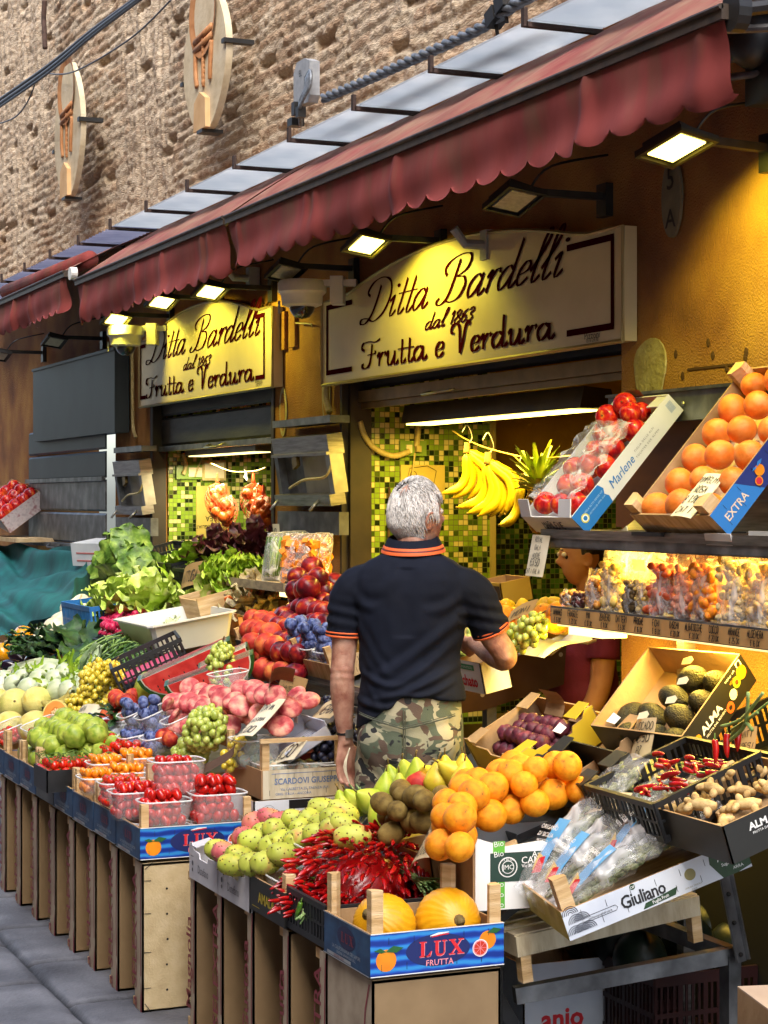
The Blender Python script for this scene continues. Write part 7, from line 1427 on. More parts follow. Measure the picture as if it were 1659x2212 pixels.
# apple box (Marlene)
def leancrate(bb,bt,fb,ya,yt,h,*k): pass
B=P(1269,1153,Y=3.04); top=P(1442,889,Y=3.40); A=P(1160,1150,Y=3.04); A.z=B.z; M,L,W=frame(A,B,A+(top-B)); 
M_mw=mat('apple_carton_white',['#c0c0c4','#d2d2d4'],rough=.5,scale=6); M_mb=I('carton_blue','#1f6cb4')
def marl(q,F,W,h):
    Z=F@T(0,0,.001); q.poly([(0,0),(W,0),(W,h),(0,h)],0,F@T(0,0,.0004)); q.poly([(0,0),(W*.26,0),(W*.27,h*.3),(W*.255,h*.5),(W*.275,h*.7),(W*.26,h),(0,h)],1,Z)
    q.disc(W*.06,h*.5,h*.2,2,F@T(0,0,.0015),20); q.disc(W*.06,h*.5,h*.15,3,F@T(0,0,.0018),20); q.disc(W*.06,h*.5,h*.1,1,F@T(0,0,.0021),16); q.text('MELA ALTO ADIGE IGP',W*.17,h*.62,h*.12,4,F@T(0,0,.0015)); q.text('SUEDTIROLER APFEL GGA',W*.17,h*.42,h*.1,4,F@T(0,0,.0015))
    q.text('Marlene',W*.43,h*.32,h*.55,1,F@T(0,0,.0015)@Matrix(((1,.25,0,-.25*h*.32),(0,1,0,0),(0,0,1,0),(0,0,0,1))),0,sx=.9); q.text('FIGLIA DELLE ALPI',W*.68,h*.56,h*.13,5,Z,space=1.3); q.text('TOCHTER DER ALPEN',W*.68,h*.32,h*.13,5,Z,space=1.3)
    for i in range(8): q.stroke([(W*(.93+.006*i),h*.35),(W*(.935+.006*i),h*.8)],.001,1,Z)
    return [M_mw,M_mb,I('eu_yellow','#c8c03a'),M_wh,I('pale_blue','#9cc0e0'),I('thin_grey','#555a60')]
def marl2(q,F,L,h): hand(q,'MARLENE',L*.5,h*.3,h*.4,0,F@T(0,0,.001),h*.06,4,.7,.3); return [I('marl_ink','#2a3c5c')]
HA=.078
s=carton(M,L,W,HA,'tall white apple carton leaning on the shelf, blue lower corner and handwritten-style name',M_mw,M_mw,notch=False,flaps=0,cam=marl,st=marl2); MA=M
MB().box(0,.07,0,.004,0,.06).out('corner_flap',M_mw,s,M=T(.0,.0,HA)@RX(-35)); MB().box(L-.09,L-.01,0,.004,0,.06).out('corner_flap',M_mw,s,M=T(0,.0,HA)@RX(-50)); MB().box(0,.07,0,.06,0,.004).out('corner_flap',M_mw,s,M=T(0,W-.06,HA)@RX(-25)); MB().box(L-.07,L,0,.06,0,.004).out('corner_flap',M_mw,s,M=T(0,W-.06,HA)@RX(-8)); MB().grid(lambda u,v:(L*.3+u*.09,W+.002,HA-.02+v*.05),2,2).out('tab',M_kraft,s)
for i in range(6):
    for j in range(2 if i%2 else 3):
        if L>.2: fruit('apple',(L*(.20+.30*j+(.15 if i%2 else 0)),W*(.13+.15*i),.062+random.uniform(0,.012)),.040,None,'red apple in the film-covered leaning carton','apples in the leaning carton',MA)
for i,(u,v) in enumerate(((.3,.80),(.7,.82),(.45,.90))): fruit('apple',(L*u,W*v,.10),.040,None,'orange-red apple at the open top of the leaning carton','apples at the top of the carton',MA)
q=MB()
def fl(u,v): return (L*(.03+.94*u),W*(.10+.62*v),HA+.028+.02*math.sin(math.pi*u)+.008*noise.noise(Vector((u*7,v*9,0)))*2.2)
q.grid(fl,26,34); q.out('crinkled_film',clear('apple_film',(.97,.97,1),.80,.08,wr=11),None,True,M=MA,label='crinkled clear film stretched over the red apples',cat='film')
# grapefruit box
B=P(1575,1157,Y=3.04); top=B+ (P(1442,889,Y=3.40)-P(1269,1153,Y=3.04)); A=Vector((P(1400,1152,Y=3.04).x,3.04,B.z)); M,L,W=frame(A,B,A+(top-B)); W*=1.12
def pav(q,F,W,h):
    Z=F@T(0,0,.001); q.poly([(0,0),(W,0),(W,h),(0,h)],0,F@T(0,0,.0004)); q.poly([(0,0),(W*.3,0),(W*.2,h),(0,h)],5,F@T(0,0,.0007)); q.text('il Pavone',W*.66,h*.26,h*.72,1,F@T(0,0,.0012),.045,.95,sx=.82); q.text('il Pavone',W*.66,h*.26,h*.72,2,F@T(0,0,.0018),.012,.95,sx=.82); q.text('EXTRA',W*.13,h*.30,h*.40,3,F@T(0,0,.0015),.012,sx=.95)
    orange_art(q,F@T(0,0,.002),W*.34,h*.58,h*.2); q.disc(W*.30,h*.35,h*.16,4,F@T(0,0,.0036),18); q.disc(W*.30,h*.35,h*.12,2,F@T(0,0,.0039),18)
    return [I('pav_navy','#1a2a6a'),M_wh,I('pav_red','#c02838'),I('pav_cream','#e0c8a8'),M_or,I('pav_blue','#2a74b8'),M_pink,M_blr]
crate(M,L,W,.085,.12,'blue printed grapefruit crate leaning on the shelf at the right edge','crates leaning on the steel shelf' if 0 else None,skin=I('pav_navy','#1a2a6a'),skin2=M_woodx,cam=pav,post=.05)
MP_=M
for i in range(6):
    for j in range(3): fruit('grapefruit',(L*(.17+.33*j)+(.012 if i%2 else -.004),W*(.085+.165*i),.060+.010*(j%2)),.046,None,'orange-pink grapefruit in the rows of the leaning crate','grapefruit in rows',MP_)
MB().box(-.01,.16,0,.30,-.012,0).out('serving_tray',M_blk,M=T(B.x-L-.02,3.0,zs+.004),label='thin black tray foot under the grapefruit crate',cat='tray')
# lower shelf with dried fruit
zl=P(1659,1361,Y=YS).z; a=P(1192,1317,Y=YS)
s=empty('label_shelf',T(a.x,YS,zl),'narrow lit shelf with a handwritten kraft price strip holding bagged dried fruit','shelf')
MB().box(0,2.0,0,.24,-.012,0).out('shelf_top',M_steel,s); MB().box(0,2.0,-.004,0,-.055,.004).out('front_edge',M_steel2,s)
q=MB(); q.grid(lambda u,v:(.01+u*1.55,-.0065-.0015*math.sin(u*40),-.052+v*.05),60,2); q.out('price_strip',M_cardk,s)
q=MB(); F=T(0,-.0095,0)@face_st(1,1)
for i,(t1,t2) in enumerate((('ANANAS','€ 15 dk'),('FRAGOLE','€ 20 dk'),('MIX','€ 10 dk'),('ZENZERO','€ 11 dk'),('DATTERI','€ 6 dk'),('PRUGNE','€ 16 dk'),('FICHI','€ 18 dk'),('DISCHI','€ 20 dk'),('ALBICOCCHE','€ 20 dk'),('COCCO','€ 20 dk'),('ARANCE','€ 25 dk'),('ALOEVERA','€ 16 dk'),('MANGO','€ 20 dk'),('PAPAYA','€ 18 dk'),('ANANAS','€ 18 dk'))):
    hand(q,t1,.06+.104*i,-.024,.019,0,F,.0032,i,.55,.1); hand(q,t2,.06+.104*i,-.047,.015,0,F,.0026,i+9,.6,.1)
q.out('writing',M_ink,s)
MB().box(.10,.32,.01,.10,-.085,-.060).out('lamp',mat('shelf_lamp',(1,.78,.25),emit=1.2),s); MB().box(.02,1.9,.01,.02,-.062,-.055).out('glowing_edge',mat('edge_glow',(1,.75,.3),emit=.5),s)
MB().box(.62,.66,.10,.14,-1.3,-.012).out('post',M_steel,s)
def drymat(c1,c2,c3): return mat('dry_'+c1,[c1,c2,c3],rough=.5,scale=60,detail=5,rand=.1)
M_bf=clear('bag_film_warm',(1,.98,.92),.66,.1,wr=10); M_hd=clear('bag_header',(1,.98,.92),.5,.15)
BG=[(1228,.075,.085,'#6d3f14','#a06a22','#c8923c','mixed amber raisins',.008),(1252,.07,.075,'#2a0e10','#451a1c','#6a2c2a','dark prunes',.010),(1285,.09,.13,'#7a4816','#a86c24','#d0a04c','golden dried figs',.012),(1322,.10,.15,'#b8923c','#d8b860','#e8d088','pale banana chips',.011),(1365,.075,.09,'#3a2c18','#5d4a2a','#7a6438','dark dates',.012),(1392,.08,.10,'#a88c3c','#c8ac58','#d8c27c','pale ginger pieces',.009),(1432,.12,.15,'#8c2c10','#b8481c','#d8703a','red-orange papaya strips',.014),(1478,.09,.15,'#c07058','#d8907a','#e0a890','pink dried melon',.012),(1522,.11,.15,'#b05a10','#d8821c','#e09a30','orange mango slices',.016),(1590,.15,.17,'#b8a070','#d0bc88','#dccb9c','pale beige dried coins',.010),(1650,.14,.17,'#c89a3c','#dcb458','#e8c878','yellow dried apple rings',.011),(1345,.12,.0,'','','','',0)]
for i,(x,w,h,c1,c2,c3,lb,r_) in enumerate(BG[:-1]):
    g=P(x,1330,Y=YS+.05); s=empty('dried_fruit_bag',T(g.x,YS+.055,zl),'clear bag of '+lb+' on the lit shelf','bag','dried fruit bags' if 0 else None); rr=random.Random(i); q=MB(); h*=(.5,.5,.75)[i] if i<3 else 1.05
    for k in range(int(70 if r_>.011 else 110)):
        u=rr.uniform(-.5,.5); v=rr.random(); y=rr.uniform(-.32,.32)*w*.6; q.ball((u*w*.86,y,.01+v*h*.9),r_*1.25*rr.uniform(.8,1.2),0,8,5,(1.2,.8,rr.uniform(.35,1)),Matrix.Rotation(rr.uniform(0,3),4,'X')@Matrix.Rotation(rr.uniform(0,3),4,'Y'))
    q.out('filling',drymat(c1,c2,c3),s,True)
    def bg(u,v):
        a_=u*2*math.pi; k=1-.75*max(0,v-.6)/.4; c=.004*math.sin(u*29+v*13+i); return ((w/2+c)*math.cos(a_)*(1-.1*v),(w*.32*k+c)*math.sin(a_),v*(h*1.35)+c)
    q=MB(); q.grid(bg,20,12); q.out('film',M_bf,s,True); i>2 and MB().box(-w*.45,w*.45,-.002,.002,h*1.3,h*1.3+.035,0,RX(rr.uniform(-25,15))).out('header_fold',M_hd,s)
for i,(x,y) in enumerate(((1405,1270),(1362,1262),(1380,1240),(1420,1262))):
    g=P(x,y,Y=3.25); s=empty('dried_fruit_bag',T(g.x,3.22,g.z-.04),['small pale bag tilted at the left end of the lit shelf','glowing pale bag in the second row, left','brightest crinkled pale bag in the second row','pale bag with folded header, second row right'][i],'bag'); q=MB(); rr=random.Random(i+50)
    for k in range(60): q.ball((rr.uniform(-.05,.05),rr.uniform(-.02,.02),rr.uniform(0,.09)),.011,0,6,4,(1.3,.7,.4),Matrix.Rotation(rr.uniform(0,3),4,'X')@Matrix.Rotation(rr.uniform(0,3),4,'Y'))
    q.out('filling',drymat('#c8aa6a','#dcc48c','#e8d8ac'),s,True); q=MB(); q.grid(lambda u,v:((.065+.005*math.sin(u*31+v*9))*math.cos(u*6.283),.04*(1-.7*v)*math.sin(u*6.283),v*.15),18,10); q.out('film',M_bf,s,True); MB().box(-.06,.06,-.002,.002,.14,.19,0,RY(rr.uniform(-25,25))).out('header_fold',M_hd,s)
# ================= shop interior =================
a=P(866,915,Y=3.66); b=P(1253,893,Y=3.66)
s=empty('hanging_lamp',T(a.x,3.66,a.z),'long box lamp hanging in the large doorway, glowing underneath','lamp'); Lh=b.x-a.x
MB().prism([(0,.0),(.16,0),(.14,.075),(.02,.085)],0,Lh,0,Matrix(((0,0,1,0),(1,0,0,0),(0,1,0,0),(0,0,0,1)))).out('housing',mat('lamp_housing',['#3d3626','#50472f'],rough=.45,scale=8,metal=.4),s); MB().box(.02,Lh-.1,.02,.14,-.008,-.001).out('tube',M_emy,s)
a=P(470,990,Y=3.64); s=empty('hanging_lamp',T(P(400,975,Y=3.64).x,3.64,P(400,985,Y=3.64).z),'pale box lamp under the half-raised shutter of the small doorway','lamp'); MB().box(0,1.35,0,.12,0,.06).out('housing',M_alu,s); MB().box(.05,1.3,.01,.11,-.006,-.001).out('tube',mat('led_glow',(1,.9,.55),emit=14),s)
# bananas
def bananas(M,n,lb,Lb=.2):
    s=empty('banana_bunch',M,lb,'bananas'); 
    for i in range(n):
        a=-38+76*i/(max(1,n-1)); q=MB(); c=cr([(0,0,0),(.018,0,-.045),(.042,0,-.10),(.030,0,-.155),(-.025,0,-Lb)],4); k=len(c); q.tube(c,[.006 if t<.1 else (.0185*min(1,(t-.02)*6)*min(1,(1.03-t)*5)) for t in [j/(k-1) for j in range(k)]],8,0); q.ball((-.028,0,-Lb-.001),.005,1,6,4)
        q.out('banana',[mat('banana_skin',['#b8a012','#d4b81c','#e0c82c'],rough=.42,scale=7,detail=4,stretch=(3,3,1)),M_stem],s,True,M=RY(a*.85-8)@RZ(a*.5+random.uniform(-8,8))@RX(random.uniform(-14,14)))
    q=MB(); q.tube([(0,0,.03),(0,0,0),(0,0,-.012)],[.012,.014,.018],8); q.out('stalk',M_stem,s,True)
    q=MB(); q.tube(cr([(0,0,.02),(.02,0,.05),(.0,0,.10),(-.02,0,.07)],4),.0025,5); q.out('hook',M_alu,s,True); return s
g=P(1010,972,Y=3.85); bananas(T(*g)@RZ(70)@S(1.15),5,'yellow banana bunch on a hook, left of two')
g=P(1055,995,Y=3.82); bananas(T(*g)@RZ(60)@S(1.25),7,'larger yellow-green banana bunch on a hook, beside the pineapple')
g=P(1130,1040,Y=3.75); bananas(T(*g)@RZ(110)@S(1.1),2,'pair of bananas hanging beside the tall apple carton')
q=MB(); q.tube(cr([tuple(P(978,930,Y=3.9)),tuple(P(1010,950,Y=3.87)),tuple(P(1060,970,Y=3.84)),tuple(P(1150,990,Y=3.78)),tuple(P(1235,985,Y=3.7))],10),.004,5); q.out('chain',mat('brass_chain',['#8a7434','#b8a050'],rough=.4,metal=.6,scale=90),None,True,label='thin brass chain strung across the doorway above the bananas',cat='chain')
g=P(1165,1060,Y=3.72); s=empty('pineapple',T(*g)@RY(-8),'pineapple with spiky yellow-green crown hanging beside the bananas','pineapple')
q=MB()
for i in range(150): t=i/149; z=-.17*t; r_=.055*math.sin(math.pi*(.14+.78*t))**.5; a_=i*2.39996; q.ball((r_*math.cos(a_),r_*math.sin(a_),z),.011,0,6,4,(1,1,1))
q.ball((0,0,-.085),.054,0,14,10,(1,1,1.55)); q.out('fruit_body',mat('pineapple_skin',['#6a4c12','#a07c1c','#c8a032'],rough=.6,scale=25,detail=4),s,True)
q=MB()
for i in range(46): t=i/45; leaf(q,RZ(i*137.5)@T(0,.008,.0+.03*t),.10+.09*t,.028,.35+1.05*t,.45-.8*t*0,.002,1,0,3,7,.5,i,.5)
q.out('crown',mat('pineapple_leaf',['#5d7a1c','#94a82c','#c2c04a'],rough=.5,scale=14),s,True)
# panels, sockets, hoses on the mosaic of the large doorway (face +x)
xm=xA0+.022
def onmos(px_,py_,X=xm): return P(px_,py_,X=X)
g=onmos(865,1080); g2=onmos(960,1005); s=empty('camera_notice',T(xm,g.y,g.z),'cream surveillance notice with a camera outline behind the head of the man','sign'); MB().box(0,.008,0,g2.y-g.y,0,g2.z-g.z).out('plate',mat('notice_cream',['#b8a456','#c8b566'],rough=.45,scale=6),s)
def camart(q,F,w,h,m=0):
    for pts in ([(-.3,-.1),(-.25,.15),(.2,.2),(.35,.05),(.3,-.15),(-.1,-.2),(-.3,-.1)],[(.0,.2),(.05,.42),(.3,.5)],[(-.05,.2),(-.02,.46),(.3,.55)]): q.stroke([(w*a_,w*b_) for a_,b_ in pts],.003,m,F)
    q.stroke([(w*(.22+.07*math.cos(t*.5)),w*(-.02+.07*math.sin(t*.5))) for t in range(14)],.003,m,F)
w_=g2.y-g.y; h_=g2.z-g.z; q=MB(); camart(q,face_cam(0,0)@T(w_/2,h_*.7,.010)@RZ(180),w_,h_); q.out('print',M_ink,s)
g=onmos(760,0); 
s=empty('socket_plate',T(xm,onmos(862,985).y,onmos(862,985).z),'tinted double socket plate with a plugged-in cable on the mosaic','socket'); MB().box(0,.02,0,.14,0,.075).out('plate',mat('socket_tint',['#6a8a3a','#7d9a48'],rough=.3,scale=5),s); MB().box(.02,.028,.03,.06,.015,.055).out('socket',M_cardw,s); MB().box(.02,.05,.075,.10,.02,.05).out('plug',M_cablew,s)
def hose(pts,r,lb,rib=True,m=None,name='corrugated_hose',cat='hose',X=None):
    w_=[P(x,y,X=X) if X else p_ for x,y,p_ in [(p[0],p[1],None) for p in pts]] if X else pts; c=cr(w_,14); q=MB(); q.tube(c,[r*(1+.12*(i%2)) for i in range(len(c))] if rib else r,8); return q.out(name,m or M_cablew,None,True,label=lb,cat=cat)
hose([(778,910),(790,945),(812,970),(850,985),(885,975)],.014,'cream corrugated hose curling across the mosaic to the socket',X=xm+.03)
hose([(903,885),(904,930),(900,965)],.014,'short cream corrugated hose dropping into the socket plate',X=xm+.03)
hose([(897,978),(892,1020),(888,1060)],.005,'thin cream cord below the socket plate',False,X=xm+.02,name='cord',cat='cord')
hose([(841,1052),(842,1100),(840,1170),(841,1245)],.007,'dark rusty rod on the mosaic left of the head of the man',False,mat('rust','#4a382a'),'rod','rod',X=xm+.02)
hose([(978,1000),(985,1100),(1000,1160),(1040,1220),(1090,1260)],.005,'thin pale cord sagging beside the bananas',False,None,'cord','cord',X=xs+.25)
# small doorway mosaic items
xn=xB0+.022; f_=lambda x,y:P(x,y,X=xn)
g=f_(424,1166); g2=f_(497,1050); s=empty('camera_notice',T(xn,g.y,g.z),'upside-down cream surveillance notice in the small doorway','sign'); w_=g2.y-g.y; h_=g2.z-g.z; MB().box(0,.008,0,w_,0,h_).out('plate',mat('notice_cream','#c0ad60'),s); q=MB(); F=face_cam(0,0)@T(w_/2,h_*.5,.010)@RZ(180); q.text('AREA',0,.02,.05,0,F,.004,sx=.9).text('VIDEOSORVEGLIATA',0,.08,.03,0,F,.003,sx=1.0); camart(q,F@T(0,-h_*.3,0)@RZ(180),w_*.7,h_); q.out('print',M_ink,s)
s=empty('socket_plate',T(xn,f_(380,1035).y,f_(380,1035).z),'pale double socket on the mosaic of the small doorway','socket'); MB().box(0,.02,0,.2,0,.09).out('plate',mat('socket_tint','#7d9a48'),s); MB().box(.02,.026,.08,.17,.015,.075).out('socket',M_cardw,s)
s=empty('junction_plate',T(xn,f_(435,1038).y,f_(435,1038).z),'square cream junction box on the mosaic above the onion nets','box'); MB().box(0,.03,0,.16,0,.13).out('plate',M_cablew,s); MB().box(.03,.034,.015,.145,.015,.115).out('cover',M_cardw,s)
hose([(395,980),(402,1005),(396,1025)],.013,'short corrugated hose into the pale socket of the small doorway',X=xn+.03)
hose([(440,985),(428,1010),(422,1030)],.006,'thin cream cable into the pale socket of the small doorway',False,None,'cord','cord',X=xn+.03)
def net(M,lb,n,seed):
    s=empty('onion_net',M,lb,'net bag'); rr=random.Random(seed); q=MB()
    for i in range(n): t=i/n; q.ball((rr.uniform(-.03,.03)*(1+t),rr.uniform(-.03,.03)*(1+t),-.06-.13*t),.036,0,12,8,(1,1,.95))
    q.out('onions',mat('net_onion',['#8c3a10','#b8561e','#c87034'],rough=.35,scale=14,bump=.4,bscale=80),s,True)
    def nf(u,v): r_=.012+.066*math.sin(math.pi*min(1,v*1.0))**.7 if v>.12 else .010; return (r_*math.cos(u*6.283),r_*math.sin(u*6.283),-.245*v+.01)
    q=MB()
    for k in range(14):
        q.tube([nf((k+j*.6)/14,j/12) for j in range(13)],.0012,3); q.tube([nf((k-j*.6)/14,j/12) for j in range(13)],.0012,3)
    q.out('net',mat('net_red',['#b83a14','#c84a20'],rough=.5,scale=5),s); MB().tube([(0,0,.0),(0,0,.05)],[.012,.006],6).out('neck',mat('net_red','#b8421c'),s)
    MB().box(.02,.024,-.03,.03,-.09,-.02,0,RX(15)).out('label_tag',M_wh,s); return s
for i,(x,y,X_) in enumerate(((470,1040,None),(487,1065,None),(548,1040,None),(570,1066,None))):
    g=P(x,y,Y=3.75); net(T(*g)@RZ(30*i)@S(1.0),['front left','rear left','front right','rear right'][i]+' orange net of small onions hanging in the small doorway',9,i)
hose([tuple(P(x,y,Y=3.75)) for x,y in ((455,1000),(500,1018),(548,1018),(575,1010))],.004,'thin brass chain strung across the small doorway',False,mat('brass_chain','#9a8440'),'chain','chain')
MB().grid(lambda u,v:(u*.06,.004*math.sin(v*5),v*.05),3,3).out('paper_label',M_wh,M=T(*P(527,1030,Y=3.7))@RY(25),label='white paper label with a red round mark above the right onion net',cat='label')
# ================= folded stainless frames on the piers =================
def fold(px0,px1,py0,py1,lb,Y0=3.30):
    a=P(px0,py0,Y=Y0); b=P(px1,py1,Y=Y0+.12); Wd=b.x-a.x; H=a.z-b.z; s=empty('folded_frame',T(a.x,Y0+.14,b.z),lb,'frame')
    tl=RX(9)
    MB().box(0,Wd,-.02,.06,H-.10,H,0,tl).out('top_box',M_steel,s); MB().box(0,Wd,-.05,.03,0,.055,0,tl).out('bottom_tube',M_steel,s); 
    MB().box(Wd-.06,Wd,-.02,.05,.055,H-.10,0,tl).out('side_bar',M_alu,s); MB().box(0,.05,-.02,.05,.055,H-.10,0,tl).out('side_bar',M_steel2,s); MB().box(.05,Wd-.06,.02,.03,.05,H-.1,0,tl).out('back_plate',M_steel2,s); MB().box(Wd*.45,Wd*.9,.0,.018,H*.15,H*.72,0,tl).out('inner_plate',M_cardw if 0 else mat('grey_plate',['#807b68','#948e78'],rough=.5,scale=8),s)
    MB().box(0,Wd,-.035,-.02,H*.72,H*.76,0,tl).out('cross_bar',M_alu,s)
    q=MB(); q.prism([(-.03,-.03),(.03,-.03),(.03,.03),(-.03,.03)],0,.02,0,T(Wd*.42,-.05,H*.62)@RX(90)@RZ(20)); q.out('padlock',mat('brass_old',['#5a4a24','#7a6636'],rough=.5,metal=.6,scale=20),s); q=MB(); q.tube(cr([(Wd*.40,-.05,H*.66),(Wd*.40,-.05,H*.78),(Wd*.44,-.05,H*.78),(Wd*.44,-.05,H*.66)],5),.006,6); q.out('shackle',M_alu,s,True)
    MB().tube([(Wd*.8,-.05,.02),(Wd*.8,-.10,-.03)],.008,6).out('wing_bolt',M_alu,s,True); MB().tube([(Wd*.05,-.05,.02),(Wd*.05,-.09,-.03)],.008,6).out('wing_bolt',M_alu,s,True)
    q=MB(); q.tube(cr([(Wd*.98,-.03,H*.7),(Wd*.95,-.06,H*.4),(Wd*.6,-.07,.12),(Wd*.3,-.06,.08)],6),.007,6); q.out('cord',M_cablew,s,True)
    MB().box(-.02,Wd*1.02,-.06,.04,H+.05,H+.085).out('ledge',M_steel2,s)
fold(560,728,945,1090,'large folded stainless frame with padlock on the pier between the two doorways')
fold(222,318,995,1110,'small folded stainless frame with padlock left of the small doorway')
a=P(600,1104,Y=3.44); b=P(733,1156,Y=3.44); MB().box(0,b.x-a.x,0,.05,0,a.z-b.z).out('riveted_plate',M_steel2,M=T(a.x,3.44,b.z),label='grey riveted metal plate below the large folded frame',cat='plate')
a=P(250,1117,Y=3.44); b=P(326,1158,Y=3.44); MB().box(0,b.x-a.x,0,.05,0,a.z-b.z).out('riveted_plate',M_steel2,M=T(a.x,3.44,b.z),label='grey riveted metal plate below the small folded frame',cat='plate')
hose([tuple(P(x,y,Y=3.46)) for x,y in ((286,742),(287,850),(288,920),(294,945))],.011,'vertical corrugated conduit on the yellow-lit pier left of the small sign')
hose([tuple(P(x,y,Y=3.47)) for x,y in ((706,830),(705,862),(712,890))],.016,'short corrugated conduit below the left end of the large sign')
hose([tuple(P(x,y,Y=3.4)) for x,y in ((690,1235),(705,1255),(740,1262))],.010,'cream cable looping right of the pumpkin packs',False,None,'cord','cord')
for i,(x,y) in enumerate(((612,715),(634,708))):
    g=P(x,y,Y=3.49); MB().box(-.045,.045,-.01,.02,-.1,.1).out('cover_plate',M_och,M=T(*g),label=('left','right')[i]+' of two small ochre-painted cover plates between the signs',cat='plate')
hose([tuple(P(x,y,Y=3.47)) for x,y in ((640,698),(670,700),(676,706))],.005,'thin pale wire from the cover plates toward the large sign',False,None,'wire','wire')
# ================= wooden shelf with packs =================
zt2=P(618,1277,Y=3.02).z; x1_=P(725,1258,Y=3.40).x; xc=P(618,1277,Y=3.02).x; x0_=P(483,1246,Y=3.02).x
s=empty('wooden_shelf',T(x0_,3.02,zt2),'rough wooden shelf carrying the packs of beans and pumpkin','shelf'); MB().box(0,xc-x0_,0,.44,-.002,.028).out('board',M_woodx,s); MB().box(0,xc-x0_,-.012,0,-.006,.034).out('front_batten',mat('grey_wood',['#74684e','#8d8064','#a0936f'],rough=.8,scale=6,stretch=(3,1,8),detail=6),s); MB().box(xc-x0_-.14,xc-x0_+.02,.02,.3,-.03,-.006).out('lamp',mat('shelf_lamp',(1,.78,.25),emit=1.2),s); MB().box(xc-x0_-.22,xc-x0_-.02,.30,.44,-.75,-.03).out('bracket_board',M_plinth,s)
M_pump=mat('pumpkin_cube',['#cc6a08','#e08414','#e89a30'],rough=.5,scale=30)
def pack(M,kind,lb,i,L=.125,H=.30):
    s=empty('vegetable_pack',M,lb,'pack','x' if 0 else None); q=MB(); rr=random.Random(i)
    q.loft([[(L/2+a_*L/2*k,b_*.02*k-.0+dz,H/2+c_*H/2*k) for a_,b_,c_ in ((-1,0,-.9),(-.85,0,-1),(.85,0,-1),(1,0,-.9),(1,0,.8),(.6,0,1),(-.6,0,1),(-1,0,.8))] for k,dz in ((.84,.03),(1,.0),(1.03,-.0))],0,None,False); q.add([(L/2+a_*L/2*.84,.03,H/2+c_*H/2*.84) for a_,c_ in ((-1,-1),(1,-1),(1,.8),(.6,1),(-.6,1),(-1,.8))],[tuple(range(6))]); q.out('tray',mat('tray_cream',['#b8b090','#ccc4a4'],rough=.4,scale=5),s,True,auto=40)
    q=MB()
    if kind=='pumpkin':
        for k in range(54): q.box(-.014,.014,-.014,.014,-.014,.014,0,T(L*rr.uniform(.12,.88),rr.uniform(-.03,.02),H*rr.uniform(.06,.86))@Matrix.Rotation(rr.uniform(0,3),4,'X')@Matrix.Rotation(rr.uniform(0,3),4,'Y')@S(rr.uniform(.8,1.3)))
        q.out('pumpkin_cubes',M_pump,s)
    else:
        for k in range(60): x=L*rr.uniform(.12,.88); y=rr.uniform(-.03,.01); a_=rr.uniform(-.02,.02); q.tube([(x,y,.02),(x+a_,y-.008,H*.45),(x+a_*1.5,y,H*.88)],.0045,5,rr.randrange(3))
        q.out('beans',M_bean,s,True)
    q=MB(); q.grid(lambda u,v:(L*u,-.045*math.sin(math.pi*u)**.5*math.sin(math.pi*min(1,v*.95+.05))**.4,H*v),14,14); q.out('film',M_film,s,True)
ry=lambda k:RX(-12)
for i,(x,y,kd,lb,yy) in enumerate(((572,1255,'beans','clear-wrapped tray of green beans, left front of the wooden shelf',3.06),(596,1250,'beans','clear-wrapped tray of green beans, behind the front one',3.2),(618,1248,'beans','third tray of green beans, mostly hidden behind the pumpkin',3.3),(612,1266,'pumpkin','left front tray of orange pumpkin cubes',3.05),(640,1268,'pumpkin','middle front tray of orange pumpkin cubes',3.08),(668,1260,'pumpkin','right tray of orange pumpkin cubes beside the pier',3.2))):
    g=P(x,y,Y=yy); pack(T(g.x-.05,yy,zt2+.03)@RZ(42)@RX(-16),kd,lb,i,.115,.235)
card((592,1192),(606,1192),(592,1132),3.3,['BIO','*€3'],'narrow worn price card hanging above the bean packs',M_cardw)
# ================= teal sheet =================
def tp(u,v):
    tl=P(-60,1175,Y=3.25); tr=P(203,1190,Y=3.30); br=P(150,1335,Y=2.75); bl=P(-60,1420,Y=2.35)
    p=tl.lerp(tr,u).lerp(bl.lerp(br,u),v); nn=noise.noise(Vector((u*2,v*2,3))); f=.045*abs(math.sin(5*(v*1.7-u*.8)+3*nn))+.018*math.sin(21*(v*1.1-u*.5)+6*nn)+noise.noise(Vector((u*3,v*4,0)))*.07-.12*math.sin(math.pi*v)*math.sin(math.pi*min(1,u))*.6
    return (p.x,p.y-f*.5,p.z+f)
q=MB(); q.grid(tp,90,70); q.grid(lambda u,v:tuple(Vector(tp(1,v))+Vector((u*.05,u*.03,-u*.35))),4,40); q.out('teal_sheet',mat('teal_cloth',['#034448','#075a5c','#0c6c6b'],rough=.75,scale=4,bump=.15,bscale=200),None,True,label='large wrinkled teal sheet draped over the closed stall at the left',cat='sheet')
s=empty('small_box',T(*P(158,1222,Y=3.1))@RZ(25)@RX(8),'small white printed fruit box lying on the teal sheet','box'); MB().box(0,.36,0,.22,0,.15).out('box',M_gw,s); MB().box(.05,.31,-.002,0,.03,.04).box(.05,.31,-.002,0,.08,.09).out('print',I('print_pinkred','#b87070'),s)
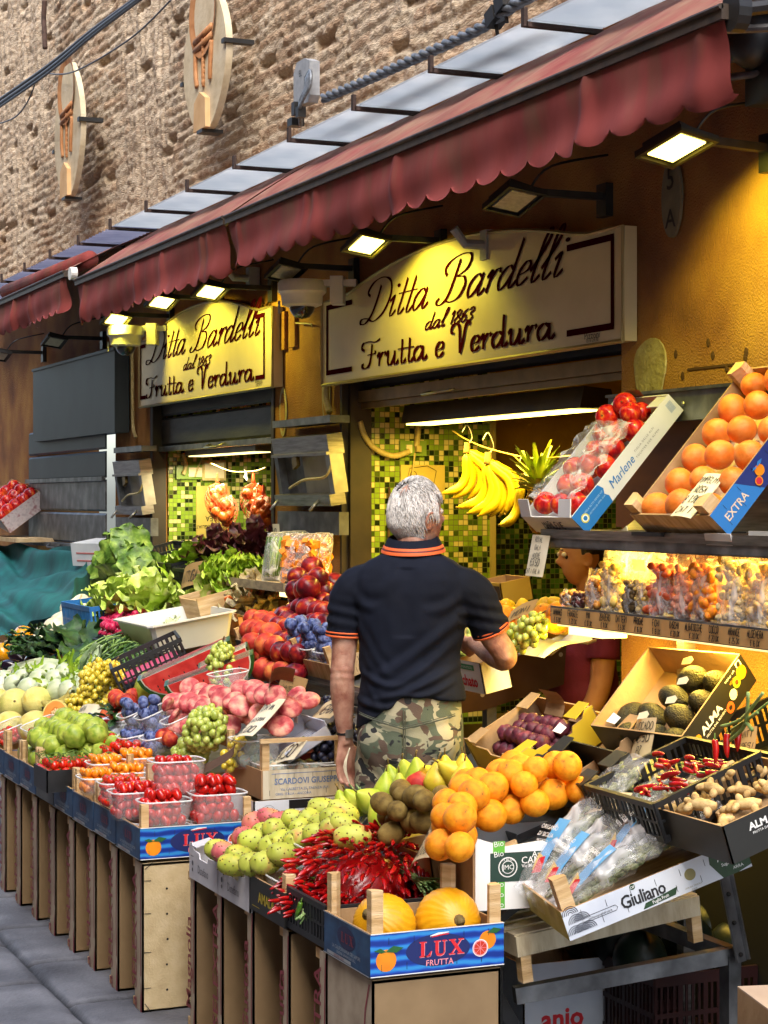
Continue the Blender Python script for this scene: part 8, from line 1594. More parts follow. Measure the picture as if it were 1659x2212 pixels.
# red fruit box at far left
A=P(-35,1120,Y=3.2); B=P(22,1152,Y=3.2); T_=P(75,1075,Y=3.5)
M,L,W=frame(A,B,A+(T_-B)); carton(M,L,W,.13,'patterned pale box of dark red apples leaning at the left edge',mat('patterned_card',['#a8a0a8','#c4bcc0','#96707a'],rough=.6,scale=26,detail=1),M_kraft,notch=False,flaps=0)
for i in range(5):
    for j in range(3): fruit('apple',(L*(.2+.3*j),W*(.12+.19*i),.10),.065,None,'dark red apple in the patterned box at the left edge','apples at the left edge',M)
MB().box(-.6,.6,0,.4,-.03,0).out('wooden_plank',M_woodx,M=T(*P(0,1160,Y=3.15)),label='dark wooden plank under the patterned apple box',cat='plank')
# ================= floodlights, dome cameras =================
def flood(px,py,Y,lit,lb,yaw=0,k=1.,pitch=38,pw=16):
    g=P(px,py,Y=Y); s=empty('floodlight',T(*g)@RZ(yaw),lb,'floodlight'); A=RX(-8)@RY(-15)  # lamp face looks down and back toward the wall
    w,h=.10*k,.072*k
    MB().prism([(-w,-h),(w,-h),(w,h),(-w,h)],0,.012,0,A).prism([(-w*.8,-h*.8),(w*.8,-h*.8),(w*.6,h*.7),(-w*.6,h*.7)],.012,.035,0,A).out('housing',M_blk,s)
    MB().box(-w,w,-h,-h*.86,-.010,0,0,A).box(-w,w,h*.86,h,-.010,0,0,A).box(-w,-w*.88,-h*.86,h*.86,-.010,0,0,A).box(w*.88,w,-h*.86,h*.86,-.010,0,0,A).out('bezel',mat('bezel_lit',['#2a2614','#3a3418'],rough=.4,scale=9) if lit else M_blk,s)  # bezels of lit lamps tinted yellow, the lamp glow painted on
    MB().box(-w*.7,w*.7,-h*.66,h*.66,-.006,-.001,0,A).out('panel',M_emy if lit else M_led,s)
    MB().box(-.015,.015,-.0,YF-Y-.02,.02,.045).box(-.035,.035,YF-Y-.03,YF-Y,-.04,.08).out('arm',M_blk,s); q=MB(); q.tube(cr([(.02,.05,.04),(.05,.12,.12),(.03,YF-Y-.02,.18)],5),.005,5); q.out('cable',M_blk,s,True)
    if lit:
        l=bpy.data.lights.new('floodlight_beam','SPOT'); l.energy=pw; l.color=(1,.86,.08); l.spot_size=R(135); l.spot_blend=.35; l.shadow_soft_size=.04
        o=bpy.data.objects.new('floodlight_beam',l); COL.objects.link(o); o.parent=s; l.energy=pw*(12 if pw<17 and px>1400 else .40); d=Vector((.25 if px>1400 else 0,.62,-.78)); o.location=A@Vector((0,-.10 if px>1400 else 0,-.08 if px>1400 else -.03)); o.rotation_euler=d.to_track_quat('-Z','Y').to_euler()
    return s
flood(1462,318,3.10,True,'lit yellow floodlight nearest the camera, above the house number',10,1.05,30,34)
flood(1112,432,3.12,False,'switched-off black floodlight above the middle of the large sign',0,1.05)
flood(792,528,3.14,True,'lit floodlight at the upper left curve of the large sign',0,1.05,36,22)
flood(618,588,3.14,False,'switched-off black floodlight above the large dome camera')
flood(455,630,3.14,True,'lit floodlight above the top of the small sign',0,1.05,36,18)
flood(350,652,3.14,True,'lit floodlight above the left of the small sign',0,1.05,36,16)
flood(252,690,3.14,True,'lit floodlight above the small dome camera at left',0,1.05,30,26)
flood(118,738,3.14,False,'switched-off black floodlight above the slate panel')
flood(0,768,3.14,False,'switched-off black floodlight at the left edge')
def dome(px,py,k,lb):
    g=P(px,py,Y=3.22); s=empty('dome_camera',T(*g)@S(k),lb,'camera')
    MB().lathe([(.001,.085),(.105,.085),(.115,.07),(.115,.03),(.10,.015),(.095,-.03),(.07,-.04),(.001,-.04)],24).out('housing',M_white,s,True,auto=40); MB().ball((0,0,-.035),.062,0,18,10).out('glass_dome',mat('dome_black','#08080a',rough=.05,coat=1),s,True)
    MB().box(.02,.26,-.03,.03,.055,.085,0,RZ(60)).box(.14,.20,-.05,.05,-.03,.10,0,RZ(60)).out('bracket',M_white,s); MB().tube([(-.04,-.10,-.01),(-.04,-.10,-.07)],.006,5).out('stub',M_grey,s)
dome(653,645,1.0,'white dome camera between the two shop signs'); dome(272,735,1.0,'white dome camera left of the small sign')
for i,(x,y,Y_) in enumerate(((505,608,3.3),(990,0,3.3),(1005,535,3.3))):
    if i!=1: g=P(x,y-8,Y=3.35); MB().tube([(0,-.05,.06),(0,0,0),(0,.12,0)],.02,8).box(-.03,.03,.08,.14,-.06,.06).out('arm_bracket',M_grey,M=T(*g),label='grey wall bracket under the awning '+('gap above the small sign' if i==0 else 'above the large sign'),cat='bracket')
def area(p,d,sx,sy,e,c):
    l=bpy.data.lights.new('lamp_light','AREA'); l.shape='RECTANGLE'; l.size=sx; l.size_y=sy; l.energy=e; l.color=c; o=bpy.data.objects.new('lamp_light',l); COL.objects.link(o); o.location=p; o.rotation_euler=Vector(d).to_track_quat('-Z','X').to_euler(); return o
WARM=(1,.66,.10)
area((P(1060,900,Y=3.74).x,3.74,P(1060,900,Y=3.74).z-.03),(0,.1,-1),.12,1.6,13,WARM)
area((P(480,990,Y=3.7).x,3.70,P(480,990,Y=3.7).z-.03),(0,.1,-1),.1,1.2,9,(1,.85,.45))
area((sh.location.x+1.0,YS+.10,zs-.066),(0,.25,-1),.06,1.9,6.5,WARM)
area((a.x if 0 else P(1400,1380,Y=3.1).x,3.1,zl-.06),(0,.2,-1),.05,1.4,12,WARM)
area((P(640,1300,Y=3.15).x,3.15,zt2-.04),(0,0,-1),.05,.15,1.5,WARM)
# ================= people =================
M_skin=mat('skin_weathered',['#8e5646','#b0806a','#c49a84'],rough=.5,scale=22,detail=6,bump=.2,bscale=180,sss=.08); M_skin2=mat('skin_olive',['#a87048','#bf8a5c'],rough=.5,scale=12,sss=.08)
def evalmesh(mb,name,mats,vox,smooth=6,fn=None,parent=None):
    o=mb.out('tmp',mats); m=o.modifiers.new('r','REMESH'); m.mode='VOXEL'; m.voxel_size=vox; m.use_smooth_shade=True
    s_=o.modifiers.new('s','SMOOTH'); s_.iterations=smooth; s_.factor=.5
    dg=bpy.context.evaluated_depsgraph_get(); me=bpy.data.meshes.new_from_object(o.evaluated_get(dg)); bpy.data.objects.remove(o)
    if fn:
        co=[v.co.copy() for v in me.vertices]; nn=[v.normal.copy() for v in me.vertices]
        for v,c,n in zip(me.vertices,co,nn): v.co=c+n*fn(c,n)
    me.materials.clear(); 
    for q in (mats if isinstance(mats,list) else [mats]): me.materials.append(q)
    me.polygons.foreach_set('use_smooth',[True]*len(me.polygons)); me.update(); me.name=name
    x=bpy.data.objects.new(name,me); COL.objects.link(x); x.parent=parent; return x
def limb(q,pts,n=14,up=(0,1,0)):
    """pts: (x,y,z,rx[,flat])"""
    c=[Vector(p[:3]) for p in pts]; q.tube(cr([(p[0],p[1],p[2]) for p in pts],4),[v.x for v in cr([(p[3],0,0) for p in pts],4)],n,0,True,None,pts[0][4] if len(pts[0])>4 else 1.,up)
def headshape(q,C,yaw,pitch=0,k=1.,fem=False):
    H=T(*C)@RZ(yaw)@RX(pitch)@S(k)
    def f(u,v):
        th=u*2*math.pi; ph=v*math.pi; x=math.sin(ph)*math.sin(th); y=math.sin(ph)*math.cos(th); z=math.cos(ph)
        X=x*.076; Y=y*(.096 if y<0 else .088); Z=z*.118
        if Z<-.02: t=min(1,(-.02-Z)/.1); X*=1-.28*t; Y=Y*(1-.30*t)+.028*t          # jaw narrows and sits forward
        if y>0:
            fr=y**2; Y+=fr*(.030*math.exp(-((x)/.16)**2-((z+.12)/.17)**2)              # nose
              +.010*math.exp(-(x/.5)**2-((z-.22)/.12)**2) -.012*math.exp(-((abs(x)-.42)/.2)**2-((z-.06)/.13)**2)
              +.012*math.exp(-(x/.3)**2-((z+.50)/.07)**2)+.010*math.exp(-(x/.32)**2-((z+.62)/.06)**2)-.006*math.exp(-(x/.4)**2-((z+.56)/.03)**2)+.016*math.exp(-(x/.32)**2-((z+.88)/.14)**2))
        return (X,Y,Z)
    q.grid(f,72,54,0,H)
    for sx in (-1,1):
        E=H@T(sx*.074,-.008,-.012)@RY(sx*12)@RX(-12); rim=cr([(0,.012,-.030),(sx*.006,-.004,-.024),(sx*.014,-.016,.0),(sx*.014,-.012,.024),(sx*.008,.004,.032),(sx*.004,.014,.020)],5)
        q.tube(rim,.0055,7,0,True,E); q.ball((sx*.003,.0,.0),.018,0,10,6,(.35,.9,1.4),E); q.ball((sx*.006,.008,-.024),.0085,0,8,5,(.7,1,1.1),E)
    return H
def hand_(q,W,d,side,curl=.5,k=1.,nrm=(0,1,0)):
    """palm from wrist W along d; side = vector to the thumb"""
    d=Vector(d).normalized(); s_=Vector(side); s_=(s_-d*s_.dot(d)).normalized(); n=d.cross(s_); W=Vector(W)
    q.loft([[W+d*t*k+s_*(a*w*k)+n*(b*h*k) for a,b in [(math.cos(i*.6283),math.sin(i*.6283)) for i in range(10)]] for t,w,h in ((-.01,.024,.019),(.02,.032,.017),(.06,.040,.016),(.09,.039,.013),(.097,.03,.008))])
    for i,L in enumerate((.068,.078,.073,.058)):
        b=W+d*.088*k+s_*(.029-.0195*i)*k; c=curl*(1+.12*i); p=[b]; a=0
        for j,f_ in enumerate((.45,.32,.23)): a+=c*(.5+.5*j); p.append(p[-1]+(d*math.cos(a)+n*math.sin(a))*L*f_*k)
        q.tube(cr(p,4),[.0098*k*(1-.035*t) for t in range(13)],8)
        q.ball(tuple(p[-1]),.0062*k,0,8,5)
    b=W+d*.028*k+s_*.026*k; q.tube(cr([b,b+s_*.022*k+d*.022*k+n*.006,b+s_*.030*k+d*.05*k+n*.014,b+s_*.027*k+d*.072*k+n*.020],4),[.0135*k*(1-.03*t) for t in range(13)],8)
ANG=R(57); MM=T(-5.905,2.60,0)@RZ(57)@S(.965,1,.995)
man=empty('person',MM,'grey-haired man seen from behind in dark polo with orange trim and camouflage trousers','person')
b=MB()
limb(b,[(-.18,0,1.46,.058),(-.222,-.005,1.32,.05),(-.234,-.01,1.20,.043),(-.238,-.012,1.145,.042),(-.240,.0,1.08,.043),(-.238,.012,1.0,.035),(-.234,.02,.93,.026),(-.234,.022,.905,.026)])
b.ball((-.240,-.032,1.15),.02,0,10,6,(1,.6,1.3))
hand_(b,(-.234,.024,.915),(.02,.06,-1),(.75,.65,0),.42,1.08)
limb(b,[(.18,0,1.46,.058),(.225,.03,1.36,.052),(.27,.05,1.28,.046),(.312,.075,1.215,.043),(.305,.12,1.19,.042),(.25,.20,1.20,.037),(.19,.29,1.225,.029),(.175,.31,1.23,.026)])
b.ball((.322,.055,1.205),.024,0,10,6)
hand_(b,(.175,.31,1.23),(-.5,.8,-.3),(-.6,-.2,.6),.5,1.05)
b.loft([[(.055*math.cos(a),.062*math.sin(a)-.0+.0,z) for a in [i*.3927 for i in range(16)]] for z in (1.42,1.5,1.56)]); limb(b,[(0,-.0,1.50,.062),(.004,.006,1.56,.058),(.012,.016,1.62,.056),(.014,.02,1.66,.05)])
b.ball((0,0,1.3),.1,0,14,10,(1.3,.8,1.6))
HM=headshape(b,(.018,.03,1.668),-47,4,1.0)
def skinw(c,n):
    d=0
    if c.x<-.15 and 1.09<c.z<1.19 and c.y<0:
        for zz,a in ((1.160,.001),(1.148,-.0012),(1.136,.001),(1.124,-.0006)): d+=a*math.exp(-((c.z-zz+.6*(c.x+.24)**2*4)/.006)**2)
    if c.z>1.5 and c.z<1.62 and c.y<.02: d-=.0018*math.exp(-((c.z-1.585)/.004)**2)
    return d+.0008*noise.noise(c*40)
evalmesh(b,'body',M_skin,.0052,4,skinw,man)
q=MB()
for sx in (-1,1): q.ball((sx*.031,.074,.014),.0115,0,12,8)
q.out('eye',I('eye_white','#c8c0b8'),man,True,M=HM)
# white hair
M_hair=mat('hair_white',['#9a9690','#ccc8c2','#e4e0da'],rough=.6,scale=40,detail=3,stretch=(1,1,.4)); q=MB(); rr=random.Random(12)
def hs(x,y,z,k=1.): 
    ph=math.acos(max(-1,min(1,z))); X=x*.076*k; Y=y*(.096 if y<0 else .088)*k; Z=z*.118*k
    if Z<-.02: t=min(1,(-.02-Z)/.1); X*=1-.28*t; Y=Y*(1-.30*t)+.028*t
    return Vector((X,Y,Z))
def hairline(x,y,z): # where hair grows
    if z<-.46: return False
    if y>.30 and z<.62: return False
    if y>-.30 and z<.16 and abs(x)>.45: return False
    if z<-.2 and y>-.35: return False
    return True
whorl=Vector((.1,-.55,.82)).normalized(); n=0
while n<2600:
    z=rr.uniform(-.75,1); a=rr.uniform(0,6.283); s_=math.sqrt(1-z*z); v=Vector((s_*math.cos(a),s_*math.sin(a),z))
    if not hairline(*v): continue
    thin=max(0,1-(v-whorl).length/.42)
    if rr.random()<thin*.95: n+=1; continue
    n+=1; d=(v-whorl); d=(d-v*d.dot(v)); d=d.normalized() if d.length>.05 else Vector((0,0,-1)); d=(d*.6+Vector((0,-.05,-.75))*(1.1-max(0,v.z))); d=(d-v*d.dot(v)).normalized()+Vector([rr.uniform(-.28,.28) for _ in range(3)])
    L_=rr.uniform(.20,.42)*(1 if v.z>-.3 else .6); pts=[]
    for t in (0,.35,.7,1): u=(v+d*L_*t).normalized(); lift=.004+.011*math.sin(math.pi*min(1,t*.75+.12))+.003*rr.random(); pts.append(hs(*u)*(1+lift/.09))
    q.tube(pts,[.0012,.0019,.0016,.0004],3,0,False)
q.out('hair',M_hair,man,True,M=HM); 
q=MB()
def cap(u,v):
    z=1-v*1.62; a=u*6.283; s_=math.sqrt(max(0,1-z*z)); x,y=s_*math.cos(a),s_*math.sin(a); k=1.0; w=(Vector((x,y,z))-whorl).length; ok=hairline(x,y,z) and w>.26; th=.035*min(1,max(0,(w-.12)/.35))
    return tuple(hs(x,y,z)*((1+.012+th+.012*noise.noise(Vector((x*9,y*9,z*5)))) if ok else .96))
q.grid(cap,60,44); q.out('hair_base',mat('hair_under',['#a8a49e','#ccc8c0'],rough=.7,scale=60,stretch=(1,1,.3),bump=.6,bscale=90),man,True,M=HM)
# polo shirt
q=MB(); rg=[]
def lift(x): return .055*math.exp(-((x-.03)/.10)**2)+.03*max(0,x/.2)-.075*max(0,-x/.2)
for z,cx,rx,ry,fz in ((1.00,.0,.192,.142,1),(1.03,.0,.189,.140,1),(1.08,-.002,.182,.134,.9),(1.14,-.004,.173,.128,.6),(1.2,-.004,.173,.127,.3),(1.28,0,.186,.130,.1),(1.36,.0,.203,.132,0),(1.42,0,.214,.130,0),(1.465,0,.214,.120,0),(1.497,0,.190,.108,0),(1.525,0,.150,.094,0),(1.548,.002,.098,.078,0),(1.565,.004,.070,.064,0)):
    rg.append([(cx+rx*(abs(math.cos(a))**.85)*(1 if math.cos(a)>0 else -1),(ry*.95)*math.sin(a)+.01*(z-1.2),z+fz*(lift(rx*math.cos(a))+.028)) for a in [i*math.pi/16 for i in range(32)]])
q.loft(rg)
limb(q,[(-.12,0,1.455,.066),(-.180,0,1.435,.073),(-.215,0,1.39,.071),(-.226,0,1.33,.067),(-.232,0,1.272,.066)])
limb(q,[(.12,0,1.455,.066),(.180,.005,1.432,.073),(.222,.02,1.40,.072),(.247,.04,1.345,.068),(.268,.062,1.292,.068)])
FO=[((.20,1.36),(-.14,1.12),.007,.016),((.17,1.27),(-.10,1.08),.006,.014),((-.18,1.33),(-.05,1.14),.005,.014),((.17,1.18),(-.16,1.055),.007,.012),((.16,1.13),(-.02,1.085),.006,.010),((-.17,1.16),(.02,1.12),.005,.011),((-.18,1.20),(-.08,1.03),.006,.012),((.19,1.42),(.06,1.36),.005,.016),((-.19,1.42),(-.09,1.37),.005,.016),((-.02,1.50),(-.12,1.42),.003,.02),((-.19,1.07),(.0,1.06),.006,.010)]
def shw(c,n):
    d=.0022*noise.noise(c*9)+.0012*noise.noise(c*24)
    if c.y<.06:
        for (x0,z0),(x1,z1),a,w in FO:
            P0=Vector((x0,z0)); D=Vector((x1,z1))-P0; p=Vector((c.x,c.z))-P0; t=max(0,min(1,p.dot(D)/D.length_squared)); bow=math.sin(math.pi*t)*.02; e=(p-D*t); e.y+=bow; d+=a*math.exp(-(e.length/w)**2)*math.sin(math.pi*min(1,t*.9+.1))-a*.6*math.exp(-((e.length-w*1.7)/w)**2)*math.sin(math.pi*t)
    if abs(c.x)>.17 and c.z<1.42:
        d+=.0025*math.sin(c.z*150+c.x*30)*math.exp(-((c.z-1.34)/.05)**2)
    if c.y<-.03 and 1.28<c.z<1.5: d-=.004*math.exp(-(c.x/.03)**2)
    return d*1.6
M_polo=mat('polo_navy',['#0a0d16','#0e1320','#131929'],rough=.85,scale=3,detail=6,bump=.12,bscale=320,spec=.2); evalmesh(q,'polo_shirt',M_polo,.0062,4,shw,man)
M_otr=I('trim_orange','#e0622c',.7); 
def band(C,ax,r,w,m,nm,off=0):
    q=MB(); ax=Vector(ax).normalized(); Q=ax.to_track_quat('Z','Y').to_matrix().to_4x4(); Q.translation=Vector(C)+ax*off; q.lathe([(r-.006,0),(r,.0005),(r+.0006,w*.5),(r,w-.0005),(r-.006,w)],30,0,Q); return q.out(nm,m,man,True)
for C,ax,r in (((-.2325,0,1.266),(.06,0,1),.0665),((.270,.064,1.286),(-.38,-.32,1),.0685)):
    for k,(o,w,m) in enumerate(((.000,.0075,M_otr),(.0078,.0045,M_polo),(.0125,.0065,M_otr))): band(C,ax,r,w,m,'sleeve_trim',o)
q=MB(); 
def colr(k,z0,z1,r0,r1,m,nm):
    q=MB(); f=lambda z,r:[((r+.012)*math.cos(a)+.006,r*math.sin(a)+.012,z+.014*math.sin(a)-.006) for a in [i*math.pi/16 for i in range(33)]]
    q.loft([f(z0,r0),f((z0+z1)/2,(r0+r1)/2+.001),f(z1,r1)],0,None,False); q.loft([f(z1,r1-.004),f(z0,r0-.004)],0,None,False); return q.out(nm,m,man,True)
colr(0,1.583,1.609,.088,.072,M_polo,'collar'); colr(1,1.575,1.5835,.0935,.0885,M_otr,'collar_trim'); colr(1,1.5695,1.5755,.0965,.0938,mat('trim_maroon','#5a1a18'),'collar_trim'); colr(1,1.560,1.570,.100,.097,M_otr,'collar_trim')
# camouflage trousers
def camo():
    m=bpy.data.materials.new('camouflage'); m.use_nodes=True; N=m.node_tree.nodes; L=m.node_tree.links; b_=N['Principled BSDF']; b_.inputs['Roughness'].default_value=.9; tc=N.new('ShaderNodeTexCoord'); cur=None
    base=hexc('#8d8b74')
    for i,(sc_,th,c,of) in enumerate(((9,.50,'#4d5646',3.1),(10,.555,'#54443a',7.7),(9,.60,'#a09a80',12.3),(13,.615,'#1c1e20',21.9))):
        mp=N.new('ShaderNodeMapping'); mp.inputs['Location'].default_value=(of,of*.7,of*.3); mp.inputs['Scale'].default_value=(1,1,1.5); L.new(tc.outputs['Object'],mp.inputs[0]); no=N.new('ShaderNodeTexNoise'); no.inputs['Scale'].default_value=sc_; no.inputs['Detail'].default_value=2.2; no.inputs['Distortion'].default_value=.9; L.new(mp.outputs[0],no.inputs[0])
        mr=N.new('ShaderNodeMapRange'); mr.inputs[1].default_value=th; mr.inputs[2].default_value=th+.012; L.new(no.outputs[0],mr.inputs[0]); mx=N.new('ShaderNodeMix'); mx.data_type='RGBA'; L.new(mr.outputs[0],mx.inputs[0])
        if cur is None: mx.inputs[6].default_value=base
        else: L.new(cur,mx.inputs[6])
        mx.inputs[7].default_value=hexc(c); cur=mx.outputs[2]
    L.new(cur,b_.inputs['Base Color']); n2=N.new('ShaderNodeTexNoise'); n2.inputs['Scale'].default_value=260; L.new(tc.outputs['Object'],n2.inputs[0]); bp=N.new('ShaderNodeBump'); bp.inputs['Strength'].default_value=.25; bp.inputs['Distance'].default_value=.004; L.new(n2.outputs[0],bp.inputs['Height']); L.new(bp.outputs[0],b_.inputs['Normal']); return m
M_camo=camo(); q=MB()
q.loft([[(cx+rx*math.cos(a),ry*math.sin(a)-yy,z) for a in [i*math.pi/14 for i in range(28)]] for z,cx,rx,ry,yy in ((1.13,0,.160,.118,0),(1.08,0,.170,.122,0),(1.0,0,.181,.130,.005),(.93,0,.186,.138,.012),(.87,0,.184,.135,.012),(.82,0,.176,.12,.005),(.79,0,.15,.1,0))])
for sx in (-1,1): limb(q,[(sx*.088,-.005,.93,.098),(sx*.096,-.002,.80,.100),(sx*.100,.0,.65,.092),(sx*.104,.005,.48,.080),(sx*.108,.0,.30,.072),(sx*.11,-.01,.10,.070),(sx*.11,-.01,.06,.068)],18)
for sx in (-1,1): q.ball((sx*.085,-.062,.925),.09,0,16,12,(1,.85,1.05))
def trw(c,n):
    d=.003*noise.noise(c*8)+.0015*noise.noise(c*22)
    if c.y<0: d-=.008*math.exp(-(c.x/.010)**2)*(1 if .80<c.z<1.0 else 0)
    for z0,a in ((.80,.005),(.775,-.004),(.745,.005),(.835,.003)): d+=a*math.exp(-((c.z-z0+.25*abs(c.x))/.010)**2)
    if c.y<0: d+=.003*math.sin(c.x*70+c.z*40)*math.exp(-((c.z-.86)/.04)**2)
    return d
evalmesh(q,'camouflage_trousers',M_camo,.0075,4,trw,man)
M_seam=mat('seam_olive',['#3e4238','#565a4c'],rough=.9,scale=60)
def onback(x,z,off=.004):
    ry=.138*math.sqrt(max(0,1-(x/.190)**2)); bl=-.062-.085*.9*math.sqrt(max(0,1-((abs(x)-.085)/.092)**2-((z-.925)/.098)**2)) if ((abs(x)-.085)/.092)**2+((z-.925)/.098)**2<1 else 9
    return (x,min(-ry-.010,bl)-off,z)
q=MB()
q.tube([onback(x,1.02-.04*(1-abs(x)/.17)) for x in [-.165+.0165*i for i in range(21)]],.0028,5); q.tube([onback(0,1.045-.011*i,.001) for i in range(20)],.0028,5); q.tube([onback(.006,1.045-.011*i,.001) for i in range(20)],.0015,4)
q.tube([onback(x,1.026-.04*(1-abs(x)/.17)) for x in [-.165+.0165*i for i in range(21)]],.0015,4); q.out('seam',M_seam,man,True)
for sx in (-1,1):
    q=MB(); q.loft([[(sx*.11+w*math.cos(a),y+l*math.sin(a),z) for a in [i*.3927 for i in range(16)]] for z,w,l,y in ((0,.046,.13,.035),(.03,.048,.13,.035),(.06,.042,.10,.01),(.11,.04,.055,-.02))]); q.out('shoe',M_blk,man,True)
band((-.2345,.021,.935),(0,0,1),.0295,.014,I('strap_black','#101010',.5),'watch_strap')
q=MB(); q.box(-.014,.014,-.006,.006,-.014,.014); q.out('watch_case',M_alu,man,M=T(-.216,.0,.942)@RZ(60))
q=MB(); [q.tube(cr([(-.205,-.05+.004*i,.90),(-.215-.004*i,-.06,.84),(-.205,-.05,.78),(-.19,-.05,.74)],4),.0016,4) for i in range(3)]; q.out('pocket_cord',M_cardw,man,True)
# ---- seller ----
SP=T(-6.56,3.70,0)@RZ(183); sel=empty('person',SP,'dark-haired seller in a maroon t-shirt, half hidden behind the shelves','person')
g=P(1266,1208,Y=3.70); SP=T(g.x,3.70,g.z-1.46)@RZ(170); sel.matrix_world=SP
b=MB(); HS=headshape(b,(0,.02,1.47),0,-4,.93)
limb(b,[(0,-.02,1.30,.05),(0,-.01,1.37,.048),(0,.0,1.42,.045)])
limb(b,[(-.15,-.02,1.22,.052),(-.175,-.01,1.10,.050),(-.18,.0,1.0,.044),(-.175,.02,.93,.042),(-.165,.06,.86,.036),(-.15,.10,.78,.027)]); hand_(b,(-.15,.105,.77),(.1,.4,-1),(.5,.5,0),.4,.95)
limb(b,[(.15,-.02,1.22,.052),(.175,-.01,1.10,.050),(.18,.0,1.0,.044),(.17,.05,.90,.040),(.13,.14,.86,.030)]); hand_(b,(.13,.15,.86),(-.2,1,-.3),(-.5,0,.5),.4,.95)
b.ball((0,0,1.1),.12,0,14,10,(1,.7,1.6)); evalmesh(b,'body',M_skin2,.0065,4,None,sel)
q=MB()
for sx in (-1,1): q.ball((sx*.031,.084,.016),.011,0,12,8)
q.out('eye',I('eye_white','#c8c0b8'),sel,True,M=HS)
q=MB(); [q.box(sx*.02-.0 if sx>0 else -.044,.044 if sx>0 else -.02,.090,.096,.034,.039) for sx in (-1,1)]; q.out('eyebrow',I('hair_black','#0c0908'),sel,M=HS)
q=MB(); q.grid(lambda u,v:tuple(hs(math.sqrt(max(0,1-(1-v*1.5)**2))*math.cos(u*6.283),math.sqrt(max(0,1-(1-v*1.5)**2))*math.sin(u*6.283),1-v*1.5)*((1.10+.03*noise.noise(Vector((u*20,v*5,0)))) if (math.sin(u*6.283)<.28 or v<.16) and not(abs(math.cos(u*6.283))>.8 and v>.62) else .95)),40,30); q.ball((0,-.10,.03),.05,0,14,10,(1,.9,1)); q.out('hair',mat('hair_black2',['#0c0908','#17110e'],rough=.45,scale=30,bump=.5,bscale=80),sel,True,M=HS)
q=MB(); q.loft([[(rx*math.cos(a),ry*math.sin(a)+y,z) for a in [i*math.pi/14 for i in range(28)]] for z,rx,ry,y in ((.80,.17,.13,-.01),(.9,.165,.13,0),(1.0,.16,.14,.02),(1.1,.17,.15,.035),(1.18,.175,.13,.02),(1.25,.15,.10,0),(1.29,.10,.08,-.01),(1.315,.065,.065,-.01))]); limb(q,[(-.12,-.02,1.24,.06),(-.16,-.015,1.18,.066),(-.178,-.01,1.08,.066)]); limb(q,[(.12,-.02,1.24,.06),(.16,-.015,1.18,.066),(.178,-.01,1.08,.066)]); q.ball((-.06,.12,1.12),.07,0,12,8); q.ball((.06,.12,1.12),.07,0,12,8)
evalmesh(q,'t_shirt',mat('tee_maroon',['#5a0e22','#741a32'],rough=.85,scale=6,bump=.15,bscale=200),.009,4,lambda c,n:.004*noise.noise(c*10)+.003*math.sin(c.z*60+c.x*30)*math.exp(-((c.z-.95)/.1)**2),sel)
q=MB(); q.loft([[(rx*math.cos(a),ry*math.sin(a),z) for a in [i*math.pi/12 for i in range(24)]] for z,rx,ry in ((.86,.165,.13),(.78,.18,.14),(.6,.17,.13),(.3,.15,.12),(.05,.15,.12))]); evalmesh(q,'trousers',mat('khaki',['#6d6040','#857650'],rough=.9,scale=10),.012,4,lambda c,n:.004*noise.noise(c*10),sel)
# ================= hand-written price cards =================
card((592,1511),(647,1527),(600,1451),(2.62,2.62,2.66),['SATURNINE','FAVOLOSE','*€4.50 KG'],'kraft card reading SATURNINE favolose, standing among the flat peaches',M_cardk)
card((1361,1640),(1403,1636),(1392,1555),(2.86,2.86,2.90),['AVOCADO','*€ 2,50','PZ'],'kraft card reading AVOCADO in front of the leaning carton',M_card)
card((1190,1745),(1228,1715),(1192,1665),(2.62,2.66,2.64),['KIWI','VERDE','*€4'],'narrow curled card reading KIWI VERDE behind the oranges',M_card)
card((1066,1718),(1111,1702),(1068,1700),(2.60,2.66,2.62),['WILLIAMS'],'small card reading WILLIAMS on the kiwi box',M_cardw)
card((884,1880),(940,1852),(918,1782),(2.20,2.20,2.32),['PICCANTI','CALABRESI','*€2.50','MAZZO'],'curled card reading PICCANTI CALABRESI beside the chilli mound',M_card,bend=.2)
card((800,1830),(850,1826),(797,1790),(2.36,2.36,2.38),['PIACIANTISSIMI','CALABRESI'],'card reading CALABRESI behind the crossed chilli stalks',M_card)
card((735,1812),(775,1790),(760,1768),(2.28,2.30,2.34),['*€5.00'],'small pale card with a price above the prickly pears',M_cardw)
card((1578,1688),(1618,1672),(1588,1600),(2.98,2.98,3.05),['PICCANTI','CALABRESI','1€ MAZZO','*3x€2.50'],'bright kraft card reading PICCANTI over the ginger at the right edge',M_cardk,bend=.3)
card((1530,1712),(1640,1702),(1545,1690),(2.90,2.90,2.97),['*€ 2,90'],'flat kraft card lying on the ginger',M_cardk)
card((1262,1760),(1342,1750),(1268,1728),(2.58,2.62,2.62),['NAVEL','*€ 2.80'],'torn kraft card lying on the oranges at right',M_card)
card((1135,1243),(1172,1247),(1150,1155),(2.98,2.98,3.01),['ROYAL','GALA','NUOVE','*€3,50','CAT I ITALIA'],'long card reading ROYAL GALA hanging from the left end of the steel shelf',M_cardw,bend=.05)
card((1448,1115),(1492,1120),(1502,1025),(2.96,2.96,3.08),['POMPELMI','ROSA','*€ 1.90','CAT I'],'pale card reading POMPELMI ROSA across the grapefruit',M_cardw,bend=.1)
card((495,1607),(545,1590),(520,1555),(2.18,2.22,2.3),['VITTORIA','DOLCISSIMA','*€ 5,00'],'curled card reading VITTORIA above the green grapes',M_cardw,bend=.2)
card((575,1668),(635,1640),(600,1632),(2.32,2.34,2.38),['*€ 4.50'],'folded pale card lying on the speckled plums',M_cardw,bend=.1)
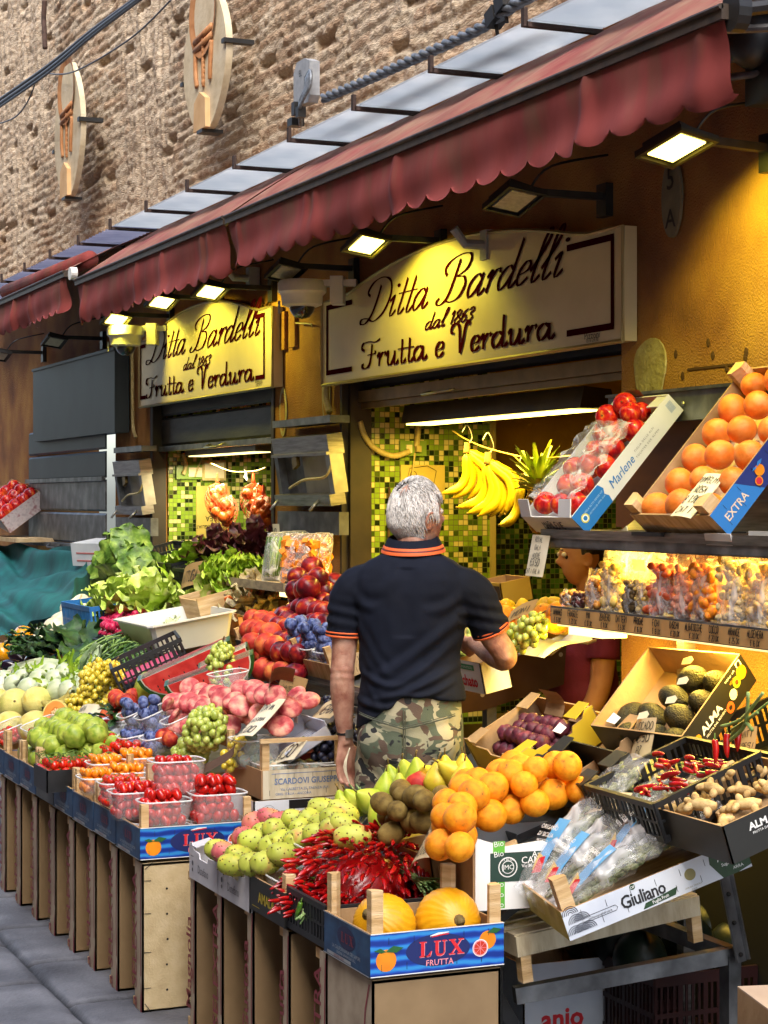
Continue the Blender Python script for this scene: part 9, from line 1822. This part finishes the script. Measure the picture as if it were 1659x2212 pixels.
card((655,1568),(712,1552),(690,1532),(2.50,2.50,2.58),['UVA NERA'],'pale card lying on the black grapes carton',M_card)
card((135,1595),(192,1580),(178,1545),(2.05,2.07,2.14),['FRANCIA','MELONI','*€ 5.5'],'pale card reading MELONI between the melons and the dark blue tab',M_cardw,bend=.2)
card((288,1493),(308,1497),(315,1452),(2.32,2.34,2.36),['PISELLI','*€6.00'],'pale card with a price leaning on the tilted black crate',M_cardw)
card((357,1508),(380,1502),(370,1472),(2.42,2.42,2.44),['PASTA','BIANCA','FARINA'],'narrow card reading PASTA BIANCA by the watermelon',M_card)
card((335,1522),(403,1500),(355,1512),(2.34,2.38,2.40),['2.30'],'long pale card lying flat behind the plum punnets',M_cardw,bend=.1)
card((92,1420),(120,1396),(63,1394),(2.45,2.5,2.52),['MELANZANE','*€ 3,50','CAT I'],'kraft card reading MELANZANE beside the aubergines',M_card)
card((196,1288),(222,1274),(207,1245),(2.9,2.9,2.95),['VERZA','*€ 2,50'],'kraft card with a price in front of the left savoy cabbage',M_card)
card((180,1312),(198,1318),(188,1288),(2.85,2.85,2.88),['CAVOLO'],'small kraft card above the blue onion crate',M_card)
card((216,1382),(262,1376),(212,1364),(2.62,2.62,2.64),['ITALIA','SEDANO'],'dark green-shaded card reading ITALIA SEDANO above the beans',M_card)
card((0,1418),(20,1412),(0,1392),(2.42,2.42,2.45),['*€ 3'],'pale card cut by the left edge of the picture',M_card)
card((388,1278),(432,1262),(410,1226),(3.0,3.0,3.04),['LATTUGA'],'dark folded kraft card standing on the lettuces',M_cardk)
card((1090,1352),(1148,1325),(1150,1302),(3.05,3.1,3.14),['LIMONI'],'kraft card folded over the fruit right of the man',M_cardk)
MB().grid(lambda u,v:(u*.16,v*.12,.05*math.sin(v*3.1)+.02*u),8,8).out('kraft_bag',mat('kraft_dark',['#6b4a22','#86602f'],rough=.8,scale=8),None,True,M=T(*P(590,1570,pl=PLA))@T(0,-.02,.09)@RX(35)@RY(-20),label='folded brown paper bag lying over the flat peaches',cat='paper bag')
MB().grid(lambda u,v:(.04*math.sin(u*3)+.10*u,v*.02,.13*u-.05*u*u+v*.03),10,4).out('curled_card',mat('curl_brown',['#3d2a1c','#5a4030'],rough=.7,scale=9),None,True,M=T(*P(440,1660,X=-6.45))@RZ(60)@T(-.0,0,-.02),label='dark curled card back rising behind the topmost tomato punnet',cat='card')
# opposite side of the street and the upper wall, out of frame but lighting the place
M_opp=mat('opposite_plaster',['#8a6a4c','#9c7a58'],rough=.9,scale=2)
MB().box(-32,14,-4.2,-3.2,0,12).out('building_across',M_opp,label='plain plastered building on the other side of the street',cat='building')
MB().box(-24,4,3.72,4.6,8.55,14).out('upper_wall',M_brick,label='plain upper part of the brick church wall above the frame',cat='wall')
# ================= camera, world, light =================
cd=bpy.data.cameras.new('camera'); cam=bpy.data.objects.new('camera',cd); COL.objects.link(cam); sc.camera=cam
cam.location=(0,0,CZ); cam.rotation_euler=(R(90),0,R(90-22.97)); cd.sensor_fit='HORIZONTAL'; cd.sensor_width=36; cd.lens=FPX/1659*36; cd.shift_y=-(1106-HOR)/1659; cd.clip_end=300; cd.clip_start=.05
wd=bpy.data.worlds.new('World'); sc.world=wd; wd.use_nodes=True; N=wd.node_tree.nodes
sk=N.new('ShaderNodeTexSky'); sk.sky_type='NISHITA'; sk.sun_disc=False; sk.sun_elevation=R(52); sk.sun_rotation=R(125); sk.altitude=50; sk.air_density=1.; sk.dust_density=3
wd.node_tree.links.new(sk.outputs[0],N['Background'].inputs[0]); N['Background'].inputs[1].default_value=.15
l=bpy.data.lights.new('sun','SUN'); l.energy=1.35; l.angle=R(60); l.color=(1,.96,.9); so=bpy.data.objects.new('sun',l); COL.objects.link(so)
# sun behind the camera and high above the street
sd=Vector((-.62,.33,-.9)); so.rotation_euler=sd.to_track_quat('-Z','Y').to_euler()
az=math.atan2(-sd.x,-sd.y); sk.sun_rotation=az; sk.sun_elevation=math.asin(.9/sd.length)
sc.view_settings.view_transform='Standard'; sc.view_settings.look='None'; sc.view_settings.gamma=1; sc.view_settings.exposure=EXPO
sc.cycles.max_bounces=6; sc.cycles.diffuse_bounces=3; sc.cycles.glossy_bounces=3; sc.cycles.transparent_max_bounces=10; sc.cycles.sample_clamp_indirect=6; sc.cycles.use_denoising=True; sc.cycles.caustics_reflective=False; sc.cycles.caustics_refractive=False
